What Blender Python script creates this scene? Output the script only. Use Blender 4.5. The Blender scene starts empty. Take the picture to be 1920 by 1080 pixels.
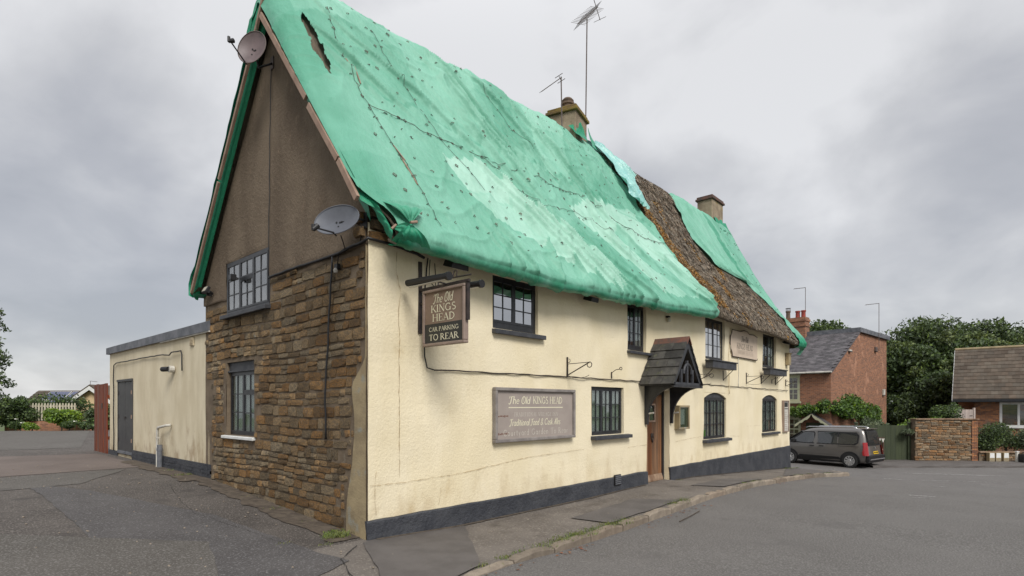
import bpy, math, random
import numpy as np
from mathutils import Vector, Matrix, noise
random.seed(7); rng = np.random.default_rng(7)
SC = bpy.context.scene
COL = SC.collection
# ---------------------------------------------------------------- camera, world, sun, exposure
# World axes: X runs along the inn's street front, Y runs back along its gable, origin at the near corner.
CAM = (-4.155, -6.28, 1.76)
cd = bpy.data.cameras.new('camera'); cam = bpy.data.objects.new('camera', cd); COL.objects.link(cam)
cam.location = CAM; cam.rotation_euler = (math.pi/2, 0, math.atan2(-.743, .669))
cd.sensor_width = 36; cd.lens = 1044/1920*36; cd.shift_y = 220/1920; cd.clip_start = .1; cd.clip_end = 2000
SC.camera = cam
SUN_DIR = Vector((-.36, -.74, .80)).normalized()
SUN_EL = math.asin(SUN_DIR.z); SUN_AZ = math.atan2(SUN_DIR.x, SUN_DIR.y)
sd = bpy.data.lights.new('sun', 'SUN'); sun = bpy.data.objects.new('sun', sd); COL.objects.link(sun)
sd.energy = 1.5; sd.angle = math.radians(24); sd.color = (1, .965, .92)
sun.rotation_euler = SUN_DIR.to_track_quat('Z', 'Y').to_euler()
W = bpy.data.worlds.new('World'); SC.world = W; W.use_nodes = True
def make_world():
    nt = W.node_tree; N = nt.nodes; Lk = nt.links
    bg = N['Background']; bg.inputs['Strength'].default_value = .1
    sky = N.new('ShaderNodeTexSky'); sky.sky_type = 'NISHITA'; sky.sun_disc = False
    sky.sun_elevation = SUN_EL; sky.sun_rotation = SUN_AZ
    tc = N.new('ShaderNodeTexCoord'); sp = N.new('ShaderNodeSeparateXYZ'); Lk.new(tc.outputs['Generated'], sp.inputs[0])
    def m(op, a, b=None, c=None):
        n = N.new('ShaderNodeMath'); n.operation = op
        for i, v in enumerate((a, b, c)):
            if v is None: continue
            if isinstance(v, (int, float)): n.inputs[i].default_value = v
            else: Lk.new(v, n.inputs[i])
        return n.outputs[0]
    zz = m('ADD', m('MAXIMUM', sp.outputs[2], 0), .42)
    cb = N.new('ShaderNodeCombineXYZ')
    Lk.new(m('DIVIDE', sp.outputs[0], zz), cb.inputs[0]); Lk.new(m('DIVIDE', sp.outputs[1], zz), cb.inputs[1])
    def nz(scale, det, rough, dist, off):
        mp = N.new('ShaderNodeMapping'); mp.inputs['Location'].default_value = off; Lk.new(cb.outputs[0], mp.inputs[0])
        n = N.new('ShaderNodeTexNoise'); n.inputs['Scale'].default_value = scale; n.inputs['Detail'].default_value = det
        n.inputs['Roughness'].default_value = rough; n.inputs['Distortion'].default_value = dist
        Lk.new(mp.outputs[0], n.inputs['Vector']); return n.outputs['Fac']
    a = nz(.95, 6, .48, .25, (2.9, 4.1, 0)); b = nz(3.4, 8, .5, .3, (5.2, 1.3, 0))
    f = m('ADD', m('MULTIPLY', a, .68), m('MULTIPLY', b, .32))
    cr = N.new('ShaderNodeValToRGB'); Lk.new(f, cr.inputs[0]); e = cr.color_ramp.elements
    e[0].position = .38; e[0].color = (2.0, 2.05, 2.2, 1); e[1].position = .60; e[1].color = (3.85, 3.85, 3.9, 1)
    for p, c in ((.45, (2.35, 2.38, 2.52, 1)), (.52, (2.95, 2.96, 3.04, 1))):
        k = e.new(p); k.color = c
    # an overcast vault grows brighter towards the zenith
    mr = N.new('ShaderNodeMapRange'); mr.interpolation_type = 'SMOOTHSTEP'; Lk.new(sp.outputs[2], mr.inputs[0])
    mr.inputs[1].default_value = .5; mr.inputs[2].default_value = 1; mr.inputs[3].default_value = 1; mr.inputs[4].default_value = 2.0
    vm = N.new('ShaderNodeVectorMath'); vm.operation = 'SCALE'; Lk.new(cr.outputs[0], vm.inputs[0]); Lk.new(mr.outputs[0], vm.inputs['Scale'])
    mx = N.new('ShaderNodeMix'); mx.data_type = 'RGBA'; mx.inputs[0].default_value = .93
    Lk.new(sky.outputs[0], mx.inputs[6]); Lk.new(vm.outputs[0], mx.inputs[7]); Lk.new(mx.outputs[2], bg.inputs['Color'])
make_world()
SC.view_settings.view_transform = 'Standard'; SC.view_settings.look = 'None'
SC.view_settings.exposure = 1.05; SC.view_settings.gamma = 1; SC.view_settings.use_curve_mapping = False

# ---------------------------------------------------------------- helpers
def V(*a): return Vector(a)
class B:
    """collects geometry for ONE mesh object"""
    def __init__(s): s.v = []; s.f = []
    def add(s, vs, fs, M=None):
        o = len(s.v); s.v += [tuple(M @ Vector(p)) if M else tuple(p) for p in vs]; s.f += [tuple(i+o for i in f) for f in fs]; return s
    def box(s, x0, x1, y0, y1, z0, z1, M=None):
        return s.add([(x0,y0,z0),(x1,y0,z0),(x1,y1,z0),(x0,y1,z0),(x0,y0,z1),(x1,y0,z1),(x1,y1,z1),(x0,y1,z1)],
                     [(0,3,2,1),(4,5,6,7),(0,1,5,4),(1,2,6,5),(2,3,7,6),(3,0,4,7)], M)
    def prism(s, pts, d, M=None):
        n = len(pts); d = Vector(d); P = [Vector(p) for p in pts]
        return s.add(P+[p+d for p in P], [tuple(range(n))[::-1], tuple(range(n, 2*n))]+[(i,(i+1)%n,(i+1)%n+n,i+n) for i in range(n)], M)
    def tube(s, pts, r, n=8, M=None, caps=True):
        P = [Vector(p) for p in pts]; R = r if isinstance(r, (list, tuple)) else [r]*len(P); vs = []; fs = []
        for i, p in enumerate(P):
            t = (P[min(i+1, len(P)-1)]-P[max(i-1, 0)]).normalized()
            a = t.orthogonal().normalized() if i == 0 else (a-t*a.dot(t)).normalized()
            b = t.cross(a)
            for k in range(n):
                an = 2*math.pi*k/n; vs.append(p+(a*math.cos(an)+b*math.sin(an))*R[i])
        for i in range(len(P)-1):
            for k in range(n): fs.append((i*n+k, i*n+(k+1)%n, (i+1)*n+(k+1)%n, (i+1)*n+k))
        if caps: fs += [tuple(range(n))[::-1], tuple(range((len(P)-1)*n, len(P)*n))]
        return s.add(vs, fs, M)
    def lathe(s, prof, n=16, M=None):
        vs = [(r*math.cos(2*math.pi*k/n), r*math.sin(2*math.pi*k/n), z) for r, z in prof for k in range(n)]
        fs = [(i*n+k, i*n+(k+1)%n, (i+1)*n+(k+1)%n, (i+1)*n+k) for i in range(len(prof)-1) for k in range(n)]
        return s.add(vs, fs, M)
    def mesh(s, name, mat=None, smooth=False):
        me = bpy.data.meshes.new(name); me.from_pydata(s.v, [], s.f); me.update()
        if mat: me.materials.append(mat)
        if smooth: me.polygons.foreach_set('use_smooth', [True]*len(me.polygons))
        return me
    def done(s, name, mat, parent=None, M=None, smooth=False, bevel=0, **props):
        return link(name, s.mesh(name, mat, smooth), parent, M, bevel, **props)
def link(name, me, parent=None, M=None, bevel=0, **props):
    o = bpy.data.objects.new(name, me); COL.objects.link(o)
    if parent: o.parent = parent
    if M is not None: o.matrix_local = M
    if bevel:
        md = o.modifiers.new('bevel', 'BEVEL'); md.width = bevel; md.segments = 2; md.limit_method = 'ANGLE'
    for k, v in props.items(): o[k] = v
    return o
def thing(name, label, cat, M=None, group=None):
    o = bpy.data.objects.new(name, None); COL.objects.link(o); o['label'] = label; o['category'] = cat; o.empty_display_size = .1
    if isinstance(M, Vector): M = Matrix.Translation(M)
    if M is not None: o.matrix_world = M
    if group: o['group'] = group
    return o
def tagd(o, label, cat, group=None):
    o['label'] = label; o['category'] = cat
    if group: o['group'] = group
    return o
def npmesh(name, v, f, mat, smooth=True, parent=None, **props):
    v = np.asarray(v, float); f = np.asarray(f, np.int32); me = bpy.data.meshes.new(name)
    me.vertices.add(len(v)); me.vertices.foreach_set('co', v.ravel()); k = f.shape[1]
    me.loops.add(f.size); me.loops.foreach_set('vertex_index', f.ravel())
    me.polygons.add(len(f)); me.polygons.foreach_set('loop_start', np.arange(len(f))*k)
    me.update(calc_edges=True); me.validate(); me.materials.append(mat)
    if smooth: me.polygons.foreach_set('use_smooth', np.ones(len(me.polygons), bool))
    o = bpy.data.objects.new(name, me); COL.objects.link(o)
    if parent: o.parent = parent
    for a, b in props.items(): o[a] = b
    return o
def gridf(nr, nc):
    i = np.arange(nr-1)[:, None]; j = np.arange(nc-1)[None]; a = i*nc+j
    return np.stack([a, a+1, a+nc+1, a+nc], -1).reshape(-1, 4)
def T(x, y, z, rz=0): return Matrix.Translation((x, y, z)) @ Matrix.Rotation(rz, 4, 'Z')
def frame(o, right):
    """wall frame: x to the right seen from outside, y into the wall, z up"""
    r = Vector(right).normalized(); i = Vector((0, 0, 1)).cross(r)
    return Matrix(((r.x, i.x, 0, o[0]), (r.y, i.y, 0, o[1]), (r.z, i.z, 1, o[2]), (0, 0, 0, 1)))
FRONT = frame((0, 0, 0), (1, 0, 0)); GABLE = frame((0, 0, 0), (0, -1, 0))
def cam_pt(e, n, z=0): return Vector((-4.155+.743*n+.669*e, -6.28+.669*n-.743*e, z))     # camera-aligned right and depth, worked out from image coordinates -> world
def cam_vec(e, n): return Vector((.743*n+.669*e, .669*n-.743*e, 0)).normalized()  # direction in the same camera-aligned frame
CAM_RIGHT = cam_vec(1, 0)  # the camera's right, not a compass bearing
def sm(a, b, x):
    t = np.clip((x-a)/(b-a), 0, 1); return t*t*(3-2*t)
GX = [-14, 0, 1.6, 5, 7.5, 10, 13.9, 16, 18.5, 22.5]; GZ = [.05, 0, -.065, -.075, -.05, -.12, -.33, -.45, -.6, -1.05]
def gh(x, y):
    x = np.asarray(x, float); y = np.asarray(y, float)
    z = np.interp(x, GX, GZ)
    yc = np.clip(y, 0, None)
    return z+(.061*np.minimum(yc, 5.3)+.006*np.clip(yc-5.3, 0, 25))*(1-sm(14, 20, x))
def G(x, y): return float(gh(x, y))
def road_off(x): return -.03-.09*sm(-.5, 3, x)
def fbm(p, o=4): return noise.fractal(Vector(p), 1.0, 2.0, o)

# ---------------------------------------------------------------- materials
def mat(name, c1, c2=None, scale=4, rough=.8, bump=0, bscale=60, c3=None, s3=20, w3=(.55, .7), stretch=(1, 1, 1), metal=0, spec=.4,
        rand=0, island=0, coat=0, bdet=4, bstretch=None, ramp=(.35, .65), bdist=.01, c4=None, s4=2, w4=(.55, .75), attr=None, trans=0):
    m = bpy.data.materials.new(name); m.use_nodes = True; nt = m.node_tree; N = nt.nodes; Lk = nt.links
    p = N['Principled BSDF']; p.inputs['Roughness'].default_value = rough; p.inputs['Metallic'].default_value = metal
    p.inputs['Specular IOR Level'].default_value = spec; p.inputs['Coat Weight'].default_value = coat
    tc = N.new('ShaderNodeTexCoord')
    def nz(s, d=6, st=(1, 1, 1), r=.6):
        mp = N.new('ShaderNodeMapping'); mp.inputs['Scale'].default_value = st; Lk.new(tc.outputs['Object'], mp.inputs[0])
        n = N.new('ShaderNodeTexNoise'); n.inputs['Scale'].default_value = s; n.inputs['Detail'].default_value = d; n.inputs['Roughness'].default_value = r
        Lk.new(mp.outputs[0], n.inputs['Vector']); return n.outputs['Fac']
    def ramp_(src, a, b):
        r = N.new('ShaderNodeMapRange'); r.interpolation_type = 'SMOOTHSTEP'; Lk.new(src, r.inputs[0]); r.inputs[1].default_value = a; r.inputs[2].default_value = b
        return r.outputs[0]
    def mix(f, a, b, mode='MIX'):
        x = N.new('ShaderNodeMix'); x.data_type = 'RGBA'; x.blend_type = mode
        for s, v in ((0, f), (6, a), (7, b)):
            if isinstance(v, (int, float)): x.inputs[s].default_value = v
            elif isinstance(v, tuple): x.inputs[s].default_value = (*v, 1)
            else: Lk.new(v, x.inputs[s])
        return x.outputs[2]
    col = None
    if c2: col = mix(ramp_(nz(scale, 6, stretch), *ramp), c1, c2)
    if c3: col = mix(ramp_(nz(s3, 5, stretch), *w3), col if col is not None else c1, c3)
    if c4: col = mix(ramp_(nz(s4, 8), *w4), col, c4)
    src = col if col is not None else c1
    if attr:
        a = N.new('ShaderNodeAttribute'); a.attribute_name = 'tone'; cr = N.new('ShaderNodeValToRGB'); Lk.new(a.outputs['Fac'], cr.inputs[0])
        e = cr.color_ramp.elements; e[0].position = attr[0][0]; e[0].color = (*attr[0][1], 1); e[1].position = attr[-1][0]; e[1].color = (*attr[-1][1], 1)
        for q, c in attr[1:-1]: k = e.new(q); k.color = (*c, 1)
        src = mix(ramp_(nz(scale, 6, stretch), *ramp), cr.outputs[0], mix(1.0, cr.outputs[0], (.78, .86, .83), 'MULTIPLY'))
    if rand or island:
        oi = N.new('ShaderNodeObjectInfo'); ge = N.new('ShaderNodeNewGeometry')
        hs = N.new('ShaderNodeHueSaturation')
        if isinstance(src, tuple): hs.inputs['Color'].default_value = (*src, 1)
        else: Lk.new(src, hs.inputs['Color'])
        o_ = oi.outputs['Random'] if rand else ge.outputs['Random Per Island']; k = rand or island
        r = N.new('ShaderNodeMapRange'); Lk.new(o_, r.inputs[0]); r.inputs[3].default_value = 1-k; r.inputs[4].default_value = 1+k
        Lk.new(r.outputs[0], hs.inputs['Value'])
        w = N.new('ShaderNodeTexWhiteNoise'); w.noise_dimensions = '1D'; Lk.new(o_, w.inputs['W'])
        r2 = N.new('ShaderNodeMapRange'); Lk.new(w.outputs[0], r2.inputs[0]); r2.inputs[3].default_value = .5-.03*k; r2.inputs[4].default_value = .5+.03*k
        Lk.new(r2.outputs[0], hs.inputs['Hue'])
        r3 = N.new('ShaderNodeMapRange'); Lk.new(w.outputs[0], r3.inputs[0]); r3.inputs[3].default_value = 1+.4*k; r3.inputs[4].default_value = 1-.7*k
        Lk.new(r3.outputs[0], hs.inputs['Saturation']); src = hs.outputs[0]
    if isinstance(src, tuple): p.inputs['Base Color'].default_value = (*src, 1)
    else: Lk.new(src, p.inputs['Base Color'])
    if bump:
        bn = N.new('ShaderNodeBump'); bn.inputs['Strength'].default_value = bump; bn.inputs['Distance'].default_value = bdist
        Lk.new(nz(bscale, bdet, bstretch or stretch, .65), bn.inputs['Height']); Lk.new(bn.outputs[0], p.inputs['Normal'])
    if trans:
        tr = N.new('ShaderNodeBsdfTranslucent'); ms = N.new('ShaderNodeMixShader'); ms.inputs[0].default_value = trans
        if isinstance(src, tuple): tr.inputs[0].default_value = (*src, 1)
        else: Lk.new(src, tr.inputs[0])
        Lk.new(p.outputs[0], ms.inputs[1]); Lk.new(tr.outputs[0], ms.inputs[2]); Lk.new(ms.outputs[0], N['Material Output'].inputs[0])
    return m
def glass(name, tint=(.02, .024, .026), alpha=.92, refl=.16):
    m = bpy.data.materials.new(name); m.use_nodes = True; nt = m.node_tree; N = nt.nodes; Lk = nt.links
    p = N['Principled BSDF']; out = N['Material Output']; p.inputs['Base Color'].default_value = (*tint, 1); p.inputs['Roughness'].default_value = .25
    t = N.new('ShaderNodeBsdfTransparent'); t.inputs[0].default_value = (.8, .85, .84, 1)
    a = N.new('ShaderNodeMixShader'); a.inputs[0].default_value = alpha; Lk.new(p.outputs[0], a.inputs[1]); Lk.new(t.outputs[0], a.inputs[2])
    g = N.new('ShaderNodeBsdfGlossy'); g.inputs['Roughness'].default_value = .03
    lw = N.new('ShaderNodeLayerWeight'); lw.inputs[0].default_value = .35
    mr = N.new('ShaderNodeMapRange'); Lk.new(lw.outputs['Fresnel'], mr.inputs[0]); mr.inputs[3].default_value = min(.8, refl*.6); mr.inputs[4].default_value = min(1, refl+.22)
    b = N.new('ShaderNodeMixShader'); Lk.new(mr.outputs[0], b.inputs[0]); Lk.new(a.outputs[0], b.inputs[1]); Lk.new(g.outputs[0], b.inputs[2])
    Lk.new(b.outputs[0], out.inputs[0]); return m
M = {}
M['cream'] = mat('cream_render', (.80, .71, .515), (.74, .645, .44), 1.1, .9, .5, 26, c3=(.58, .46, .27), s3=2.3, w3=(.60, .82), bdist=.02, bdet=6, stretch=(1, 1, .45), bstretch=(1, 1, 1))
def add_dirt(m, zc, col, amt):
    nt = m.node_tree; N = nt.nodes; Lk = nt.links; p = N['Principled BSDF']; src = p.inputs['Base Color'].links[0].from_socket
    tc = N.new('ShaderNodeTexCoord'); sp = N.new('ShaderNodeSeparateXYZ'); Lk.new(tc.outputs['Object'], sp.inputs[0])
    r = N.new('ShaderNodeMapRange'); Lk.new(sp.outputs[2], r.inputs[0]); r.inputs[1].default_value = zc[0]; r.inputs[2].default_value = zc[1]; r.inputs[3].default_value = .16; r.inputs[4].default_value = -.08
    n = N.new('ShaderNodeTexNoise'); n.inputs['Scale'].default_value = 3.2; n.inputs['Detail'].default_value = 9; n.inputs['Roughness'].default_value = .65; mp = N.new('ShaderNodeMapping'); mp.inputs['Scale'].default_value = (1, 1, .55); Lk.new(tc.outputs['Object'], mp.inputs[0]); Lk.new(mp.outputs[0], n.inputs['Vector'])
    a = N.new('ShaderNodeMath'); Lk.new(r.outputs[0], a.inputs[0]); Lk.new(n.outputs['Fac'], a.inputs[1])
    r2 = N.new('ShaderNodeMapRange'); r2.interpolation_type = 'SMOOTHSTEP'; Lk.new(a.outputs[0], r2.inputs[0]); r2.inputs[1].default_value = .52; r2.inputs[2].default_value = .80; r2.inputs[4].default_value = amt
    x = N.new('ShaderNodeMix'); x.data_type = 'RGBA'; Lk.new(r2.outputs[0], x.inputs[0]); Lk.new(src, x.inputs[6]); x.inputs[7].default_value = (*col, 1); Lk.new(x.outputs[2], p.inputs['Base Color'])
add_dirt(M['cream'], (.25, 1.0), (.50, .39, .23), .42)
M['wing'] = mat('wing_cream_render', (.70, .62, .45), (.60, .52, .36), 1.6, .85, .35, 22, c3=(.25, .15, .08), s3=3.5, w3=(.66, .8), stretch=(1.3, 1.3, .5))
add_dirt(M['wing'], (.5, 1.6), (.30, .20, .11), .7)
M['tan'] = mat('tan_plaster', (.36, .285, .165), (.25, .195, .115), 2.5, .9, .6, 30, c3=(.28, .27, .22), s3=4)
M['brown'] = mat('brown_render', (.19, .145, .10), (.125, .092, .062), .9, .95, 1.0, 26, c3=(.21, .15, .10), s3=7, w3=(.6, .78), bdist=.025, bdet=8, stretch=(1, 1, .5), bstretch=(1, 1, .7))
M['mortar'] = mat('mortar', (.190, .145, .098), (.120, .088, .058), 3, .95, .8, 40, c3=(.20, .165, .12), s3=6)
M['stone'] = mat('ironstone', (.28, .175, .072), (.14, .10, .056), 7, .92, 1.0, 24, c3=(.32, .28, .21), s3=9, w3=(.60, .76), rand=.38, bdist=.03, bdet=8)
M['stoneS'] = mat('ironstone_run', (.26, .165, .072), (.135, .098, .056), 6, .92, 1.0, 24, c3=(.28, .25, .19), s3=9, w3=(.62, .76), island=.4, bdist=.03, bdet=8)
M['gstone'] = mat('garden_stone', (.30, .165, .065), (.17, .10, .05), 3, .92, .8, 20, c3=(.30, .25, .18), s3=3, w3=(.58, .7), island=.5, bdist=.03)
M['gstoneo'] = mat('garden_wall_stone', (.27, .165, .075), (.15, .10, .06), 6, .92, .8, 20, c3=(.32, .27, .20), s3=3, w3=(.56, .7), rand=.5, bdist=.03)
M['plinth'] = mat('black_masonry_paint', (.034, .037, .045), (.055, .058, .066), 2.5, .55, .8, 18, c3=(.13, .12, .11), s3=7, w3=(.68, .82), bdist=.03)
M['black'] = mat('black_gloss_paint', (.012, .013, .016), (.024, .025, .029), 8, .38, .15, 40, spec=.5)
M['dkgrey'] = mat('weathered_black_wood', (.035, .037, .043), (.06, .062, .068), 5, .55, .3, 30)
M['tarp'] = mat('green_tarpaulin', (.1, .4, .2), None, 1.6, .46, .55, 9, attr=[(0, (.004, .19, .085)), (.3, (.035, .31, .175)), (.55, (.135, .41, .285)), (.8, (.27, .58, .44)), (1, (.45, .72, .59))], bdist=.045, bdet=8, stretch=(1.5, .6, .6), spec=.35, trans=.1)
M['aqua'] = mat('pale_aqua_tarpaulin', (.36, .66, .60), (.22, .52, .50), 3, .35, .7, 9, bdist=.03, spec=.5, c3=(.5, .75, .72), s3=6, trans=.1)
M['thatch'] = mat('weathered_thatch', (.20, .160, .115), (.11, .088, .063), 9, .95, 1.0, 30, c3=(.20, .165, .12), s3=14, w3=(.52, .72), stretch=(5, .25, .25), bstretch=(6, .22, .22), bdist=.03, bdet=8)
M['straw'] = mat('thatch_straw', (.25, .205, .15), (.15, .12, .088), 3, .9, island=.6)
M['moss'] = mat('orange_moss', (.38, .19, .03), (.20, .13, .04), 5, .95, island=.5)
M['batten'] = mat('pale_timber_batten', (.36, .25, .185), (.27, .18, .13), 3, .75, .3, 25, c3=(.15, .08, .05), s3=9, w3=(.70, .76), stretch=(1, .4, .4))
M['pin'] = mat('thatching_pin', (.05, .035, .03), (.22, .18, .14), 6, .7)
M['twine'] = mat('tarpaulin_twine', (.10, .08, .065), (.035, .06, .045), 3, .8)
M['iron'] = mat('black_ironwork', (.025, .022, .022), (.06, .045, .04), 9, .5, metal=.3)
M['rustiron'] = mat('weathered_steel', (.11, .085, .075), (.16, .13, .12), 9, .6, metal=.3)
M['dishbrown'] = mat('dull_mauve_dish', (.165, .125, .125), (.11, .085, .085), 4, .5, .1, 10)
M['dishgrey'] = mat('grey_dish', (.125, .135, .155), (.095, .10, .115), 3, .42, .05, 8)
M['signbrown'] = mat('taupe_sign_paint', (.245, .175, .13), (.22, .155, .115), 4, .5)
M['signframe'] = mat('taupe_sign_frame', (.30, .225, .185), (.25, .19, .155), 5, .5)
M['signdark'] = mat('charcoal_sign_paint', (.028, .030, .028), (.036, .036, .034), 5, .5)
M['signtaupe'] = mat('grey_taupe_board', (.35, .30, .265), (.31, .265, .235), 3, .5, c3=(.25, .19, .16), s3=5, w3=(.7, .8))
M['signtframe'] = mat('grey_taupe_frame', (.27, .245, .225), (.19, .17, .16), 5, .45)
M['lettercream'] = mat('cream_lettering', (.72, .68, .50), None, rough=.6)
M['letterfaint'] = mat('faded_lettering', (.55, .51, .44), None, rough=.6)
M['letterdark'] = mat('dark_lettering', (.10, .085, .075), None, rough=.7)
M['letterpale'] = mat('washed_out_lettering', (.36, .30, .25), None, rough=.7)
M['ovalsign'] = mat('blush_cream_board', (.60, .49, .38), (.53, .43, .33), 3, .6)
M['slate'] = mat('dark_stone_slate', (.040, .038, .036), (.075, .072, .064), 5, .6, .5, 20, c3=(.10, .105, .06), s3=6, w3=(.6, .75), rand=.3)
M['ridge'] = mat('red_ridge_tile', (.16, .065, .042), (.09, .06, .05), 5, .8, .4, 20, rand=.2)
M['door'] = mat('weathered_oak_board', (.22, .098, .038), (.10, .042, .018), 3, .6, .5, 12, c3=(.045, .02, .01), s3=5, w3=(.6, .78), stretch=(5, 5, .35), rand=.25)
M['doorpale'] = mat('bleached_weather_board', (.34, .24, .16), (.17, .10, .06), 4, .8, .5, 12, stretch=(1, 1, .4))
M['white'] = mat('white_paint', (.74, .74, .72), (.64, .64, .61), 5, .5)
M['offwhite'] = mat('aged_white_plastic', (.60, .58, .52), (.45, .43, .38), 5, .6)
M['curtain'] = mat('net_curtain', (.80, .79, .74), (.62, .61, .56), 4, .9, stretch=(4, 4, .2))
M['room'] = mat('dim_room', (.055, .05, .042), (.09, .08, .065), 2, .95)
M['glass'] = glass('window_glass'); M['glass2'] = glass('sky_bright_glass', refl=1.25, alpha=.3); M['glass3'] = glass('gable_glass', alpha=.6, refl=.5); M['carglass'] = glass('car_glass', alpha=.25, refl=.16)
M['felt'] = mat('grey_roof_felt', (.085, .092, .105), (.16, .165, .18), 3, .6, .5, 12)
M['dooriron'] = mat('dark_grey_door_paint', (.040, .039, .040), (.055, .053, .052), 3, .5)
M['chimrender'] = mat('stained_chimney_render', (.33, .265, .185), (.20, .155, .105), 3, .9, .7, 20, c3=(.30, .22, .04), s3=5, w3=(.6, .72))
M['mossy'] = mat('mossy_coping', (.21, .15, .035), (.13, .085, .045), 5, .95, .9, 22)
M['pot'] = mat('chimney_pot_clay', (.15, .10, .07), (.10, .07, .05), 6, .8)
M['redpot'] = mat('red_clay_pot', (.32, .055, .04), (.22, .04, .03), 6, .7)
M['asphalt'] = mat('road_asphalt', (.128, .120, .112), (.106, .099, .092), .55, .85, 1.0, 80, c3=(.20, .19, .18), s3=46, w3=(.47, .64), c4=(.105, .098, .093), s4=.9, w4=(.55, .8), bdist=.012, bdet=7)
M['yard'] = mat('yard_asphalt', (.088, .076, .066), (.062, .053, .046), 1.3, .8, 1.0, 60, c3=(.20, .18, .16), s3=44, w3=(.50, .66), c4=(.055, .048, .043), s4=1.6, w4=(.54, .72), bdist=.012, bdet=6)
M['yardred'] = mat('reddish_asphalt', (.155, .125, .108), (.125, .10, .086), .8, .85, .8, 110, c3=(.20, .165, .15), s3=150, w3=(.6, .75))
M['yardsmooth'] = mat('smooth_grey_asphalt', (.094, .085, .074), (.078, .070, .060), .8, .85, .6, 120, c3=(.19, .18, .165), s3=46, w3=(.48, .66), c4=(.08, .073, .065), s4=2.2, w4=(.56, .74))
M['yardblue'] = mat('chipping_asphalt', (.098, .091, .088), (.074, .068, .066), 1.2, .8, 1.1, 80, c3=(.20, .195, .19), s3=42, w3=(.52, .68), bdist=.012)
M['pave'] = mat('worn_pavement_asphalt', (.165, .145, .126), (.120, .104, .090), 1.1, .85, .8, 90, c3=(.28, .25, .21), s3=32, w3=(.52, .70), c4=(.085, .072, .060), s4=1.4, w4=(.54, .74), bdist=.01)
M['patch'] = mat('dark_asphalt_patch', (.125, .113, .105), (.098, .088, .081), 2, .8, .8, 110, c3=(.12, .11, .10), s3=120, w3=(.62, .75))
M['kerb'] = mat('kerb_stone', (.25, .205, .155), (.18, .145, .11), 5, .9, .7, 45, c3=(.15, .14, .07), s3=6, w3=(.62, .75), rand=.2)
M['paint'] = mat('worn_road_paint', (.45, .44, .42), (.22, .21, .20), 8, .8, c3=(.13, .12, .115), s3=14, w3=(.45, .62))
M['iron2'] = mat('cast_iron_cover', (.07, .065, .06), None, rough=.6, bump=.6, bscale=40)
M['grass'] = mat('grass_blades', (.10, .155, .03), (.16, .17, .045), 3, .8, island=.4)
M['field'] = mat('grass_field', (.07, .10, .03), (.10, .12, .05), .4, .95, .5, 20)
M['leafd'] = mat('dark_green_leaves', (.068, .108, .036), (.10, .145, .048), .5, .6, island=.65, trans=.25)
M['leafm'] = mat('mid_green_leaves', (.062, .105, .032), (.10, .15, .045), .5, .6, island=.6, trans=.25)
M['leafy'] = mat('olive_leaves', (.105, .15, .04), (.15, .19, .06), .5, .6, island=.5, trans=.25)
M['leafb'] = mat('bright_yellow_green_leaves', (.15, .26, .03), (.24, .33, .05), 1, .55, island=.4, trans=.3)
M['leafs'] = mat('silver_green_leaves', (.12, .16, .085), (.17, .20, .11), 1, .7, island=.35, trans=.2)
M['leafv'] = mat('creeper_leaves', (.085, .17, .03), (.14, .23, .04), 1, .55, island=.5, trans=.3)
M['bark'] = mat('bark', (.08, .06, .045), (.045, .035, .027), 6, .95, .8, 30, stretch=(1, 1, .3))
def brickmat(name, c1, c2, mort, sc=1.0, patch=None):
    m = bpy.data.materials.new(name); m.use_nodes = True; nt = m.node_tree; N = nt.nodes; Lk = nt.links; p = N['Principled BSDF']; p.inputs['Roughness'].default_value = .9
    tc = N.new('ShaderNodeTexCoord'); sp = N.new('ShaderNodeSeparateXYZ'); Lk.new(tc.outputs['Object'], sp.inputs[0])
    cb = N.new('ShaderNodeCombineXYZ'); ad = N.new('ShaderNodeMath'); Lk.new(sp.outputs[0], ad.inputs[0]); Lk.new(sp.outputs[1], ad.inputs[1]); Lk.new(ad.outputs[0], cb.inputs[0]); Lk.new(sp.outputs[2], cb.inputs[1])
    b = N.new('ShaderNodeTexBrick'); Lk.new(cb.outputs[0], b.inputs['Vector']); b.inputs['Scale'].default_value = sc
    b.inputs['Color1'].default_value = (*c1, 1); b.inputs['Color2'].default_value = (*c2, 1); b.inputs['Mortar'].default_value = (*mort, 1)
    b.inputs['Mortar Size'].default_value = .009; b.inputs['Brick Width'].default_value = .235; b.inputs['Row Height'].default_value = .078; b.inputs['Bias'].default_value = -.1
    n = N.new('ShaderNodeTexNoise'); n.inputs['Scale'].default_value = 1.3; n.inputs['Detail'].default_value = 8; Lk.new(tc.outputs['Object'], n.inputs['Vector'])
    r = N.new('ShaderNodeMapRange'); Lk.new(n.outputs[0], r.inputs[0]); r.inputs[1].default_value = .58; r.inputs[2].default_value = .72
    x = N.new('ShaderNodeMix'); x.data_type = 'RGBA'; Lk.new(r.outputs[0], x.inputs[0]); Lk.new(b.outputs[0], x.inputs[6]); x.inputs[7].default_value = (*(patch or mort), 1); Lk.new(x.outputs[2], p.inputs['Base Color'])
    bm = N.new('ShaderNodeBump'); bm.inputs['Distance'].default_value = .01; bm.invert = True; Lk.new(b.outputs['Fac'], bm.inputs['Height']); Lk.new(bm.outputs[0], p.inputs['Normal']); return m
M['brick'] = brickmat('red_brickwork', (.35, .15, .078), (.17, .078, .05), (.30, .20, .14), patch=(.46, .24, .15))
M['brickb'] = brickmat('orange_brickwork', (.40, .17, .07), (.12, .055, .04), (.17, .13, .10))
M['blackbrick'] = brickmat('black_painted_brick', (.03, .03, .034), (.045, .045, .05), (.025, .025, .028), patch=(.10, .09, .08))
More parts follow.
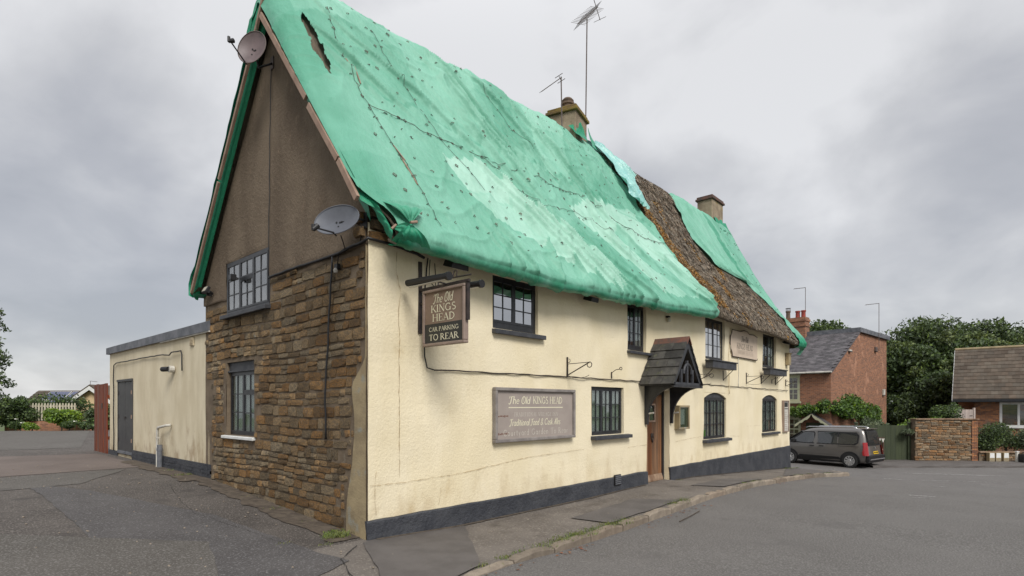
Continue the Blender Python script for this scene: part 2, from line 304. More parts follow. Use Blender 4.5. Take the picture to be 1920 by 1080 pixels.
M['housetile'] = mat('grey_slate', (.070, .064, .068), (.105, .096, .10), 3, .6, island=.35)
M['bungtile'] = mat('brown_concrete_tile', (.078, .060, .044), (.108, .086, .064), 2, .9, .3, 20, c3=(.20, .16, .12), s3=5, w3=(.65, .75), island=.22)
M['van'] = mat('dark_grey_metallic_paint', (.16, .15, .14), None, rough=.32, metal=.55, coat=.8)
M['plastic'] = mat('black_plastic', (.014, .014, .015), None, rough=.5)
M['tyre'] = mat('tyre_rubber', (.018, .018, .018), None, rough=.8)
M['alloy'] = mat('silver_wheel', (.50, .50, .50), None, rough=.3, metal=.6)
M['redlens'] = mat('red_lens', (.30, .012, .016), None, rough=.15, coat=.6)
M['chrome'] = mat('silver_trim', (.6, .6, .62), None, rough=.25, metal=.8)
M['plate'] = mat('yellow_plate', (.75, .48, .02), None, rough=.5)
M['palegreen'] = mat('pale_green_paint', (.42, .42, .28), None, rough=.6)
M['gate'] = mat('dark_green_boards', (.035, .047, .022), (.050, .062, .030), 3, .7, stretch=(3, 3, .3), rand=.12)
M['redboard'] = mat('red_brown_stain', (.20, .055, .022), (.11, .028, .014), 3, .6, .3, 12, stretch=(4, 4, .3), rand=.15)
M['picket'] = mat('cream_picket', (.55, .50, .38), (.42, .38, .28), 5, .8, rand=.12)
M['palegate'] = mat('pale_mauve_board', (.42, .35, .31), (.36, .30, .27), 4, .8, rand=.1)
M['pv'] = mat('blue_solar_cell', (.025, .035, .10), None, rough=.15, coat=.5)
M['stallwood'] = mat('dark_brown_wood', (.065, .035, .024), None, rough=.8)
M['red'] = mat('red_cloth', (.45, .03, .04), None, rough=.8)
M['lime'] = mat('lime_sticker', (.15, .65, .08), None, rough=.5)
M['blue'] = mat('blue_sticker', (.05, .28, .55), None, rough=.5)
M['leafdead'] = mat('fallen_leaf', (.22, .075, .035), (.16, .11, .05), 9, .8, rand=.4)
M['lampglass'] = mat('lamp_lens', (.50, .47, .38), None, rough=.3)
M['flower'] = mat('white_flower', (.75, .75, .65), None, rough=.8)

# ---------------------------------------------------------------- ground, road, pavement
def sheet(name, x0, x1, y0, y1, step, zf, m, parent=None, **props):
    xs = np.arange(x0, x1+1e-6, step); ys = np.arange(y0, y1+1e-6, step); X, Y = np.meshgrid(xs, ys)
    return npmesh(name, np.stack([X, Y, zf(X, Y)], -1).reshape(-1, 3), gridf(len(ys), len(xs)), m, kind='structure', **props)
def ground_z(X, Y):
    d = np.maximum(0, np.hypot(X-5, Y-5)-45)
    return gh(X, Y)-.35-.01*d*(Y > 25)-1.6*sm(31.5, 40, Y)*(X < 16)
xs = np.concatenate([np.linspace(-600, -60, 12), np.linspace(-50, 80, 66), np.linspace(100, 700, 12)]); X, Y = np.meshgrid(xs, xs)
npmesh('ground', np.stack([X, Y, ground_z(X, Y)], -1).reshape(-1, 3), gridf(len(xs), len(xs)), M['field'], kind='structure')
def rz(x): return road_off(x)+.02*sm(18.5, 22.5, x)
sheet('road', -16, 62, -34, -.4, .4, lambda X, Y: gh(X, Y)+rz(X), M['asphalt'])
sheet('cross_road', 20.0, 36, -.396, 34, .4, lambda X, Y: gh(X, Y)+rz(X)-.003, M['asphalt'])
# kerb line
K = [(-3.2, -4.4), (-1.8, -3.0), (-.3, -2.08), (1.0, -1.85), (2.2, -1.77), (3.2, -1.74), (4.8, -1.66), (6.4, -1.6), (8.3, -1.56), (10.3, -1.52), (12.2, -1.5), (14, -1.5), (15.6, -1.56), (16.8, -1.8), (17.6, -2.05), (18.5, -1.95), (19.3, -1.2), (19.8, 0), (20, 2), (20, 6), (20, 14)]
def resample(P, d):
    P = np.array(P, float); s = np.r_[0, np.cumsum(np.hypot(*np.diff(P, axis=0).T))]
    # smooth with Catmull-like interpolation
    t = np.linspace(0, s[-1], int(s[-1]/.1)+1); Q = np.stack([np.interp(t, s, P[:, i]) for i in (0, 1)], -1)
    k = np.ones(9)/9; Qp = np.pad(Q, ((4, 4), (0, 0)), 'edge'); Q = np.stack([np.convolve(Qp[:, i], k, 'valid') for i in (0, 1)], -1)
    s2 = np.r_[0, np.cumsum(np.hypot(*np.diff(Q, axis=0).T))]; n = int(s2[-1]/d); t = np.linspace(0, n*d, n+1)
    return np.stack([np.interp(t, s2, Q[:, i]) for i in (0, 1)], -1)
KL = resample(K, .2)
inner = []
for x, y in KL:
    if x < 18.3 and y < 0: inner.append((x, .05))
    else: inner.append((18.3, max(.05, min(y, 12))))
inner = np.array(inner); nr = 12
tt = np.linspace(0, 1, nr)[:, None, None]; P = KL[None]*(1-tt)+inner[None]*tt
Z = gh(P[..., 0], P[..., 1]); Z -= .015*(1-tt[..., 0])
npmesh('pavement', np.concatenate([P, Z[..., None]], -1).reshape(-1, 3), gridf(nr, len(KL))[:, ::-1], M['pave'], kind='structure')
kb = B(); 
kerb = bpy.data.objects.new('kerb', None); COL.objects.link(kerb); kerb['kind'] = 'structure'
KS = resample(K, .915)
kmesh = []
for v in range(4):
    b = B(); n = 7; W2 = .062
    for i in range(n):
        x = -.447+.894*i/(n-1); j = .010*random.uniform(-1, 1); e = .022*random.uniform(.5, 1.3) if i in (0, n-1) else .004*random.random()
        b.v += [(x, -W2, -.2), (x, -W2+j, .0+j-e-.012), (x, -W2+.016+j, .012+j-e), (x, W2-.01, .012+j-e), (x, W2, -.2)]
    for i in range(n-1):
        for k in range(4): a = i*5+k; b.f.append((a, a+5, a+6, a+1))
    b.f += [(0, 1, 2, 3, 4), tuple((n-1)*5+k for k in (4, 3, 2, 1, 0))]
    kmesh.append(b.mesh('kerb_stone', M['kerb'], False))
for i in range(len(KS)-1):
    a, c = KS[i], KS[i+1]; mx, my = (a+c)/2; z0 = G(*a); z1 = G(*c)
    d = Vector((c[0]-a[0], c[1]-a[1], z1-z0)).normalized(); y_ = Vector((0, 0, 1)).cross(d).normalized(); z_ = d.cross(y_)
    dz = -.006+random.uniform(-.006, .006)
    lo = -.03 if mx < .2 else 0
    Mx = Matrix(((d.x, y_.x, z_.x, mx), (d.y, y_.y, z_.y, my), (d.z, y_.z, z_.z, (z0+z1)/2+dz+lo), (0, 0, 0, 1))) @ Matrix.Rotation(random.uniform(-.012, .012), 4, 'Z')
    link('kerb_stone', kmesh[i % 4], kerb, Mx)
# yard in front of the gable and wing
sheet('yard', -26, .45, .0, 31.2, .4, lambda X, Y: gh(X, Y)-.002, M['yard'])
sheet('yard_entrance', -26, -3.2, -5.2, .0, .4, lambda X, Y: gh(X, Y)-.002-.028*sm(0, -4.5, Y), M['yard'])
sheet('rear_yard', .2, 30, 13.8, 31.2, .8, lambda X, Y: gh(X, Y)-.004, M['yard'])
def patch(name, pts, m, off=.004, sub=10, ragged=.03):
    """a resurfaced quad that follows the ground"""
    p = [np.array(q, float) for q in pts]; s = np.linspace(0, 1, 4*sub); U, Vv = np.meshgrid(s, s); U = U[..., None]; Vv = Vv[..., None]
    Q = (p[0]*(1-U)+p[1]*U)*(1-Vv)+(p[3]*(1-U)+p[2]*U)*Vv
    for idx in np.ndindex(Q.shape[:2]):
        x, y = Q[idx]; Q[idx] += (ragged*noise.noise(Vector((x*3, y*3, 1))), ragged*noise.noise(Vector((x*3, y*3, 7))))
    Z = gh(Q[..., 0], Q[..., 1])+off
    return npmesh(name, np.concatenate([Q, Z[..., None]], -1).reshape(-1, 3), gridf(4*sub, 4*sub), m, kind='structure')
patch('reddish_asphalt_strip', [(-9.5, 8.2), (-.25, 8.6), (-.25, 13.2), (-7, 15.5)], M['yardred'], .004)
patch('grey_asphalt_strip', [(-12, 5.2), (-1.9, 6.3), (-.7, 8.3), (-9.8, 8.15)], M['yardsmooth'], .005)
patch('far_yard_surface', [(-12, 17.5), (-.1, 16.2), (3, 31), (-14, 31)], M['yardsmooth'], .004)
patch('asphalt_patch_near', [(-4.6, -.8), (-2.3, -1.6), (-1.55, 1.1), (-3.6, 3.2)], M['yardsmooth'], .007)
patch('chipping_asphalt_strip', [(-2.5, -1.6), (-.7, -.7), (-1.0, 2.4), (-2.6, 7.2)], M['yardblue'], .004)
patch('corner_patch', [(-1.2, -2.3), (.2, -1.9), (1.7, -.02), (-.15, -.1)], M['patch'], .008)
patch('pavement_patch', [(3.3, -1.62), (6.0, -1.5), (5.5, -.75), (3.2, -.95)], M['patch'], .006)
patch('pavement_patch', [(8.4, -1.42), (11.2, -1.38), (10.2, -.75), (8.0, -.8)], M['patch'], .006)
patch('pavement_patch', [(13.0, -1.35), (17.4, -1.75), (18.8, -.2), (17.9, -.05)], M['patch'], .006)
# ragged dirt where wall meets tarmac
M['dirt'] = mat('dirt', (.062, .048, .036), (.11, .088, .065), 8, .95, .8, 50)
patch('dirt_strip', [(-.42, .1), (-.02, .1), (-.02, 5.4), (-.35, 5.4)], M['dirt'], .010, ragged=.12)
patch('dirt_strip', [(-.5, 5.3), (.02, 5.3), (.02, 10.6), (-.4, 10.2)], M['dirt'], .010, ragged=.12)
patch('dirt_strip', [(.1, -.12), (7.3, -.10), (7.3, .0), (.1, .0)], M['dirt'], .010, ragged=.03)
patch('dirt_strip', [(8.8, -.10), (18.3, -.10), (18.3, .0), (8.8, .0)], M['dirt'], .010, ragged=.03)
# cracks in the tarmac
def crack(pts, w=.012, off=.012):
    b = B(); P = []
    for (x0, y0), (x1, y1) in zip(pts, pts[1:]):
        n = max(2, int(math.hypot(x1-x0, y1-y0)/.08))
        for i in range(n): t = i/n; P.append((x0+(x1-x0)*t+.03*fbm((x0*3+t*4, y0, 0)), y0+(y1-y0)*t+.03*fbm((x0, t*5+y0*3, 5))))
    for i in range(len(P)-1):
        a, c = Vector(P[i]), Vector(P[i+1]); d = (c-a).normalized(); n_ = Vector((-d.y, d.x))*w*.45*random.uniform(.2, 1)
        q = [a+n_, c+n_, c-n_, a-n_]; b.add([(p.x, p.y, G(p.x, p.y)+off) for p in q], [(3, 2, 1, 0)])
    b.done('tarmac_crack', M['crackm'], kind='structure')
M['crackm'] = mat('crack_filler', (.03, .027, .025), None, rough=.9)
crack([(-1.5, -2.8), (-1.0, -1.2), (-.75, -.6), (-.2, -.12)], .018)
crack([(-2.6, -1.7), (-.95, -1.1)], .008); crack([(-3.9, 3.1), (-5.5, 2.4), (-7, 2.6)], .014)
crack([(-.9, .5), (-1.2, 2.8), (-.8, 5.2)], .008)
crack([(1.2, -.9), (3.0, -.5), (5.4, -.4), (7.2, -.6)], .006); crack([(2.4, -1.6), (2.9, -.9), (3.1, -.3)], .006)
crack([(5.6, -3.2), (6.6, -4.4), (9.5, -5.4)], .008)
# road paint: remains of the give-way lines
def dash(e0, n0, e1, n1, w):
    a = cam_pt(e0, n0); c = cam_pt(e1, n1); d = (c-a).normalized(); n_ = Vector((-d.y, d.x, 0))*w/2; k = max(2, int((c-a).length/.5)); b = B()
    for i in range(k+1):
        p = a+(c-a)*(i/k)
        for s in (-1, 1): q = p+n_*s; b.v.append((q.x, q.y, G(q.x, q.y)+float(rz(q.x))+.006))
    for i in range(k): b.f.append((2*i, 2*i+2, 2*i+3, 2*i+1))
    b.done('road_marking', M['paint'], kind='structure')
dash(16.8, 23.9, 19.7, 23.0, .10); dash(18.0, 23.7, 20.3, 22.9, .08); dash(14.2, 21.5, 15.3, 21.2, .12); dash(16.4, 20.6, 17.4, 20.3, .1)
dash(12.4, 18.6, 13.0, 18.45, .18); dash(12.0, 15.9, 12.5, 15.8, .1); dash(14.8, 21.9, 18.8, 20.9, .05); dash(9.2, 12.9, 9.7, 12.75, .14); dash(8.9, 12.4, 9.3, 12.35, .08)
# far pavement in front of the garden walls
fp = B(); n = 60
for i in range(n+1):
    e = 16.8+i*.6
    for nn, dz in ((25.9+.02*math.sin(e*3), -.02), (25.91, .075), (26.05, .08), (28.6, .10)):
        q = cam_pt(e, nn); fp.v.append((q.x, q.y, -1.13+dz))
for i in range(n):
    for k in range(3): a = i*4+k; fp.f.append((a, a+4, a+5, a+1))
fp.done('far_pavement', M['patch'], kind='structure')

# ---------------------------------------------------------------- the inn
pub = thing('thatched_inn', 'old two-storey thatched inn with cream rendered front and brown stone gable', 'inn')
L, H = 18.46, 3.92
W1 = dict(u0=2.35, u1=3.52, z0=3.02, z1=3.9); W2 = dict(u0=6.6, u1=7.43, z0=2.98, z1=4.02)
W3 = dict(u0=10.72, u1=12.1, z0=3.04, z1=4.2); W4 = dict(u0=15.46, u1=16.84, z0=3.05, z1=4.2)
WD = dict(u0=5.2, u1=6.43, z0=1.15, z1=2.14); WE = dict(u0=10.65, u1=12.24, z0=.82, z1=2.12); WF = dict(u0=15.38, u1=16.98, z0=.84, z1=2.12)
DO = dict(u0=7.46, u1=8.58, z0=-.12, z1=2.12)
def wall(name, F, u0, u1, z0, ztop, holes, m, parent, depth=.14, cell=.14, amp=.012, y=0, seed=0, arch=()):
    us = list(np.arange(u0, u1, cell))+[u1]; zmax = max(ztop(u) for u in us); zs = list(np.arange(z0, zmax, cell))+[zmax]
    for h in holes: us += [h['u0'], h['u1']]; zs += [h['z0'], h['z1']]
    def uniq(a):
        a = sorted(a); o = [a[0]]
        for q in a[1:]:
            if q-o[-1] > 1e-4: o.append(q)
        return o
    us, zs = uniq(us), uniq(zs); b = B()
    def D(u, z): return y+amp*fbm((u*.5+seed, z*.6, seed), 3)*2+amp*.35*noise.noise(Vector((u*3, z*3, seed)))
    idx = {}
    def vid(i, j):
        u, z = us[i], min(zs[j], ztop(us[i])); k = (i, round(z, 5))
        if k not in idx: idx[k] = len(b.v); b.v.append(F @ Vector((u, D(u, z), z)))
        return idx[k]
    for i in range(len(us)-1):
        for j in range(len(zs)-1):
            uc, zc = (us[i]+us[i+1])/2, (zs[j]+zs[j+1])/2
            if zs[j] >= min(ztop(us[i]), ztop(us[i+1])) and zs[j] >= max(ztop(us[i]), ztop(us[i+1])): continue
            if any(h['u0'] < uc < h['u1'] and h['z0'] < zc < h['z1'] for h in holes): continue
            q = [vid(i, j), vid(i+1, j), vid(i+1, j+1), vid(i, j+1)]; q = [a for n_, a in enumerate(q) if a not in q[:n_]]
            if len(q) > 2: b.f.append(tuple(q))
    for h in holes:
        c = [(h['u0'], h['z0']), (h['u1'], h['z0']), (h['u1'], h['z1']), (h['u0'], h['z1'])]; d = h.get('d', depth)
        for k in range(4):
            a, e = c[k], c[(k+1) % 4]
            b.add([F @ Vector((a[0], D(*a), a[1])), F @ Vector((e[0], D(*e), e[1])), F @ Vector((e[0], d+.05, e[1])), F @ Vector((a[0], d+.05, a[1]))], [(0, 3, 2, 1)])
    for h in arch:   # the rounded shoulders over a segmental head
        n = 8; r = .2
        for s in (0, 1):
            uu = [h['u0']+(h['u1']-h['u0'])*t/n for t in (range(0, n//2+1) if s == 0 else range(n//2, n+1))]
            hd = [h['z1']-.16*(2*(u-h['u0'])/(h['u1']-h['u0'])-1)**2 for u in uu]
            b.prism([F @ Vector((u, .0, z)) for u, z in zip(uu, hd)]+[F @ Vector((uu[-1], 0, h['z1']+.003)), F @ Vector((uu[0], 0, h['z1']+.003))], F.to_3x3() @ Vector((0, .12, 0)))
    return b.done(name, m, parent, smooth=False)
fw_holes = [W1, W2, W3, W4, WD, WE, WF, dict(DO, d=.26)]
# front wall stands 25 mm proud at the corner buttress strip (a crack marks its edge)
wall('front_wall', FRONT, 0.0, L, -.75, lambda u: 4.16+.12*float(sm(5, 10, u)), fw_holes, M['cream'], pub, amp=.014, arch=(WE, WF))
zl = lambda u: max(.0, 0)
# front plinth, painted black, proud of the wall
def plinth(x0, x1, name='plinth'):
    n = max(2, int((x1-x0)/.15)); b = B()
    for i in range(n+1):
        x = x0+(x1-x0)*i/n; w = .035+.014*fbm((x*.9, 3, 0)); t = .235+.012*fbm((x*1.5, 9, 0))
        g = G(x, 0)
        b.v += [(x, .02, t+.012), (x, -w+.012, t+.008), (x, -w, t-.01), (x, -w-.006*math.sin(x*7), (t+g)/2), (x, -w-.01, g-.08)]
    for i in range(n):
        for k in range(4): a = i*5+k; b.f.append((a, a+1, a+6, a+5))
    b.f += [(0, 1, 2, 3, 4)[::-1], tuple((n)*5+k for k in range(5))]
    return b.done(name, M['plinth'], pub)
plinth(-.035, DO['u0']+.0); plinth(DO['u1'], L+.02)
b = B(); b.box(-.04, .02, -.02, .42, -.15, .235); 
# far gable and rear wall of the inn
wall('far_gable_wall', frame((L, 0, 0), (0, 1, 0)), 0, 5.4, -1.1, lambda u: 4.2+1.38*min(u, 5.4-u), [], M['cream'], pub)
wall('rear_wall', frame((0, 5.5, 0), (-1, 0, 0)), -L, 0, -.8, lambda u: 4.1, [], M['cream'], pub)
# gable
GW1 = dict(u0=-4.56, u1=-2.81, z0=3.43, z1=4.37); GW2 = dict(u0=-4.62, u1=-3.44, z0=1.22, z1=2.55)
def ztg(u):
    Y = -u; return 4.36+1.335*(min(Y, 5.3-Y)+.1)
wall('gable_wall', GABLE, -5.66, 0, -.1, ztg, [GW1, GW2], M['mortar'], pub, amp=.01, seed=4)
# brown render over the upper gable: three fields round the small window, with a worn lower lip
def render_field(name, ya, yb, zb, y=-.03, m='brown', zt=None):
    n = max(3, int((yb-ya)/.12)); b = B(); rows = 44
    for i in range(n+1):
        Y = ya+(yb-ya)*i/n; bot = zb(Y); top = (zt or (lambda q: ztg(-q)-.02))(Y)
        b.v.append((0.0, Y, bot))
        for j in range(rows+1):
            z = bot+(top-bot)*j/rows; e = .012*fbm((Y*.8, z*.8, 2), 3)+.004*noise.noise(Vector((Y*6, z*6, 0)))
            b.v.append((y+e+(.008 if j == 0 else 0), Y, z))
    R_ = rows+2
    for i in range(n):
        for j in range(R_-1): a = i*R_+j; b.f.append((a, a+1, a+R_+1, a+R_))
    return b.done(name, M[m], pub, smooth=False)
lip = lambda Y: .02*noise.noise(Vector((Y*2.5, 0, 3)))
render_field('gable_render', -.0, 2.81, lambda Y: 3.87+lip(Y))
render_field('gable_render', 2.81, 4.56, lambda Y: 4.375)
render_field('gable_render', 4.56, 5.67, lambda Y: 3.72+lip(Y))
# tan plaster that wraps the foot of the near corner
seamz = [(0, .50), (.44, .48), (.97, .34), (1.47, .28), (2.05, .35), (2.2, .2), (2.35, .035), (3.86, .012)]
def seam(z): return float(np.interp(z, [a for a, _ in seamz], [c for _, c in seamz]))+.02*noise.noise(Vector((z*4, 0, 8)))
b = B(); n = 50
for i in range(n+1):
    z = -.02+3.88*i/n; s = max(.012, seam(z)); x = -.032+.006*noise.noise(Vector((0, z*5, 1)))
    b.v += [(x, -.004, z), (x, s*.5, z), (x+.004, s-.01, z), (.004, s, z)]
for i in range(n):
    for k in range(3): a = i*4+k; b.f.append((a, a+4, a+5, a+1))
b.done('corner_plaster', M['tan'], pub)
# ---- stones of the gable
def stone_mesh(name, m, k):
    rr = random.Random(k); b = B(); g = [-.5, 0, .5]; c = {}
    for j, z in enumerate(g):
        for i, x in enumerate(g):
            e = (.01+.05*rr.random())
            px = x*(1-e) if i != 1 else .12*rr.uniform(-1, 1); pz = z*(1-e*1.3) if j != 1 else .12*rr.uniform(-1, 1)
            if i != 1 and j != 1: px *= rr.uniform(.88, .99); pz *= rr.uniform(.86, .99)
            dy = -1+.45*rr.random() if (i == 1 or j == 1) else -.85+.5*rr.random()
            if i == 1 and j == 1: dy = -1.1+.4*rr.random()
            b.v.append((px, dy, pz))
    ring = [0, 1, 2, 5, 8, 7, 6, 3]
    for q in ring:
        i, j = q % 3, q//3; b.v.append((g[i]*1.0, 0.6, g[j]*1.0))
    for j in range(2):
        for i in range(2): a = j*3+i; b.f.append((a, a+1, a+4, a+3))
    for k_ in range(8): a, c_ = ring[k_], ring[(k_+1) % 8]; b.f.append((a, 9+k_, 9+(k_+1) % 8, c_))
    return b.mesh(name, m, False)
smeshes = [stone_mesh('stone', M['stone'], k) for k in range(16)]
def lay_stones(F, rows, ok, hmin, hmax, wmin, wmax, rr, gap=.014, jitter=.25):
    """courses of rubble: returns (u, z, w, h)"""
    out = []; z = rows[0]
    while z < rows[1]:
        h = rr.uniform(hmin, hmax); u = rows[2]+rr.uniform(-.1, .1)
        while u < rows[3]:
            w = rr.uniform(wmin, wmax)*(.75+h/hmax*.4); zz = z+.02*math.sin(u*1.7+z)
            if h > hmax*.75 and rr.random() < .25 and w < .3:
                for q in (0, 1):
                    if ok(u, u+w, zz+q*h/2, zz+(q+1)*h/2): out.append((u+w/2, zz+h/4+q*h/2, w-gap, h/2-gap))
            elif ok(u, u+w, zz, zz+h): out.append((u+w/2, zz+h/2+rr.uniform(-.008, .008), w-gap, (h-gap)*rr.uniform(1-jitter*.6, 1)))
            u += w
        z += h
    return out
def okg(u0, u1, z0, z1):
    Y0, Y1 = -u1, -u0
    if Y0 < max(seam(z0), seam(z1))+.005: return False
    if Y1 > (5.66 if z0 > 2.12 else 5.36): return False
    if z0 < G(0, (Y0+Y1)/2)-.09: return False
    if Y0 < 2.82 and z1 > 3.86: return False
    if Y1 > 4.5 and z1 > 3.70: return False
    if Y0 > 2.7 and Y1 < 4.7 and z1 > 3.40: return False
    return not (Y1 > 3.41 and Y0 < 4.65 and z1 > 1.17 and z0 < 2.58)
rr = random.Random(3)
ST = lay_stones(GABLE, (-.1, 3.9, -5.66, .0), okg, .075, .19, .12, .40, rr, gap=.011)
# closers beside windows and at the wall ends fill what the courses left open
occ = lambda u, z: any(abs(u-s[0]) < s[2]/2+.01 and abs(z-s[1]) < s[3]/2+.01 for s in ST)
for zz in np.arange(.0, 3.9, .125):
    for uu in np.arange(-5.64, -.02, .06):
        for w_, h_ in ((.2, .12), (.13, .11), (.08, .10)):
            c = [(uu+a*w_*.5, zz+bb*h_*.5) for a in (-1, 0, 1) for bb in (-1, 0, 1)]
            if okg(uu-w_/2, uu+w_/2, zz-h_/2, zz+h_/2) and not any(occ(*q) for q in c): ST.append((uu, zz, w_-.015, h_-.015)); break
def seen(s):
    Y = -s[0]; d = .743*4.155+.669*(Y+6.28); return s[2]*s[3]/d**3
ST.sort(key=seen, reverse=True)
rest = B()
for n_, (u, z, w, h) in enumerate(ST):
    pr = rr.uniform(.016, .034); Mx = GABLE @ Matrix.Translation((u, 0, z)) @ Matrix.Rotation(rr.uniform(-.035, .035), 4, 'Y') @ Matrix.Diagonal((w*rr.choice((-1, 1)) if False else w, pr, h, 1))
    me = smeshes[rr.randrange(16)]
    if n_ < 300: link('stone', me, pub, Mx)
    else: rest.add([v.co for v in me.vertices], [tuple(p.vertices) for p in me.polygons], Mx)
rest.done('small_stones', M['stoneS'], pub, kind='stuff')
# corbel bricks exposed at the eaves corner
for (x, y, z, w, h) in ((.12, -.02, 4.30, .30, .13), (.16, -.03, 4.14, .26, .13), (.14, -.02, 3.99, .28, .12), (-.05, .1, 4.22, .16, .14), (-.05, .12, 4.04, .2, .13)):
    link('corbel_brick', smeshes[rr.randrange(16)], pub, frame((x, y, z), (1, 0, 0) if x > 0 else (0, -1, 0)) @ Matrix.Diagonal((w, .06, h, 1)))

# ---- windows
def window(parent, F, w, h, cas, px, pz, fr=.045, bar=.018, m='black', gm='glass', transom=None, name='window', d=.032, tilt=.012, curtains=True, seed=0, solid_bottom=0):
    """window > pane, curtain. F is the frame at the bottom left of the opening"""
    r = random.Random(seed); b = B(); d0, d1 = 0, d
    b.box(0, w, d0, d1, 0, fr+solid_bottom); b.box(0, w, d0, d1, h-fr, h); b.box(0, fr, d0+.001, d1, fr+solid_bottom, h-fr); b.box(w-fr, w, d0+.001, d1, fr+solid_bottom, h-fr)
    iw = w-2*fr; cw = iw/cas; o = []
    for c in range(cas):
        x0 = fr+c*cw; z0 = fr+solid_bottom; f2 = fr*.75; zt = h-fr
        segs = [(z0, zt)]
        if transom and c in transom: zc = z0+(zt-z0)*transom[c]; segs = [(z0, zc-.01), (zc+.01, zt)]; b.box(x0, x0+cw, d0-.004, d1, zc-.01, zc+.01)
        for (a, e) in segs:
            b.box(x0, x0+f2, d0-.008, d1-.006, a, e); b.box(x0+cw-f2, x0+cw, d0-.008, d1-.006, a, e)
            b.box(x0+f2, x0+cw-f2, d0-.007, d1-.01, a, a+f2); b.box(x0+f2, x0+cw-f2, d0-.007, d1-.01, e-f2, e)
            n_z = pz if len(segs) == 1 else max(1, round(pz*(e-a)/(zt-z0)))
            gx0, gx1, gz0, gz1 = x0+f2, x0+cw-f2, a+f2, e-f2; pw = (gx1-gx0)/px; ph = (gz1-gz0)/n_z
            for i in range(1, px): b.box(gx0+i*pw-bar/2, gx0+i*pw+bar/2, d0-.004, d1-.018, gz0, gz1)
            for j in range(1, n_z): b.box(gx0, gx1, d0-.003, d1-.018, gz0+j*ph-bar/2, gz0+j*ph+bar/2)
            o += [(gx0+(i+.5)*pw, gz0+(j+.5)*ph, pw-.002, ph-.002) for i in range(px) for j in range(n_z)]
    wn = b.done(name, M[m], parent, F)
    pm = {}
    for (x, z, a, e) in o:
        k = (round(a, 3), round(e, 3))
        if k not in pm: q = B(); q.box(-a/2, a/2, 0, .004, -e/2, e/2); pm[k] = q.mesh('pane', M[gm])
        link('pane', pm[k], wn, Matrix.Translation((x, .005, z)) @ Matrix.Rotation(r.uniform(-tilt, tilt), 4, 'Z') @ Matrix.Rotation(r.uniform(-tilt, tilt), 4, 'X'))
    q = B(); q.add([(-.02, .10, -.02), (w+.02, .10, -.02), (w+.02, .10, h+.02), (-.02, .10, h+.02), (-.3, .7, -.3), (w+.3, .7, -.3), (w+.3, .7, h+.3), (-.3, .7, h+.3)], [(0, 1, 5, 4), (1, 2, 6, 5), (2, 3, 7, 6), (3, 0, 4, 7), (4, 5, 6, 7)])
    q.done('room_lining', M['room'], wn)
    if curtains:
        for (ca, cb_) in curtains if isinstance(curtains, list) else [(0.03, .97)]:
            q = B(); n = 40
            for i in range(n+1):
                t = ca+(cb_-ca)*i/n; q.v += [(w*t, .042+.008*math.sin(i*1.9), .02), (w*t, .042+.008*math.sin(i*1.9+.5), h-.02)]
            q.f = [(2*i, 2*i+2, 2*i+3, 2*i+1) for i in range(n)]; q.done('curtain', M['curtain'], wn)
    return wn
def sill(win, x0, x1, z, proj=.10, t=.07, m='dkgrey', slope=.02, back=.06):
    b = B(); b.prism([(x0, back, z), (x0, -proj, z-slope), (x0, -proj, z-slope-t), (x0, back, z-t)], (x1-x0, 0, 0)); b.done('sill', M[m], win, bevel=.008)
def FW(h, dep=.075): return FRONT @ Matrix.Translation((h['u0'], dep, h['z0']))
def wd(h): return h['u1']-h['u0'], h['z1']-h['z0']
w = window(pub, FW(W1, .07), *wd(W1), 2, 2, 3, solid_bottom=.06, gm='glass2', curtains=False, seed=1, fr=.055); sill(w, -.02, 1.29, 0, .16, .075)
w = window(pub, FW(W2, .07), *wd(W2), 2, 2, 3, gm='glass', curtains=[(.5, .97)], seed=2, solid_bottom=.05); sill(w, -.02, 1.0, 0, .16, .06)
w = window(pub, FW(W3, .06), *wd(W3), 2, 2, 3, gm='glass2', curtains=False, seed=3, fr=.05); sill(w, -.02, 1.40, 0, .12, .05)
w = window(pub, FW(W4, .06), *wd(W4), 2, 2, 3, gm='glass', curtains=[(.5, .97)], seed=4, fr=.05); sill(w, -.02, 1.40, 0, .12, .05)
w = window(pub, FW(WD, .05), *wd(WD), 3, 2, 3, seed=5, curtains=[(.02, .40), (.46, .98)]); sill(w, -.03, 1.42, 0, .17, .07)
q = B(); q.box(.24, .33, .075, .079, .07, .26); q.done('sticker', M['blue'], w)
w = window(pub, FW(WE, .05), 1.59, 1.16, 3, 2, 3, seed=6, curtains=[(.02, .98)]); sill(w, -.05, 1.78, 0, .16, .075)
q = B(); q.box(.07, .25, .012, .016, .08, .26); q.done('sticker', M['lime'], w)
q = B(); n = 10; q.prism([(0, .0, 1.16)]+[(1.59*i/n, .0, 1.30-.14*(2*i/n-1)**2) for i in range(n+1)]+[(1.59, .0, 1.16)], (0, .06, 0)); q.done('arched_head', M['dkgrey'], w)
w = window(pub, FW(WF, .05), 1.6, 1.14, 3, 2, 3, seed=7, curtains=[(.02, .98)]); sill(w, -.05, 1.72, 0, .14, .07)
q = B(); q.prism([(0, .0, 1.14)]+[(1.6*i/n, .0, 1.28-.14*(2*i/n-1)**2) for i in range(n+1)]+[(1.6, .0, 1.14)], (0, .06, 0)); q.done('arched_head', M['dkgrey'], w)
w = window(pub, GABLE @ Matrix.Translation((GW1['u0'], -.02, GW1['z0'])), *wd(GW1), 3, 2, 3, transom={1: .62}, seed=8, gm='glass3', curtains=False, fr=.045, m='black'); sill(w, -.08, 1.79, .0, .10, .07)
w = window(pub, GABLE @ Matrix.Translation((GW2['u0'], .07, GW2['z0'])), 1.18, 1.16, 2, 2, 3, transom={1: .68}, seed=9, curtains=[(.03, .97)], gm='glass'); sill(w, -.12, 1.24, 0, .13, .05, m='white')
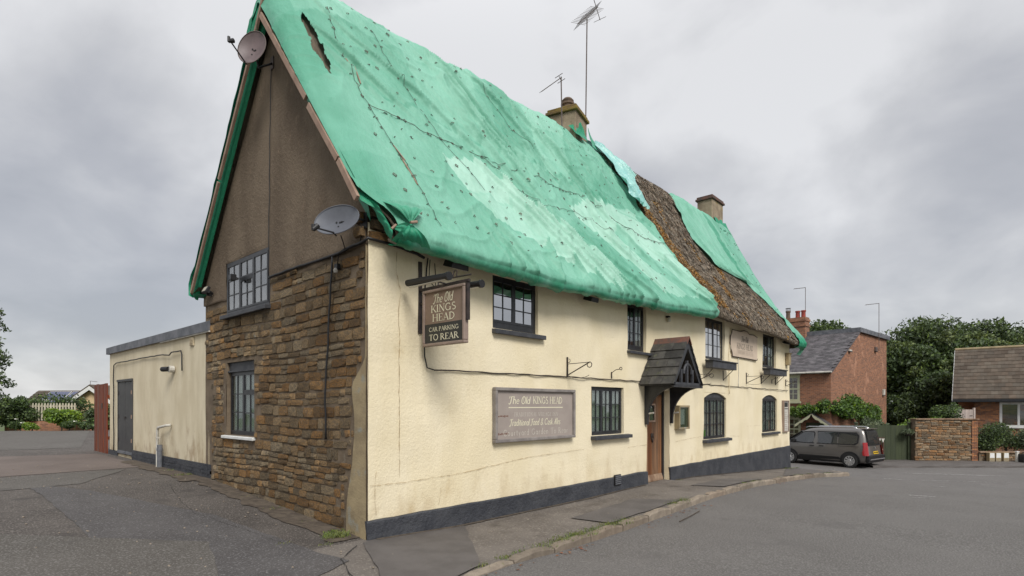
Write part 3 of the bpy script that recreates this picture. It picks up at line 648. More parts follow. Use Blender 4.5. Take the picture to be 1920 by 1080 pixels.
q = B(); q.box(-.0, 1.18, -.02, .05, 1.162, 1.33); q.box(-.01, 1.19, -.05, .05, 1.15, 1.175); q.done('lintel_board', M['dkgrey'], w)

# ---- door
db = B(); db.box(DO['u0']-.0, DO['u0']+.05, .14, .30, -.12, 2.12); db.box(DO['u1']-.07, DO['u1'], .13, .30, -.12, 2.12); db.box(DO['u0']+.05, DO['u1']-.07, .14, .30, 2.02, 2.12)
door = db.done('door', M['black'], pub)
xa = DO['u0']+.05; xe = DO['u1']-.07; bw = (xe-xa)/6; bx = [xa+i*bw for i in range(7)]
lx0, lx1 = bx[2], bx[4]   # the little light sits in the middle boards
for i in range(6):
    x0, x1 = bx[i], bx[i+1]
    for (za, zb_) in (([(.10, 1.36), (1.80, 2.02)] if i in (2, 3) else [(.10, 2.02)])):
        q = B(); q.box(x0+.003, x1-.003, .165+.002*(i % 2), .20, za, zb_); q.done('door_board', M['door'], door, bevel=.004)
q = B(); q.prism([(xa, .165, .10), (xa, .12, -.02), (xa, .12, -.06), (xa, .20, -.06), (xa, .20, .10)], (xe-xa, 0, 0)); q.done('weather_board', M['doorpale'], door)
q = B()
for (x0, x1, z0, z1) in ((lx0, lx1, 1.36, 1.40), (lx0, lx1, 1.76, 1.80), (lx0, lx0+.035, 1.40, 1.76), (lx1-.035, lx1, 1.40, 1.76)): q.box(x0, x1, .152, .18, z0, z1)
q.done('light_frame', M['batten'], door); q = B(); q.box(lx0+.035, lx1-.035, .170, .176, 1.40, 1.76); q.done('door_pane', M['glass'], door); q = B(); q.box(lx0, lx1, .20, .22, 1.3, 1.85); q.done('door_backing', M['room'], door)
kx = (lx0+lx1)/2; q = B(); q.tube([V(kx+.05*math.cos(t), .145, .98+.06*math.sin(t)) for t in np.linspace(0, 6.28, 13)], .012, 6); q.box(kx-.06, kx+.06, .148, .164, 1.0, 1.09); q.tube([(kx, .16, .90), (kx, .13, .88)], .02, 8); q.done('door_knocker', M['iron'], door)
q = B(); q.box(DO['u0']-.02, DO['u1']+.02, -.10, .13, -.2, -.065); q.done('door_step', M['pave'], door, bevel=.01)

# ---- porch hood: black gable on curved brackets, slated
PX, PD, PZ, PE = 7.85, -.82, 3.27, 2.27; HW = .70
pb = B()
def rafter(y0, y1, xo, t=.05):
    for s in (-1, 1):
        pb.prism([(PX, y0, PZ-.02), (PX+s*(HW+.02), y0, PE-.02), (PX+s*(HW-.07), y0, PE-.04), (PX, y0, PZ-.22)], (0, y1-y0, 0))
rafter(PD, PD+.05, 0); rafter(-.06, -.005, 0)
pb.box(PX-HW, PX-HW+.07, PD, -.005, PE-.07, PE-.01); pb.box(PX+HW-.07, PX+HW, PD, -.005, PE-.07, PE-.01)
pb.box(PX-HW, PX+HW+.1, PD+.0, PD+.06, PE-.11, PE-.045)
for s in (-1, 1):  # boarding under the slates
    pb.prism([(PX, PD+.02, PZ-.03), (PX+s*HW, PD+.02, PE-.0), (PX+s*HW, PD+.02, PE-.02), (PX, PD+.02, PZ-.06)], (0, -PD-.03, 0))
porch = pb.done('porch', M['black'], pub)
for sx in (PX-HW+.20, PX+HW+.045):
    q = B(); n = 9; P0 = [(sx, -.02+(PD+.05)*math.sin(t)*1.0, PE-.06-.78*(1-math.sin(t)**.0*1)+0) for t in (0,)]
    arcp = [(sx, -.075+(PD+.12)*(1-math.cos(t)), PE-.82+.72*math.sin(t)) for t in np.linspace(0, math.pi/2, n)]
    q.prism([(sx, -.005, PE-.95), (sx, -.075, PE-.95)]+arcp+[(sx, PD+.0, PE-.06), (sx, -.005, PE-.06)], (.07, 0, 0)); q.done('bracket', M['black'], porch)
    q = B(); q.tube([(sx+.03, -.1, PE-.70), (sx+.03, -.22, PE-.68)], .02, 6); q.done('knob', M['offwhite'], porch)
q = B()
for xx in (PX-.30, PX+.0, PX+.28): q.box(xx-.03, xx+.03, PD+.005, PD+.05, PE-.04, PE+.30 if abs(xx-PX) > .1 else PE+.5)
q.tube([(PX+.02+.2*math.cos(t), PD+.02, PE+.20+.22*math.sin(t)) for t in np.linspace(0, math.pi, 10)], .03, 6); q.box(PX-HW+.05, PX+HW-.05, PD+.002, PD+.07, PE-.045, PE+.0); q.done('tracery', M['dkgrey'], porch)
sl = Vector((HW, 0, PE-PZ)); slen = sl.length; k = 0
for side in (-1, 1):
    for row in range(5):
        t0 = (row)/5*.98+.02; t1 = t0+.26
        n = 3; off = .13*(row % 2); edges = [PD-.03]+sorted([PD+.28*j+off*1.0 for j in (1, 2)])+[.0-.003]
        for j in range(3):
            y0, y1 = edges[j]+.004, edges[j+1]-.004
            if y1-y0 < .04: continue
            lift = .020+random.uniform(-.003, .003); sg = side
            nrm = Vector((sg*(PZ-PE), 0, HW)).normalized()
            a = Vector((PX+sg*HW*t0, 0, PZ-(PZ-PE)*t0))+nrm*(.004); c = Vector((PX+sg*HW*min(t1, 1.07), 0, PZ-(PZ-PE)*min(t1, 1.07)))+nrm*(lift+.012)
            q = B(); q.prism([(a.x, y0, a.z), (c.x, y0, c.z), (c.x+nrm.x*.016, y0, c.z+nrm.z*.016), (a.x+nrm.x*.016, y0, a.z+nrm.z*.016)], (0, y1-y0, 0)); q.done('slate', M['slate'], porch)
for y0, y1 in ((PD-.04, PD+.38), (PD+.385, -.004)):
    q = B(); q.prism([(PX-.13, y0, PZ-.135), (PX, y0, PZ+.05), (PX+.13, y0, PZ-.135), (PX+.11, y0, PZ-.14), (PX, y0, PZ+.02), (PX-.11, y0, PZ-.14)], (0, y1-y0, 0)); q.done('ridge_tile', M['ridge'], porch)

# ---------------------------------------------------------------- roof
PR = [(.05, 4.08), (-.20, 3.93), (-.37, 3.83), (-.45, 3.84), (-.455, 3.95), (-.22, 4.34), (0, 4.70), (.5, 5.48), (1.5, 7.08), (2.35, 8.6), (2.65, 8.88), (2.95, 8.6), (3.8, 7.2), (4.8, 5.55), (5.5, 4.6), (5.85, 4.2), (5.92, 4.0), (5.75, 3.90), (5.4, 4.0)]
def dense(P, n):
    P = np.array(P, float); s = np.r_[0, np.cumsum(np.hypot(*np.diff(P, axis=0).T))]; t = np.linspace(0, s[-1], 900)
    Q = np.stack([np.interp(t, s, P[:, i]) for i in (0, 1)], -1); k = np.hanning(11); k /= k.sum(); Qp = np.pad(Q, ((5, 5), (0, 0)), 'edge')
    Q = np.stack([np.convolve(Qp[:, i], k, 'valid') for i in (0, 1)], -1); s = np.r_[0, np.cumsum(np.hypot(*np.diff(Q, axis=0).T))]; return Q, s
PQ, PS = dense(PR, 0); PT = PS[-1]
YPK = PS[np.argmax(PQ[:, 1])]   # arc length at the ridge
def prof(v): return np.interp(v, PS, PQ[:, 0]), np.interp(v, PS, PQ[:, 1])
def roof(x, v):
    """point on the thatch: x along the ridge, v = arc length from under the front eave over the ridge to the rear"""
    x = np.asarray(x, float); y, z = prof(v); y = y+0*x; z = z+0*x; v = v+0*x
    Yf = np.where(y < 2.65, y, 5.3-y)
    e = np.interp(x, [-1, 4.2, 5.9, 10, 12.6, 16.8, 19], [0, 0, .06, .26, .26, .17, .1])*(1-sm(-.3, .9, Yf))
    r = np.interp(x, [-1, 1.2, 3.7, 7.4, 10.3, 13, 18.7], [-.1, 0, .1, .2, .14, .2, .32])*sm(.6, 2.65, Yf)
    z = z+e+r+.02*np.sin(x*1.3+.6)+.012*np.sin(x*3.1)
    zb = 4.40+1.32*(Yf+.15)
    t = np.clip((.50-x)/.73, 0, 1); z = z-np.maximum(z-zb, 0)*.92*(1-np.sqrt(1-t*t*.999))*(Yf > -.3)
    t = np.clip((x-18.1)/.7, 0, 1); z = z-.30*(1-np.sqrt(1-t*t*.98))*sm(-.4, .4, Yf)
    return x, y, z
def xs0(v): return .13-.365*sm(.75, 1.4, v)
def roofgrid(xf, vs, off, s_n):
    """grid of points offset along the surface normal; xf(s, v) -> x"""
    S, Vv = np.meshgrid(np.linspace(0, 1, s_n), vs); Xx = xf(S, Vv); a = np.stack(roof(Xx, Vv), -1)
    du = np.stack(roof(Xx+.03, Vv), -1)-a; dv = np.stack(roof(Xx, np.clip(Vv+.02, 0, PT)), -1)-np.stack(roof(Xx, np.clip(Vv-.02, 0, PT)), -1)
    n = np.cross(du, dv); n /= np.linalg.norm(n, axis=-1, keepdims=True)+1e-9
    return Xx, Vv, a, n*off
vs = np.linspace(0, PT, 150); Xx, Vv, a, n = roofgrid(lambda s, v: (xs0(v)+.025)*(1-s)+18.75*s, vs, 1.0, 330)
d = np.array([fbm((x*1.3, v*.9, 4), 3)*.014+.003*noise.noise(Vector((x*14, v*1.2, 0))) for x, v in zip(Xx.ravel(), Vv.ravel())]).reshape(Xx.shape)
# the block-cut ridge layer stands 7 cm proud where the thatch is bare
d = d*sm(8.6, 9.4, Xx)*(1-.0*Xx)-.05*(1-sm(8.2, 9.2, Xx)); edge = .62+.10*np.sin(Xx*2.1)+.05*np.sin(Xx*5.3); d += .07*(np.abs(Vv-YPK) < edge)*(Xx > 9.6)*(Xx < 13.4)
Pt = a+n*d[..., None]
thatch = npmesh('thatch', Pt.reshape(-1, 3), gridf(*Xx.shape)[:, ::-1], M['thatch'], smooth=True, parent=pub)
# barge closing of the thatch down to the gable
b = B()
for j, v in enumerate(np.linspace(.3, PT-.3, 60)):
    x, y, z = [float(q) for q in roof(float(xs0(v))+.03, v)]; b.v += [(x, y, z), (max(.05, x), y, z-.04)]
b.f = [(2*i, 2*i+1, 2*i+3, 2*i+2) for i in range(59)]; b.done('barge_thatch', M['thatch'], pub)
b = B(); nv = 80
for j, v in enumerate(np.linspace(0, PT, nv)):
    x, y, z = [float(q) for q in roof(18.72, v)]; b.v += [(x, y, z), (18.5, 2.65+(y-2.65)*.9, 3.9)]
b.f = [(2*i, 2*i+2, 2*i+3, 2*i+1) for i in range(nv-1)]; b.done('far_barge_thatch', M['thatch'], pub)
# loose straw and moss over the bare thatch
farLx = ([(13.0, 2.7), (13.15, 2.25), (13.05, 1.43), (13.68, .96), (14.82, .88), (16.6, 1.0), (17.1, .68), (17.7, .29), (17.75, -.6)])
def fl(y): return float(np.interp(y, [-.6, .29, .68, .93, 1.0, 1.43, 2.25, 2.7], [17.9, 17.75, 17.1, 16.2, 13.75, 13.15, 13.2, 13.0]))
def mr_(y): return float(np.interp(y, [-.6, -.29, .37, 1.03, 1.7, 2.26, 2.65], [10.42, 10.45, 10.40, 10.15, 9.6, 9.39, 9.1]))
def straw_cluster(name, n, m, lw, keep, seed, kind='stuff'):
    r = np.random.default_rng(seed); vsn = []; fs = []
    c = 0
    while c < n:
        x = r.uniform(9.2, 18.3); v = r.uniform(.35, YPK+.25); y, _ = prof(v)
        if not keep(x, float(y), r): continue
        p = Vector([float(q) for q in roof(x, v)]); p2 = Vector([float(q) for q in roof(x+r.normal(0, lw[0]*.25), max(.02, v-lw[0]*r.uniform(.5, 1.2)))])
        nn = Vector((0, -.84, .54)); k = .015+.07*(abs(v-YPK) < .6)*(x < 13.4); s = Vector((lw[1]*r.uniform(.5, 1.3), 0, 0))
        i = len(vsn); vsn += [p+nn*(k-.01)-s, p+nn*(k-.01)+s, p2+nn*(k+lw[2]*r.random())+s*.5, p2+nn*(k+lw[2]*r.random())-s*.5]; fs.append((i, i+1, i+2, i+3)); c += 1
    return npmesh(name, np.array([tuple(q) for q in vsn]), np.array(fs), m, smooth=False, parent=pub, kind=kind)
bare = lambda x, y: mr_(y)-.15 < x < fl(y)+.15
straw_cluster('loose_straw', 26000, M['straw'], (.30, .0038, .022), lambda x, y, r: bare(x, y), 5)
def mossy(x, y, r):
    if not bare(x, y): return False
    q = noise.noise(Vector((x*1.6, y*1.2, 3)))+.5*noise.noise(Vector((x*5, y*3, 1))); dL = x-mr_(y)
    return q+max(0, 1.35-dL)*1.0*(y > -.3) > .30+.2*r.random() and (y < 2.0)
straw_cluster('moss_tufts', 13000, M['moss'], (.06, .016, .035), mossy, 6)

# ---- tarpaulins
def wrinkle(x, v, seed=0, A=1):
    f = x-.75*(YPK-v); q = v*.8
    w1 = noise.noise(Vector((f*.45+seed, q*.3, 2.2)))
    n1 = 1-2*abs(noise.noise(Vector((f*1.9+w1*2.2, q*.33+seed, 0))))
    n2 = 1-2*abs(noise.noise(Vector((f*4.6+w1*3, q*.55, 5+seed)))); n3 = noise.noise(Vector((f*12, q*2.2, 9))); n5 = 1-2*abs(noise.noise(Vector((f*8.5+w1*4, v*1.6, 21+seed))))
    mask = max(0, min(1, .55+1.3*noise.noise(Vector((x*.4, v*.5, 7+seed)))))
    n4 = 1-2*abs(noise.noise(Vector((f*1.1-v*1.3+w1*2, v*.8+x*.3, 15+seed))))
    A *= (.25+.75*float(sm(-.15, .6, x)))*(1-.55*float(sm(YPK+.1, YPK+.6, v)))
    return A*(.075*max(0, n1)**5*(mask+.2)*1.6+.034*max(0, n2)**2*(mask+.15)+.030*max(0, n4)**6+.012*max(0, n5)**3+.005*n3+.03*noise.noise(Vector((x*.8, v*.7, 11))))
def inpoly(x, y, P, soft=.08):
    c = False; j = len(P)-1
    for i in range(len(P)):
        if (P[i][1] > y) != (P[j][1] > y) and x < (P[j][0]-P[i][0])*(y-P[i][1])/(P[j][1]-P[i][1])+P[i][0]: c = not c
        j = i
    return c
panels = [([(1.83, .63), (2.9, .85), (4.7, .28), (5.95, -.42), (5.6, -.5), (3.22, -.14), (2.34, .03)], .28), ([(5.4, .75), (7.2, 1.1), (8.96, 1.33), (9.9, .8), (10.48, .37), (10.6, -.35), (7.7, -.35), (6.6, .1)], .26),
          ([(2.2, 1.0), (3.5, 1.3), (4.3, 2.7), (2.0, 2.7)], .10), ([(5.2, 1.2), (6.2, 1.2), (7.6, 2.7), (5.9, 2.7)], .14), ([(0, 2), (.9, 2.1), (1.8, 2.75), (0, 2.75)], .1),
          ([(3.9, 1.35), (4.7, 1.3), (5.4, 2.7), (4.9, 2.7)], -.10), ([(6.3, .9), (7.2, 1.1), (8.7, 1.25), (8.9, 1.9), (7.6, 1.5)], -.08), ([(2.6, -.1), (4.2, -.2), (4.5, -.45), (2.3, -.45)], .1), ([(6.9, .6), (7.7, .75), (9.6, -.3), (8.9, -.35)], -.16), ([(4.9, .35), (5.5, .6), (7.2, -.35), (6.2, -.38)], -.08)]
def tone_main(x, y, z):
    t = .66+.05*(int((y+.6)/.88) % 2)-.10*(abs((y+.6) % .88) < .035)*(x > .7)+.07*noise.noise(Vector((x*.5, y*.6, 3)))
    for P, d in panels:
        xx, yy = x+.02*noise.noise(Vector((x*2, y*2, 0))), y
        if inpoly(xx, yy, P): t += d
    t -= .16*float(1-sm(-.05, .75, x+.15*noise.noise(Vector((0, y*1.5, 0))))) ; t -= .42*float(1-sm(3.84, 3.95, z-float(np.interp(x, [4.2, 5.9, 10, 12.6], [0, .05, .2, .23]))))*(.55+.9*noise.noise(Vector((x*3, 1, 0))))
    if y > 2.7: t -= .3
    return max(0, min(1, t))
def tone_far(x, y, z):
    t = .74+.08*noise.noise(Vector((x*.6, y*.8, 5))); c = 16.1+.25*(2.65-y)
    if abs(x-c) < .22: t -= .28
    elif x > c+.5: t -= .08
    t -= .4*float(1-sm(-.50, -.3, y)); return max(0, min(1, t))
def tarp(name, xf, vs, sn, m, off, A, tone, label, seed, hole=None, cat='tarpaulin', parent=None):
    Xx, Vv, a, n = roofgrid(xf, vs, 1.0, sn)
    dd = np.empty(Xx.shape)
    for i in np.ndindex(Xx.shape): x, v = Xx[i], Vv[i]; g = 0 if v > 1.0 else (1-v); dd[i] = off+wrinkle(x, v, seed, A*(1-.5*g))*(.45 if v < .62 else 1)+g*.030*(1-2*abs(noise.noise(Vector((x*3.2+v*1.5, v*1.2, seed)))))+g*.014*noise.noise(Vector((x*11, v*3, 2)))
    P = (a+n*dd[..., None]); F = gridf(*Xx.shape)[:, ::-1]
    if hole:
        pp = np.stack([Xx, prof(Vv)[0], Vv], -1).reshape(-1, 3); cx = pp[F].mean(1); F = F[[not (hole(*c) and c[2] < YPK) for c in cx]]
    o = npmesh(name, P.reshape(-1, 3), F, m, smooth=True, parent=parent)
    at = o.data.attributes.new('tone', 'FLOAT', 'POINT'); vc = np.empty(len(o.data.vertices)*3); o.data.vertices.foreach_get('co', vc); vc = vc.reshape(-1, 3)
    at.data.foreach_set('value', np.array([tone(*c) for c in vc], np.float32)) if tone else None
    if label: tagd(o, label, cat)
    return o
def dens(v0, v1, n): return np.linspace(v0, v1, n)
def mrx(v):
    y = float(prof(v)[0]); return (mr_(y) if v < YPK else 9.1)+.05*noise.noise(Vector((v*3, 0, 0)))+.03*noise.noise(Vector((v*9, 0, 0)))
vsm = np.concatenate([np.linspace(.36, 1.2, 46), np.linspace(1.22, YPK+.4, 175), np.linspace(YPK+.5, PT-.1, 30)])
mrv = {round(v, 5): mrx(v) for v in vsm}
def tear(x, y, z):
    if not (1.22 < y < 2.02) or x > .45: return False
    t = (y-1.22)/.8; c = .17-.05*t+.015*math.sin(y*19); wd_ = .075*math.sin(math.pi*t)**.6+.008*math.sin(y*33); return abs(x-c) < wd_
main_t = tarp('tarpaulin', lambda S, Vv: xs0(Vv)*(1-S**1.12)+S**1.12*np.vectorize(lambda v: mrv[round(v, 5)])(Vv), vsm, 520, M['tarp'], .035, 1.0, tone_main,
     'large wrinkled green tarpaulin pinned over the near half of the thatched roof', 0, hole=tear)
vsf = np.concatenate([np.linspace(.36, 1.2, 36), np.linspace(1.23, YPK+.4, 80), np.linspace(YPK+.5, PT-.1, 20)])
flv = {round(v, 5): fl(float(prof(v)[0]) if v < YPK else 2.65)+.04*noise.noise(Vector((v*4, 3, 0))) for v in vsf}
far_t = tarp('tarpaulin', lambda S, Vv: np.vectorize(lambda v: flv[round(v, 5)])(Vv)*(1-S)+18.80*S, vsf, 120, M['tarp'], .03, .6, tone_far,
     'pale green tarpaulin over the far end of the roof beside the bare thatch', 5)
# the far tarpaulin turned down over the end of the roof
b = B(); vv = np.linspace(.36, PT-.1, 90)
for v in vv:
    x, y, z = [float(q) for q in roof(18.80, v)]; k = .02*noise.noise(Vector((v*5, 0, 0)))
    b.v += [(18.80, y+(y-2.65)*.006, z+.03), (18.83+k, y, z-.12), (18.81+k, y+(2.65-y)*.04, z-.30-2*k)]
for i in range(len(vv)-1):
    for k in (0, 1): a_ = 3*i+k; b.f.append((a_, a_+3, a_+4, a_+1))
o = b.done('turned_edge', M['tarp'], far_t, smooth=True); at = o.data.attributes.new('tone', 'FLOAT', 'POINT'); at.data.foreach_set('value', np.full(len(b.v), .6, np.float32))
va = np.linspace(YPK-2.15, YPK+.1, 60)
def aqx(v): y = float(prof(v)[0]); return float(np.interp(y, [1.45, 1.64, 1.83, 2.23, 2.65], [9.95, 10.22, 10.3, 10.4, 10.25]))+.06*noise.noise(Vector((v*4, 7, 0)))
aq = {round(v, 5): (mrx(v)-.30, aqx(v)) for v in va}
tarp('tarpaulin', lambda S, Vv: np.vectorize(lambda v: aq[round(v, 5)][0])(Vv)*(1-S)+np.vectorize(lambda v: aq[round(v, 5)][1])(Vv)*S, va, 60, M['aqua'], .13, 1.1, None,
     'small pale aqua plastic sheet hanging below the front chimney on bare thatch', 9)
# verge: tarpaulin turned in under the timber battens
def tarpbit(name, b, tone, parent=main_t):
    o = b.done(name, M['tarp'], parent, smooth=True); at = o.data.attributes.new('tone', 'FLOAT', 'POINT'); at.data.foreach_set('value', np.full(len(b.v), tone, np.float32)); return o
b = B(); Ys = np.linspace(-.16, 2.62, 60)
for Y in Ys:
    zb = 4.36+1.318*(Y+.15); k = .025*noise.noise(Vector((Y*2.3, 0, 0))); wob = .05+.05*noise.noise(Vector((Y*1.3, 5, 0)))
    b.v += [(-.225, Y-.02, zb+.14), (-.10+k, Y+.01, zb+.05), (-.055, Y+.03, zb-.10-wob), (-.04, Y+.04, zb-.17-wob)]
for i in range(59):
    for k in range(3): a_ = 4*i+k; b.f.append((a_, a_+1, a_+5, a_+4))
tarpbit('verge_fold', b, .34)
b = B(); Ys = np.linspace(2.66, 5.72, 60)
for Y in Ys:
    zb = 8.02-1.33*(Y-2.62); k = .025*noise.noise(Vector((Y*2.3, 9, 0)))
    b.v += [(-.225, Y+.02, zb+.16), (-.20+k*.5, Y+.03, zb+.02), (-.165, Y, zb-.05), (-.12, Y, zb-.06)]
for i in range(59):
    for k in range(3): a_ = 4*i+k; b.f.append((a_, a_+4, a_+5, a_+1))
tarpbit('verge_fold', b, .2)
def flap(pts, nu, nv, tone, puck=.03, name='loose_flap', seed=0):
    P = [Vector(p) for p in pts]; b = B(); nn = (P[1]-P[0]).cross(P[3]-P[0]).normalized()
    for j in range(nv+1):
        for i in range(nu+1):
            s, t = i/nu, j/nv; p = (P[0]*(1-s)+P[1]*s)*(1-t)+(P[3]*(1-s)+P[2]*s)*t
            k = puck*(1-2*abs(noise.noise(Vector((s*5+seed, t*1.5, seed)))))*math.sin(math.pi*min(1, t+.15)); b.v.append(p+nn*k)
    for j in range(nv):
        for i in range(nu): a_ = j*(nu+1)+i; b.f.append((a_, a_+1, a_+nu+2, a_+nu+1))
    return tarpbit(name, b, tone)
flap([(-.24, 2.55, 8.18), (-.26, 2.98, 8.05), (-.28, 3.16, 7.42), (-.26, 2.78, 7.62)], 14, 10, .18, .03, seed=3)
flap([(-.22, 2.75, 8.1), (.2, 2.8, 8.8), (.2, 3.2, 8.1), (-.22, 3.1, 7.5)], 14, 10, .3, .03, seed=5)
# gathered bunch at the near eaves corner
def bunch(c, ends, n, tone, seed):
    """a pinched fan of folds from a tie point out to a line"""
    b = B(); c = Vector(c); A_, C_ = Vector(ends[0]), Vector(ends[1]); rows = 9
    for j in range(rows):
        t = j/(rows-1)
        for i in range(n+1):
            s = i/n; e = A_.lerp(C_, s); p = c.lerp(e, t**.8); k = .035*math.sin(s*math.pi*n*.5+seed)*min(1, t*1.8)*(1-.3*t); p = p+Vector((-.35, -.75, .2))*k+Vector((-.05, -.10, 0))*math.sin(math.pi*t)
            b.v.append(p)
    for j in range(rows-1):
        for i in range(n): a_ = j*(n+1)+i; b.f.append((a_, a_+1, a_+n+2, a_+n+1))
    return tarpbit('gathered_corner', b, tone)
bunch((.30, -.52, 4.10), ((.02, -.30, 4.36), (.62, -.38, 4.40)), 16, .40, 0)
bunch((.30, -.52, 4.10), ((.06, -.42, 3.84), (.66, -.47, 3.84)), 16, .30, 1)
bunch((.08, -.40, 4.02), ((-.10, -.14, 4.40), (.06, -.42, 3.84)), 12, .22, 2)
bunch((.08, -.40, 4.02), ((.30, -.50, 4.10), (.25, -.47, 3.86)), 8, .34, 3)
flap([(-.235, .02, 4.58), (-.20, -.16, 4.34), (-.02, -.34, 4.20), (-.02, -.10, 4.56)], 10, 8, .22, .02, seed=12)
q = B(); q.tube([(.25, -.575, 4.09), (.35, -.58, 4.12)], .018, 6); q.tube([(.04, -.46, 3.98), (.11, -.46, 4.05)], .018, 6); q.done('tie', M['batten'], main_t)
# battens
def batten(a, c, w=.085, t=.045):
    a, c = Vector(a), Vector(c); d = (c-a).normalized(); nrm = Vector((-1, 0, 0)); s = d.cross(nrm).normalized()
    Mx = Matrix(((d.x, s.x, nrm.x, a.x), (d.y, s.y, nrm.y, a.y), (d.z, s.z, nrm.z, a.z), (0, 0, 0, 1)))
    b = B(); b.box(0, (c-a).length, -w/2, w/2, 0, t); b.done('batten', M['batten'], main_t, Mx, bevel=.004)
X0 = -.235
batten((X0, 2.58, 7.95), (X0, 1.14, 6.10)); batten((X0-.0, 1.07, 5.97), (X0, .30, 4.99)); batten((X0, .28, 4.965), (X0, -.15, 4.36))
batten((X0, 2.42, 8.30), (X0, 2.86, 7.66), .06); batten((X0, 2.88, 7.60), (X0, 4.28, 5.80), .06); batten((X0, 4.30, 5.76), (X0, 5.66, 3.96), .06)
# pins and twines
pb_ = B(); r = random.Random(11); I1 = int(np.argmax(PQ[:, 1]))+1; I0 = int(np.argmin(PQ[:I1, 0]))
def on_roof(x, y):
    v = float(np.interp(y, PQ[I0:I1, 0], PS[I0:I1]))
    p = Vector([float(q) for q in roof(x, v)]); return p+Vector((0, -.84, .54))*(.055+max(-.02, wrinkle(x, v, 0, 1))*1.0-.012)
def pin(x, y, s=1):
    p = on_roof(x, y); a_ = r.uniform(-.8, .8); d = Vector((math.cos(a_), math.sin(a_)*.54, math.sin(a_)*.84)); n = Vector((0, -.84, .54)); l = .023*s*r.uniform(.6, 1.4); q = d.cross(n)*.02*s
    pb_.tube([p-d*l-n*.03, p-d*l*.8+n*.008, p+d*l*.8+n*.008, p+d*l-n*.03], .0055*s, 4)
    if r.random() < .5: pb_.tube([p-d*l+q, p+d*l+q*1.4], .005*s, 4)
tw = [[(.61, 2.16), (.56, 1.58), (.55, 1.18), (.66, .85), (.84, .32), (.9, -.1), (.95, -.3)], [(.64, .96), (1.53, .94), (2.99, .98), (4.71, 1.05), (6.61, 1.08), (8.56, .85), (10.1, .9)], [(1.5, 2.2), (1.7, 1.5), (2.0, .95), (2.5, .4)], [(4.2, 2.3), (4.6, 1.7), (5.6, 1.2)], [(3.0, .98), (4.2, .55), (5.6, .75), (7.0, .55)]]
tb = B()
for k, P in enumerate(tw):
    for (x0, y0), (x1, y1) in zip(P, P[1:]):
        n = max(2, int(math.hypot(x1-x0, (y1-y0)*1.9)/.12)); pts = []
        for i in range(n+1): t = i/n; pts.append(on_roof(x0+(x1-x0)*t+.02*r.uniform(-1, 1), y0+(y1-y0)*t+.01*r.uniform(-1, 1))+Vector((0, -.01, 0)))
        tb.tube(pts, .0035 if k != 1 else .005, 4)
        for i in range(0, n, 2 if k < 2 else 3): t = i/n; pin(x0+(x1-x0)*t+r.uniform(-.03, .03), y0+(y1-y0)*t+r.uniform(-.02, .02), 1.0)
tb.done('twine', M['twine'], main_t)
for j in range(13):
    for i in range(26):
        x, y = .55+i*.385+r.gauss(0, .09)+.12*(j % 2), -.26+j*.225+r.gauss(0, .045)+.05*math.sin(i*.7)
        if .45 < x < mr_(y)-.1 and -.32 < y < 2.6 and noise.noise(Vector((x*.6, y, 4))) > -.35: pin(x, y, r.choice((.8, 1, 1.15)))
for _ in range(40): pin(r.uniform(16.3, 18.3), r.uniform(.2, 2.4), .9)
pb_.done('fixing_pins', M['pin'], main_t, kind='stuff')
for y0, y1 in ((1.55, 1.4), (1.38, 1.22), (.55, .38), (.36, .1)): q = B(); q.tube([on_roof(.60 if y0 > 1 else .78, y0), on_roof(.64 if y0 > 1 else .86, y1)], .011, 5); q.done('hazel_spar', M['batten'], main_t)

# ---- chimneys
def chimney(name, cx, cy, w, dth, z0, z1, rot, m, cap, potr=.17, poth=.32, label=None):
    Mx = T(cx, cy, 0, rot); b = B(); b.box(-w/2, w/2, -dth/2, dth/2, z0, z1-.16)
    c = b.done(name, M[m], pub, Mx, bevel=.02)
    if label: c['label'] = label
    q = B(); q.box(-w/2-.06, w/2+.06, -dth/2-.06, dth/2+.06, z1-.162, z1-.08); q.box(-w/2-.02, w/2+.02, -dth/2-.02, dth/2+.02, z1-.081, z1); q.done('coping', M[cap], c, bevel=.015)
    return c
c = chimney('chimney', 8.28, 2.85, .86, .80, 8.4, 9.78, .25, 'chimrender', 'mossy', label='near chimney with orange lichen and a squat pot')
q = B(); q.add([(-.43, -.40, 0), (.43, -.40, 0), (.43, .40, 0), (-.43, .40, 0), (-.20, -.18, .14), (.20, -.18, .14), (.20, .18, .14), (-.20, .18, .14)], [(0, 1, 5, 4), (1, 2, 6, 5), (2, 3, 7, 6), (3, 0, 4, 7), (4, 5, 6, 7)]); q.done('flaunching', M['mossy'], c, Matrix.Translation((0, 0, 9.78)))
q = B(); q.lathe([(.15, 0), (.16, .1), (.19, .12), (.19, .17), (.15, .19), (.17, .24), (.12, .30), (0, .31)], 16); q.done('pot', M['pot'], c, Matrix.Translation((0, 0, 9.90)), smooth=False)
c = chimney('chimney', 17.75, 2.75, 1.10, .60, 8.6, 10.0, 0, 'chimrender', 'ridge', label='far plain chimney with brick coping')
flap([(7.75, 2.42, 9.15), (8.3, 2.40, 9.42), (8.45, 2.30, 8.92), (8.0, 2.20, 8.85)], 12, 8, .3, .05, seed=8)
flap([(8.70, 2.45, 9.45), (8.95, 2.5, 9.25), (9.2, 2.35, 8.85), (8.75, 2.35, 8.9)], 10, 8, .45, .04, seed=9)
b = B()
for i in range(15):
    for j in range(5):
        s_, t_ = i/14, j/4; y = 2.40-.0*s_; xx = 17.35+1.15*s_; p = roof(xx, float(np.interp(2.25, PQ[I0:I1, 0], PS[I0:I1]))); b.v.append((xx, 2.44-.30*t_+.02*math.sin(s_*17), float(p[2])+.12*(1-t_)+.38*(1-t_)**2+.03*math.sin(s_*13+t_*3)-.05*t_))
for i in range(14):
    for j in range(4): a_ = i*5+j; b.f.append((a_, a_+1, a_+6, a_+5))
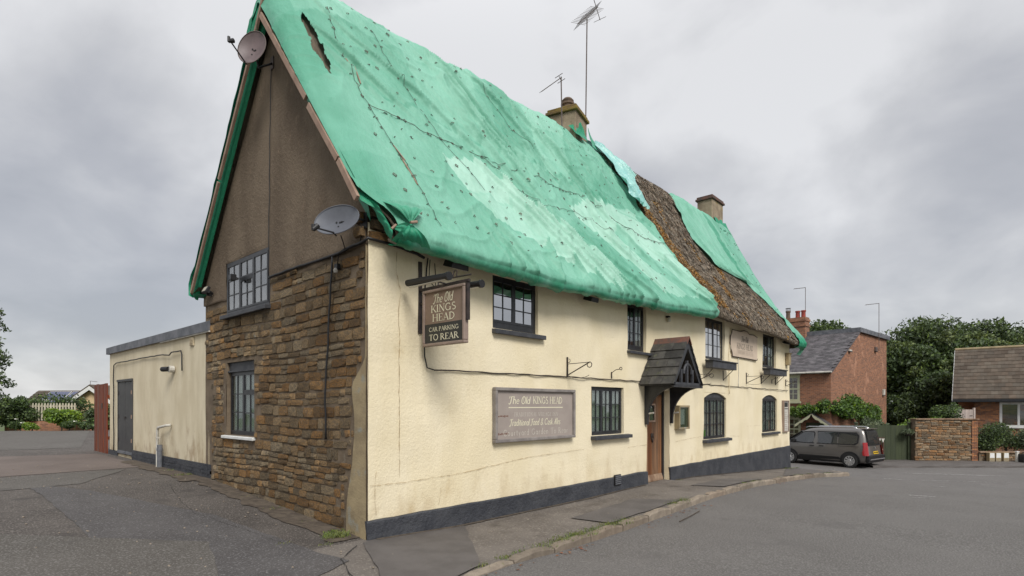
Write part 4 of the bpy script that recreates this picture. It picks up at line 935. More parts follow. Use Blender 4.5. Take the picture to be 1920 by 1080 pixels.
tarpbit('chimney_gather', b, .3, far_t)

# ---------------------------------------------------------------- lettering: a small stroke alphabet
def arc(cx, cy, rx, ry, a0, a1, n=9): return [(cx+rx*math.cos(math.radians(a0+(a1-a0)*i/n)), cy+ry*math.sin(math.radians(a0+(a1-a0)*i/n))) for i in range(n+1)]
TK, TN = .135, .055
def st(x, y0, y1, w=TK, s0=1, s1=1):
    o = [(w, [(x, y0), (x, y1)])]
    if s0: o.append((TN*.9, [(x-.13, y0+.02), (x+.13, y0+.02)]))
    if s1: o.append((TN*.9, [(x-.13, y1-.02), (x+.13, y1-.02)]))
    return o
CAP = {'A': (.80, [(TN, [(.08, 0), (.40, 1)]), (TK, [(.38, 1), (.70, 0)]), (TN, [(.2, .34), (.58, .34)]), (TN, [(-.02, .02), (.2, .02)]), (TN, [(.56, .02), (.84, .02)])]),
 'C': (.84, [(TK*.8, arc(.44, .5, .36, .47, 50, 310)), (TN, [(.68, .98), (.68, .72)]), (TN, [(.68, .02), (.70, .25)])]),
 'D': (.88, st(.16, 0, 1)+[(TK*.8, arc(.22, .5, .52, .47, -88, 88))]), 'E': (.70, st(.16, 0, 1)+[(TN, [(.16, .97), (.60, .97), (.60, .78)]), (TN, [(.16, .52), (.5, .52)]), (TN, [(.16, .03), (.62, .03), (.62, .24)])]),
 'F': (.66, st(.16, 0, 1)+[(TN, [(.16, .97), (.60, .97), (.60, .78)]), (TN, [(.16, .52), (.5, .52)])]),
 'G': (.92, [(TK*.8, arc(.44, .5, .36, .47, 50, 320)), (TN, [(.68, .98), (.68, .72)]), (TK*.9, [(.74, .42), (.74, .05)]), (TN, [(.58, .43), (.86, .43)])]),
 'H': (.92, st(.16, 0, 1)+st(.74, 0, 1)+[(TN, [(.16, .52), (.74, .52)])]), 'I': (.36, st(.18, 0, 1)),
 'K': (.84, st(.16, 0, 1)+[(TN, [(.70, .98), (.24, .42)]), (TK, [(.36, .58), (.76, 0)]), (TN, [(.58, .98), (.82, .98)]), (TN, [(.64, .02), (.90, .02)])]),
 'L': (.66, st(.16, 0, 1)+[(TN, [(.16, .03), (.60, .03), (.60, .26)])]), 'N': (.94, [(TN, [(.16, 0), (.16, 1)]), (TK, [(.14, 1), (.76, 0)]), (TN, [(.77, 0), (.77, 1)]), (TN, [(.02, .02), (.3, .02)]), (TN, [(.64, .98), (.90, .98)])]),
 'O': (.90, [(TK*.8, arc(.45, .5, .36, .47, 0, 360, 16))]), 'P': (.70, st(.16, 0, 1)+[(TK*.75, arc(.26, .74, .32, .23, -88, 88))]),
 'R': (.82, st(.16, 0, 1)+[(TK*.75, arc(.26, .74, .30, .23, -88, 88)), (TK, [(.38, .5), (.74, 0)]), (TN, [(.66, .02), (.86, .02)])]),
 'S': (.66, [(TK*.8, arc(.33, .75, .21, .22, 40, 270, 8)+arc(.33, .26, .23, .24, 88, -140, 8))]), 'T': (.76, st(.38, 0, 1, s1=0)+[(TN, [(.04, .78), (.06, .97), (.70, .97), (.72, .78)])]),
 'V': (.82, [(TK, [(.10, 1), (.42, 0)]), (TN, [(.42, 0), (.72, 1)]), (TN, [(.0, .98), (.24, .98)]), (TN, [(.6, .98), (.84, .98)])]), 'Y': (.8, [(TK, [(.1, 1), (.4, .5)]), (TN, [(.4, .5), (.7, 1)]), (TK, [(.4, .5), (.4, 0)])]),
 '&': (.8, [(TK*.8, [(.78, .02), (.25, .65)]+arc(.36, .78, .14, .18, 210, -30, 7)+[(.2, .35)]+arc(.32, .22, .2, .21, 150, 340, 8))]),
 ' ': (.34, [])}
LOW = {'a': (.56, [(TK*.7, arc(.24, .3, .19, .28, 40, 320)), (TK, [(.44, .58), (.44, 0)])]), 'c': (.50, [(TK*.7, arc(.27, .3, .2, .28, 50, 310))]), 'd': (.58, [(TK*.7, arc(.25, .3, .19, .28, 40, 320)), (TK, [(.45, 1), (.45, 0)])]),
 'e': (.50, [(TK*.7, arc(.26, .3, .2, .28, 0, 320)), (TN, [(.1, .32), (.44, .32)])]), 'h': (.60, [(TK, [(.12, 1), (.12, 0)]), (TK*.8, arc(.29, .36, .18, .22, 170, 0)+[(.47, 0)])]), 'i': (.26, [(TK, [(.13, .58), (.13, 0)]), (TK, [(.13, .86), (.13, .74)])]),
 'l': (.26, [(TK, [(.13, 1), (.13, 0)])]), 'n': (.60, [(TK, [(.12, .58), (.12, 0)]), (TK*.8, arc(.29, .36, .18, .22, 170, 0)+[(.47, 0)])]), 'o': (.54, [(TK*.75, arc(.27, .3, .21, .28, 0, 360, 14))]),
 'r': (.42, [(TK, [(.12, .58), (.12, 0)]), (TN*1.3, arc(.28, .38, .16, .2, 160, 50))]), 's': (.42, [(TK*.7, arc(.21, .44, .14, .14, 40, 270, 6)+arc(.21, .15, .14, .14, 88, -140, 6))]), 't': (.38, [(TK, [(.16, .82), (.16, .08), (.28, .03)]), (TN, [(.02, .58), (.32, .58)])]),
 'u': (.58, [(TK*.8, [(.12, .58)]+arc(.28, .22, .16, .2, 180, 350)), (TK, [(.45, .58), (.45, 0)])]), 'y': (.54, [(TK*.8, [(.08, .58), (.27, .04)]), (TN*1.2, [(.46, .58), (.18, -.26)])]), 'k': (.54, [(TK, [(.12, 1), (.12, 0)]), (TN*1.2, [(.44, .58), (.16, .28)]), (TK*.8, [(.24, .36), (.48, 0)])])}
SCRIPTCAP = {'T': (.62, [(TK, [(.36, .98), (.30, .1), (.12, -.06), (.0, .06)]), (TN*1.3, [(-.02, .70), (.0, .94), (.25, .90), (.66, 1.0)])]), 'O': (.74, [(TK*.8, arc(.36, .5, .3, .5, 80, 440, 16)), (TN, arc(.42, .62, .14, .3, 100, 260))]),
 'F': (.60, [(TK, [(.34, .95), (.28, .1), (.12, -.06), (.0, .06)]), (TN*1.3, [(-.02, .70), (.0, .92), (.25, .88), (.66, .98)]), (TN, [(.14, .48), (.48, .50)])]), 'C': CAP['C'], 'A': (.72, [(TK*.8, [(.0, .02), (.12, .04), (.5, 1)]), (TK, [(.5, 1), (.54, 0)]), (TN, [(.1, .38), (.56, .38)])])}
def text(parent, F, s, x0, x1, z, h, m, script=False, weight=1.0, depth=.0015, name='lettering', track=0):
    """flat letters of height h, fitted between x0 and x1, base line z, on the plane of frame F"""
    gl = []; adv = 0
    for ch in s:
        g = (SCRIPTCAP.get(ch) if script else None) or (CAP.get(ch) if not ch.islower() else LOW.get(ch)) or CAP[' ']
        gl.append((adv, g)); adv += g[0]+track
    sx = (x1-x0)/(adv-track); b = B(); c = 0
    for a, g in gl:
        for w, P in g[1]:
            w = w*weight; n = len(P); Q = []
            for i in range(n):
                d = Vector(P[min(i+1, n-1)])-Vector(P[max(i-1, 0)]); d = d.normalized() if d.length else Vector((1, 0)); Q.append((Vector(P[i]), Vector((-d.y, d.x))*w/2))
            vs = []; y = -depth-.00012*(c % 9); c += 1
            for p, nn in Q:
                for q in (p+nn, p-nn):
                    sh = .22*q.y*h if script else 0
                    vs.append((x0+(a+q.x)*sx+sh, y, z+q.y*h))
            b.add(vs, [(2*i, 2*i+1, 2*i+3, 2*i+2) for i in range(n-1)])
    return b.done(name, M[m], parent, F)
def board(name, label, F, w, h, mface, mframe, fr=.035, dep=.05, group=None):
    """framed sign board: F at its lower left corner, y = 0 at the wall"""
    t = thing(name, label, 'sign', F, group)
    b = B(); b.box(fr*.5, w-fr*.5, -dep*.55, 0, fr*.5, h-fr*.5); b.done('face', M[mface], t)
    b = B(); 
    for (x0, x1, z0, z1) in ((0, w, 0, fr), (0, w, h-fr, h), (0, fr, fr, h-fr), (w-fr, w, fr, h-fr)): b.box(x0, x1, -dep-.012, .0, z0, z1)
    b.done('sign_frame', M[mframe], t, bevel=.010); return t
# large wall sign
t = board('wall_sign', 'large taupe framed wall sign reading The Old Kings Head between the two left ground floor features', FRONT @ Matrix.Translation((2.32, -.02, 1.15)), 2.20, .905, 'signtaupe', 'signtframe', .055, .07)
t['label'] = 'large framed taupe wall sign lettered The Old Kings Head, Courtyard Garden To Rear'
Fs = Matrix.Translation((0, -.0385, 0))
text(t, Fs, 'The Old', .35, .90, .635, .125, 'lettercream', True, 1.0); text(t, Fs, 'KINGS HEAD', .98, 1.83, .64, .125, 'lettercream', weight=1.0)
b = B(); b.box(.35, 1.84, -.0402, -.0386, .565, .580); b.done('rule', M['lettercream'], t)
text(t, Fs, 'TRADITIONAL VILLAGE INN', .48, 1.70, .42, .068, 'letterfaint', weight=.9, track=.12)
text(t, Fs, 'Traditional Food & Cask Ales', .37, 1.76, .265, .115, 'lettercream', True, 1.0)
text(t, Fs, 'Courtyard Garden To Rear', .22, 2.0, .10, .105, 'letterfaint', weight=.8, track=.16)
b = B()
for (x, z, l) in ((.10, .42, .25), (.10, .13, .26)):
    for k in range(7): b.box(x+l*k/7, x+l*(k+.7)/7, -.0396, -.0386, z+random.uniform(-.008, .004), z+.018+random.uniform(-.004, .012))
b.done('flaked_paint', mat('flaked_brown', (.16, .08, .055)), t)
# hanging sign: board at right angles to the wall
SX = .86; F = frame((SX, -.10, 2.58), (0, -1, 0))
t = thing('hanging_sign', 'projecting sign board for The Old Kings Head, Car Parking To Rear, on its iron bracket', 'sign', F)
b = B(); b.box(.02, .84, -.02, .02, .02, .76); b.done('face', M['signbrown'], t)
b = B(); 
for (x0, x1, z0, z1) in ((0, .86, 0, .04), (0, .86, .74, .78), (0, .04, .04, .74), (.82, .86, .04, .74)): b.box(x0, x1, -.042, .042, z0, z1)
b.done('sign_frame', M['signframe'], t, bevel=.010)
b = B(); b.box(.04, .82, -.0225, -.0202, .04, .305); b.done('lower_panel', M['signdark'], t)
Fs = Matrix.Translation((0, -.0235, 0))
text(t, Fs, 'The Old', .22, .62, .585, .125, 'lettercream', True); text(t, Fs, 'KINGS', .17, .69, .46, .10, 'lettercream'); text(t, Fs, 'HEAD', .20, .67, .335, .10, 'lettercream')
text(t, Fs, 'CAR PARKING', .13, .74, .20, .058, 'lettercream'); text(t, Fs, 'TO REAR', .13, .74, .075, .085, 'lettercream')
b = B(); b.box(.87, .90, -.02, .03, .30, .80); b.box(-.14, -.085, -.03, .03, .20, 1.22); b.box(-.10, .92, -.02, .02, .795, .83); b.box(.25, .30, -.015, .015, .78, .80); b.box(-.09, .0, -.012, .012, .6, .63)
b.tube([(.30, 0, .83), (.30, .0, .90), (.95, 0, .88)], .012, 6); b.tube([(.60, 0, .90), (.62, 0, .98), (.68, 0, .97), (.67, 0, .90)], .010, 5)
b.done('bracket', M['iron'], t)
for k, (yo, x0, x1, zz) in enumerate(((-.34, .06, .90, .82), (.30, .22, .84, .835))):
    q = B(); q.tube([(x0, yo, zz+.02), (x1, yo, zz-.01)], .045, 12); q.tube([(x1-.03, yo, zz-.01), (x1+.015, yo, zz-.012)], .055, 12); lm = q.done('trough_lamp', M['plastic'], t, smooth=False)
    q = B(); q.box(x0+.05, x1-.05, yo-.02, yo+.02, zz-.052, zz-.040); q.done('lens', M['lampglass'], lm)
    q = B(); q.tube([((x0+x1)/2, yo, zz+.02), ((x0+x1)/2, 0, .82)], .012, 6); q.done('arm', M['iron'], lm)
# painted plaque between the upper windows
t = thing('plaque_sign', 'pale scalloped plaque with faint Kings Head lettering between the upper right windows', 'sign', FRONT @ Matrix.Translation((12.45, -.01, 3.23)))
w, h = 2.35, .80
outl = [(0.18, 0), (w-.02, 0), (w, .05), (w, h-.05), (w-.3, h), (w-.75, h-.02), (w-.9, h+.05), (w-1.2, h+.06), (.85, h), (.15, h), (.12, h-.12), (.03, h-.2), (0, h*.5), (.04, .22), (.15, .12)]
b = B(); b.prism([(x, -.03, z) for x, z in outl], (0, .03, 0)); b.done('plaque', M['ovalsign'], t)
b = B(); P = [(x, -.028, z) for x, z in outl[2:]+outl[:3]]; b.tube([(x, y, z) for x, y, z in P[1:]], .014, 5); b.done('edge_line', M['iron'], t)
Fs = Matrix.Translation((0, -.0315, 0))
text(t, Fs, 'The Old', .90, 1.50, .50, .17, 'letterdark', True, 1.0); text(t, Fs, 'KINGS HEAD', .52, 1.95, .265, .17, 'letterdark', weight=.8)
b = B(); b.box(.55, 1.95, -.0325, -.0312, .215, .225); b.box(.60, 1.92, -.0325, -.0312, .10, .105); b.done('rule', M['letterpale'], t)
text(t, Fs, 'TRADITIONAL VILLAGE INN', .60, 1.92, .125, .07, 'letterpale', weight=.8, track=.1)

# ---- satellite dishes
def dish(name, label, C, nrm, rx, rz, roll, m, mount, lnb, arm):
    t = thing(name, label, 'satellite dish', Matrix.Translation(mount)); mt = Vector(mount); C = Vector(C); n = Vector(nrm).normalized(); u = Vector((0, 0, 1)).cross(n).normalized(); v = n.cross(u)
    u, v = u*math.cos(roll)+v*math.sin(roll), v*math.cos(roll)-u*math.sin(roll); b = B(); R_ = 7; K_ = 36
    for s in (1, 0):
        for j in range(R_+1):
            for k in range(K_):
                a_ = 2*math.pi*k/K_; r_ = j/R_; p = C+u*(rx*r_*math.cos(a_))+v*(rz*r_*math.sin(a_))+n*(.07*r_*r_-.07-(.006 if s == 0 else 0)); b.v.append(p-mt)
    for s in (0, 1):
        o = s*(R_+1)*K_
        for j in range(R_):
            for k in range(K_): q = (o+j*K_+k, o+j*K_+(k+1) % K_, o+(j+1)*K_+(k+1) % K_, o+(j+1)*K_+k); b.f.append(q)
    rim = [C+u*(rx*math.cos(a_))+v*(rz*math.sin(a_))-mt for a_ in np.linspace(0, 2*math.pi, 37)]; 
    b.done('reflector', M[m], t, smooth=True); q = B(); q.tube(rim, .007, 5, caps=False); q.done('rim', M['rustiron' if m == 'dishbrown' else 'dishgrey'], t)
    q = B(); lo = C-v*rz*.98; L_ = Vector(lnb); q.tube([lo-mt-n*.05, lo-mt+n*.02, L_-mt], .011, 6); q.done('feed_arm', M['plastic'], t)
    q = B(); q.tube([L_-mt-Vector((0, 0, .03)), L_-mt+(C-L_).normalized()*.07], [.028, .034], 10); q.tube([L_-mt+Vector((0, 0, .035)), L_-mt-Vector((0, 0, .04))], .022, 8); q.done('receiver_head', M['plastic'], t)
    q = B(); q.tube([(0, 0, 0)]+[Vector(a_)-mt for a_ in arm]+[C-n*.075-mt], .017, 8); q.done('mounting_arm', M['plastic'], t)
    q = B(); q.box(-.012, 0, -.05, .05, -.10, .10); q.done('wall_plate', M['rustiron' if m == 'dishbrown' else 'plastic'], t)
    q = B()
    for a_, e in ((-.12, .02), (.12, .02), (0, -.3)): p = C+u*rx*a_+v*rz*(e)+n*(-.066)-mt; q.tube([p, p+n*.008], .012, 8)
    q.done('bolts', M['plastic'], t)
dish('satellite_dish', 'dull brown satellite dish on a long arm high on the gable beside the apex', (-.45, 2.47, 7.30), (-.72, -.56, .10), .215, .270, -.35, 'dishbrown', (-.035, 2.67, 7.32), (-.80, 2.44, 7.24), [(-.32, 2.52, 7.06)])
dish('satellite_dish', 'wide grey satellite dish low on the gable by the near eaves corner', (-.36, .16, 4.14), (-.80, -.42, .30), .315, .215, .04, 'dishgrey', (-.035, -.02+.03, 4.17), (-.66, .20, 3.98), [(-.14, -.02, 4.16)])

# ---- aerials
def aerial(name, label, base, top, boom, nel, el, vee=None, seg=False):
    base, top = Vector(base), Vector(top); t = thing(name, label, 'tv aerial', Matrix.Translation(base)); q = B(); q.tube([(0, 0, 0), top-base], .018, 6); q.done('mast', M['rustiron'], t)
    a, c = Vector(boom[0])-base, Vector(boom[1])-base; q = B(); q.tube([a, c], .011, 5); q.done('boom', M['rustiron'], t); d = (c-a).normalized(); s = Vector((d.y, -d.x, 0)).normalized(); up = s.cross(d)
    q = B()
    for i in range(nel):
        p = a.lerp(c, (i+.3)/nel)
        if vee: q.tube([p-s*el*.7-up*el*.4, p, p+s*el*.7+up*el*.4], .005, 4); q.tube([p-s*el*.7+up*el*.4, p, p+s*el*.7-up*el*.4], .005, 4)
        else: q.tube([p-s*el, p+s*el], .005, 4)
    q.done('elements', M['rustiron'], t)
    if vee: q = B(); q.tube([c-d*.12+up*.32, c-d*.12-up*.32], .010, 4); q.tube([c-d*.12+s*.2+up*.3, c-d*.12-s*.2+up*.3], .006, 4); q.tube([c-d*.12+s*.2-up*.3, c-d*.12-s*.2-up*.3], .006, 4); q.done('reflector', M['rustiron'], t)
    else: q = B(); q.tube([c+up*.07-s*.14, c+up*.07+s*.14], .008, 4); q.tube([c-up*.07-s*.14, c-up*.07+s*.14], .008, 4); q.tube([c-up*.07, c+up*.07], .008, 4); q.done('reflector', M['rustiron'], t)
    return t
aerial('tv_aerial', 'tall mast aerial with a wide tilted antenna at the near chimney', (8.80, 2.62, 9.0), (8.88, 2.62, 12.62), ((8.40, 2.60, 12.22), (9.55, 2.70, 13.35)), 14, .26, vee=True)
aerial('tv_aerial', 'short mast aerial pointing down to the left, left of the near chimney', (7.66, 2.58, 8.95), (7.62, 2.58, 10.42), ((6.95, 2.70, 9.80), (7.60, 2.60, 10.38)), 16, .10)

# ---- small fittings on the front
def flood(label, x, y, z, rz=0, w=.26):
    t = thing('floodlight', label, 'floodlight', T(x, y, z, rz)); R_ = Matrix.Rotation(math.radians(18), 4, 'X')
    b = B(); b.prism([(-w/2, 0, 0), (w/2, 0, 0), (w/2-.02, 0, .09), (-w/2+.02, 0, .09)], (0, -.20, 0), R_); b.done('housing', M['plastic'], t, bevel=.008)
    b = B(); b.box(-w/2+.03, w/2-.03, -.185, -.02, -.006, -.001, R_); b.done('lens', M['lampglass'], t); b = B(); b.tube([(0, -.05, .05), (0, .05, .05)], .02, 6); b.done('bracket', M['iron'], t)
flood('black floodlight under the eaves above the hanging sign', 1.34, -.13, 3.79, 0, .34)
flood('black floodlight under the eaves above the wall sign', 4.85, -.12, 3.80)
flood('black floodlight under the eaves at the far end', 17.35, -.12, 4.0, 0, .3)
def gflood(label, Y, z):
    t = thing('floodlight', label, 'floodlight', frame((-.03, Y, z), (0, -1, 0))); b = B(); b.box(-.10, .10, -.16, -.10, -.05, .08, Matrix.Rotation(-.5, 4, 'X')); b.done('housing', M['plastic'], t, bevel=.008)
    b = B(); b.box(-.08, .08, -.165, -.161, -.035, .065, Matrix.Rotation(-.5, 4, 'X')); b.done('lens', M['lampglass'], t); b = B(); b.box(-.02, .02, -.1, 0, -.03, .03); b.tube([(.1, -.03, .0), (.13, -.1, .03)], .03, 8); b.done('bracket', M['plastic'], t)
gflood('small black floodlight at the left end of the gable under the verge', 5.25, 3.90)
t = thing('sensor_lamp', 'small black lamp fixed on the mullion of the gable window', 'lamp', frame((-.05, 3.98, 4.02), (0, -1, 0))); b = B(); b.box(-.06, .06, -.14, -.05, -.05, .05); b.tube([(0, -.05, 0), (0, 0, 0)], .02, 6); b.done('housing', M['plastic'], t); b = B(); b.box(-.05, .05, -.144, -.141, -.04, .04); b.done('lens', M['black'], t)
t = thing('junction_box', 'small cable junction with pale bulb below the grey satellite dish', 'cable junction', frame((-.03, .66, 3.64), (0, -1, 0))); b = B(); b.box(-.04, .04, -.05, 0, 0, .07); b.done('box', M['plastic'], t); b = B(); b.lathe([(0, -.04), (.025, -.03), (.033, 0), (.02, .03)], 10, Matrix.Translation((0, -.05, -.02))); b.done('bulb', M['offwhite'], t)
def cable(name, label, pts, r=.009, m='plastic', wob=.01, cat='cable'):
    P = [Vector(p) for p in pts]; Q = []
    for a, c in zip(P, P[1:]):
        n = max(1, int((c-a).length/.12))
        for i in range(n): q = a.lerp(c, i/n); Q.append(q+Vector([wob*noise.noise(q*3+Vector((k*7, 0, 0))) for k in range(3)]))
    Q.append(P[-1]); b = B(); b.tube(Q, r, 5); o = b.done(name, M[m], smooth=True); tagd(o, label, cat); return o
cable('cable', 'thick black cable bundle running along the foot of the brown gable render', [(-.045, 2.76, 3.85), (-.05, 1.3, 3.86), (-.05, .5, 3.87), (-.055, -.02, 3.89), (-.03, -.06, 3.93), (.5, -.06, 3.92), (.9, -.05, 3.86)], .022, wob=.03)
cable('cable', 'thin black cable straight down the brown gable from the brown dish', [(-.05, 2.69, 7.25), (-.05, 2.74, 5.6), (-.05, 2.77, 4.3), (-.05, 2.78, 3.88)], .007)
cable('cable', 'black cable hanging down the ironstone below the cable bundle', [(-.06, .80, 3.84), (-.05, .84, 3.2), (-.05, .92, 2.6), (-.055, .98, 2.15), (-.05, .98, 1.9), (-.05, .97, 1.28)], .014, wob=.02)
cable('cable', 'short cable loop between the grey dish and the cable bundle', [(-.10, .02, 4.12), (-.06, .05, 4.0), (-.05, .12, 3.88)], .007)
cable('cable', 'thin cable dropping from the grey dish to the pale bulb', [(-.30, .16, 3.95), (-.08, .42, 3.88), (-.06, .62, 3.86), (-.05, .66, 3.7)], .007)
cable('cable', 'black cable dropping behind the hanging sign to the string course', [(.97, -.03, 3.86), (.93, -.03, 3.4), (.94, -.025, 2.9), (.92, -.03, 2.45), (.97, -.03, 2.30), (1.1, -.03, 2.275)], .010, wob=.03)
cable('cable', 'loose black cables looping near the eaves above the hanging sign', [(1.0, -.04, 3.84), (.98, -.06, 3.55), (1.08, -.07, 3.46), (1.12, -.04, 3.6), (1.1, -.04, 3.82)], .007, wob=.03)
cable('cable', 'thin cable on the far part of the front between plaque and string course', [(13.15, -.02, 3.22), (13.2, -.02, 2.75), (13.16, -.02, 2.33)], .008, 'offwhite')
cable('cable', 'pale vertical pipe beside the arched window right of the door', [(12.55, -.03, 4.05), (12.4, -.03, 3.2), (12.42, -.03, 2.1)], .012, 'cream')
cable('cable', 'dark string course cable along the whole inn front', [(1.1, -.028, 2.275), (4.3, -.03, 2.30), (7.2, -.03, 2.30)], .011, 'iron', .02)
cable('cable', 'thin dark cable along the front right of the porch', [(8.6, -.03, 2.31), (10.7, -.03, 2.335), (13.9, -.03, 2.32), (18.2, -.03, 2.31)], .010, 'iron', .02)
# crack lines of the corner buttress
def wcrack(pts, w, nm='wall_crack'):
    b = B(); P = []
    for (x0, z0), (x1, z1) in zip(pts, pts[1:]):
        n = max(2, int(math.hypot(x1-x0, z1-z0)/.06))
        for i in range(n): t = i/n; P.append((x0+(x1-x0)*t+.014*noise.noise(Vector((x0*9, t*9+z0*7, 0))), z0+(z1-z0)*t+.012*noise.noise(Vector((t*9+x0*5, z0, 3)))))
    y = -.036
    for i in range(len(P)-1):
        a, c = Vector(P[i]), Vector(P[i+1]); d = (c-a).normalized(); n_ = Vector((-d.y, d.x))*w*.55*random.uniform(.25, 1)
        b.add([(q.x, y+.012*fbm((q.x*.5, q.y*.6, 0), 3)*2+.02, q.y) for q in (a+n_, c+n_, c-n_, a-n_)], [(3, 2, 1, 0)])
    b.done(nm, M['ochre'], pub)
M['ochre'] = mat('ochre_crack', (.42, .28, .12), (.26, .18, .09), 5, .9)
wcrack([(.45, 3.86), (.43, 3.6), (.52, 3.3), (.485, 3.1), (.505, 2.6), (.50, 1.5), (.505, .72)], .008)
wcrack([(.02, .70), (.5, .69), (1.6, .72), (3.2, .86), (5.0, .90)], .006); wcrack([(6.6, .84), (7.6, .86)], .005); wcrack([(8.9, .86), (10.5, .92)], .005); wcrack([(.12, .3), (.10, .66), (.12, .95)], .006)
wcrack([(1.2, .30), (1.25, .48), (1.22, .6)], .005); wcrack([(12.6, .85), (13.4, .8)], .005); wcrack([(13.9, 1.1), (15.2, 1.1)], .004)
# hanging basket brackets
def scroll(label, x, z, s=1, full=True):
    t = thing('basket_bracket', label, 'wall bracket', T(x, -.02, z)); yd = -1
    b = B()
    if full:
        b.box(-.012, .012, -.012, .012, -.34*s, .03*s); b.tube([(0, -.01, -.10*s), (.0, -.50*s, -.09*s)], .007, 5); b.tube([(0, -.03, -.30*s), (0, -.50*s, -.09*s)], .011, 5)
        b.tube([(0, -.50*s-.05*s*math.sin(t_)*(1), -.135*s+.05*s*math.cos(t_)) for t_ in np.linspace(0, 5.2, 14)], .008, 5)
        b.tube([(0, -.02-.27*s*(1-math.cos(t_))*.9, -.30*s-.07*s*math.sin(t_)) for t_ in np.linspace(0, math.pi*.9, 12)], .005, 5)
        b.tube([(0, -.03-.035*s*math.sin(t_), -.04*s+.035*s*math.cos(t_)) for t_ in np.linspace(0, 4.4, 10)], .006, 5)
    else:
        b.tube([(0, 0, -.14), (0, 0, 0)], .012, 6); b.tube([(0, 0, -.02), (0, -.10, .04), (0, -.20, .05)]+[(0, -.22-.03*math.sin(t_), .06-.03*math.cos(t_)) for t_ in np.linspace(.3, 5, 9)], .008, 5)
    b.done('scrollwork', M['iron'], t)
scroll('scrolled iron basket bracket left of the three-light window', 4.36, 2.64)
scroll('small iron hook just left of the porch', 5.92, 2.46, full=False)
scroll('scrolled iron bracket just right of the porch gable', 9.9, 2.66)
scroll('scrolled iron bracket below the pale plaque', 13.85, 2.76, .95)
scroll('small iron hook under the far window box', 16.35, 2.66, full=False)
scroll('scrolled iron bracket at the far corner of the inn', 17.95, 2.70, .7)
# window boxes
def wbox(label, x0, x1, z, d=.34):
    t = thing('window_box', label, 'window box', T(x0, 0, z)); w = x1-x0; b = B(); b.box(0, w, -d, -.12, -.20, -.012); b.done('trough', M['dkgrey'], t, bevel=.01); b = B(); b.box(-.03, w+.04, -d-.03, -.125, -.012, .02); b.done('rim', M['dkgrey'], t, bevel=.006)
    for x in (.12, w-.18): b = B(); b.box(x, x+.025, -.02, -.0, -.50, -.20); b.tube([(x+.012, -.01, -.48), (x+.012, -d+.05, -.21)], .010, 5); b.done('bracket', M['iron'], t)
wbox('black window box under the upper window right of the porch', 10.45, 12.15, 2.97); wbox('black window box under the farthest upper window', 15.15, 16.95, 2.98)
# notices
t = thing('notice_case', 'glazed noticeboard with tan wooden frame right of the door', 'noticeboard', FRONT @ Matrix.Translation((8.86, -.04, 1.16))); b = B()
for q_ in ((0, .60, 0, .05), (0, .60, .55, .60), (0, .06, .05, .55), (.54, .60, .05, .55)): b.box(q_[0], q_[1], -.10, .04, q_[2], q_[3])
b.done('case', M['tan'], t, bevel=.008); b = B(); b.box(.06, .54, -.03, -.02, .05, .55); b.done('backing', M['signdark'], t); b = B(); b.box(.10, .42, -.034, -.031, .12, .50); b.done('paper', M['white'], t); b = B(); b.box(.06, .54, -.085, -.082, .05, .55); b.done('glazing', M['glass'], t)
t = thing('menu_board', 'tall narrow framed menu board at the far end of the inn', 'noticeboard', FRONT @ Matrix.Translation((17.55, -.03, .78))); b = B()
for q_ in ((0, .62, 0, .04), (0, .62, 1.12, 1.16), (0, .04, .04, 1.12), (.58, .62, .04, 1.12)): b.box(q_[0], q_[1], -.05, .03, q_[2], q_[3])
b.done('frame', M['signframe'], t); b = B(); b.box(.04, .58, -.02, .01, .04, 1.12); b.done('board', M['offwhite'], t); b = B(); b.box(.10, .52, -.024, -.021, .92, 1.08); b.box(.08, .54, -.024, -.021, .84, .87); b.done('heading', M['signdark'], t)
b = B()
for k in range(9): b.box(.10, .5-.04*(k % 3), -.024, -.021, .12+.075*k, .135+.075*k)
b.done('menu_lines', M['letterpale'], t)
t = thing('wall_vent', 'small grey louvred vent low in the black plinth', 'vent', FRONT @ Matrix.Translation((6.0, -.055, .07))); b = B(); b.box(0, .24, 0, .03, 0, .22); b.done('backing', M['plastic'], t)
for k in range(5): b = B(); b.box(.01, .23, -.012, .0, .02+.04*k, .042+.04*k, Matrix.Identity(4)); b.done('louvre', M['felt'], t)
t = thing('alarm_box', 'small timber box high on the wall at the far corner', 'alarm box', T(18.05, -.02, 3.25)); b = B(); b.box(-.14, .14, -.12, 0, 0, .42); b.done('casing', M['tan'], t, bevel=.01); b = B(); b.box(-.16, .16, -.14, 0, .42, .45); b.done('lid', M['tan'], t)
t = thing('eaves_lamp', 'small round lamp tucked under the eaves above the porch', 'lamp', T(8.45, -.06, 3.78)); b = B(); b.lathe([(0, 0), (.04, .01), (.05, .06), (.03, .12)], 10); b.done('globe', M['lampglass'], t); b = B(); b.box(-.06, .02, -.03, .05, .11, .15); b.done('base', M['iron'], t)

# ---------------------------------------------------------------- flat-roofed wing
wing = thing('flat_roofed_wing', 'long low flat-roofed cream extension behind the ironstone gable', 'extension', T(0, 5.36, 0))
WL = 7.70
WDR = dict(u0=-6.79, u1=-5.35, z0=.43, z1=2.46)
wall('wing_wall', GABLE, -WL, 0, .1, lambda u: 3.24, [WDR], M['wing'], wing, depth=.06, amp=.006, y=.012, seed=9)
wall('wing_end_wall', frame((6, WL-.0, 0), (-1, 0, 0)), 0, 5.985, .0, lambda u: 3.24, [], M['wing'], wing, amp=.004)
b = B(); b.box(-.02, 6.1, .35, WL+.08, 3.24, 3.28); b.box(-.06, -.012, .02, WL+.08, 3.22, 3.40); b.box(-.012, 6.1, WL+.01, WL+.08, 3.22, 3.40); b.prism([(-.06, .02, 3.40), (.10, .02, 3.47), (.25, .02, 3.40)], (0, WL+.05, 0)); b.box(.25, 6.1, .35, WL, 3.28, 3.385); b.done('roof', M['felt'], wing)
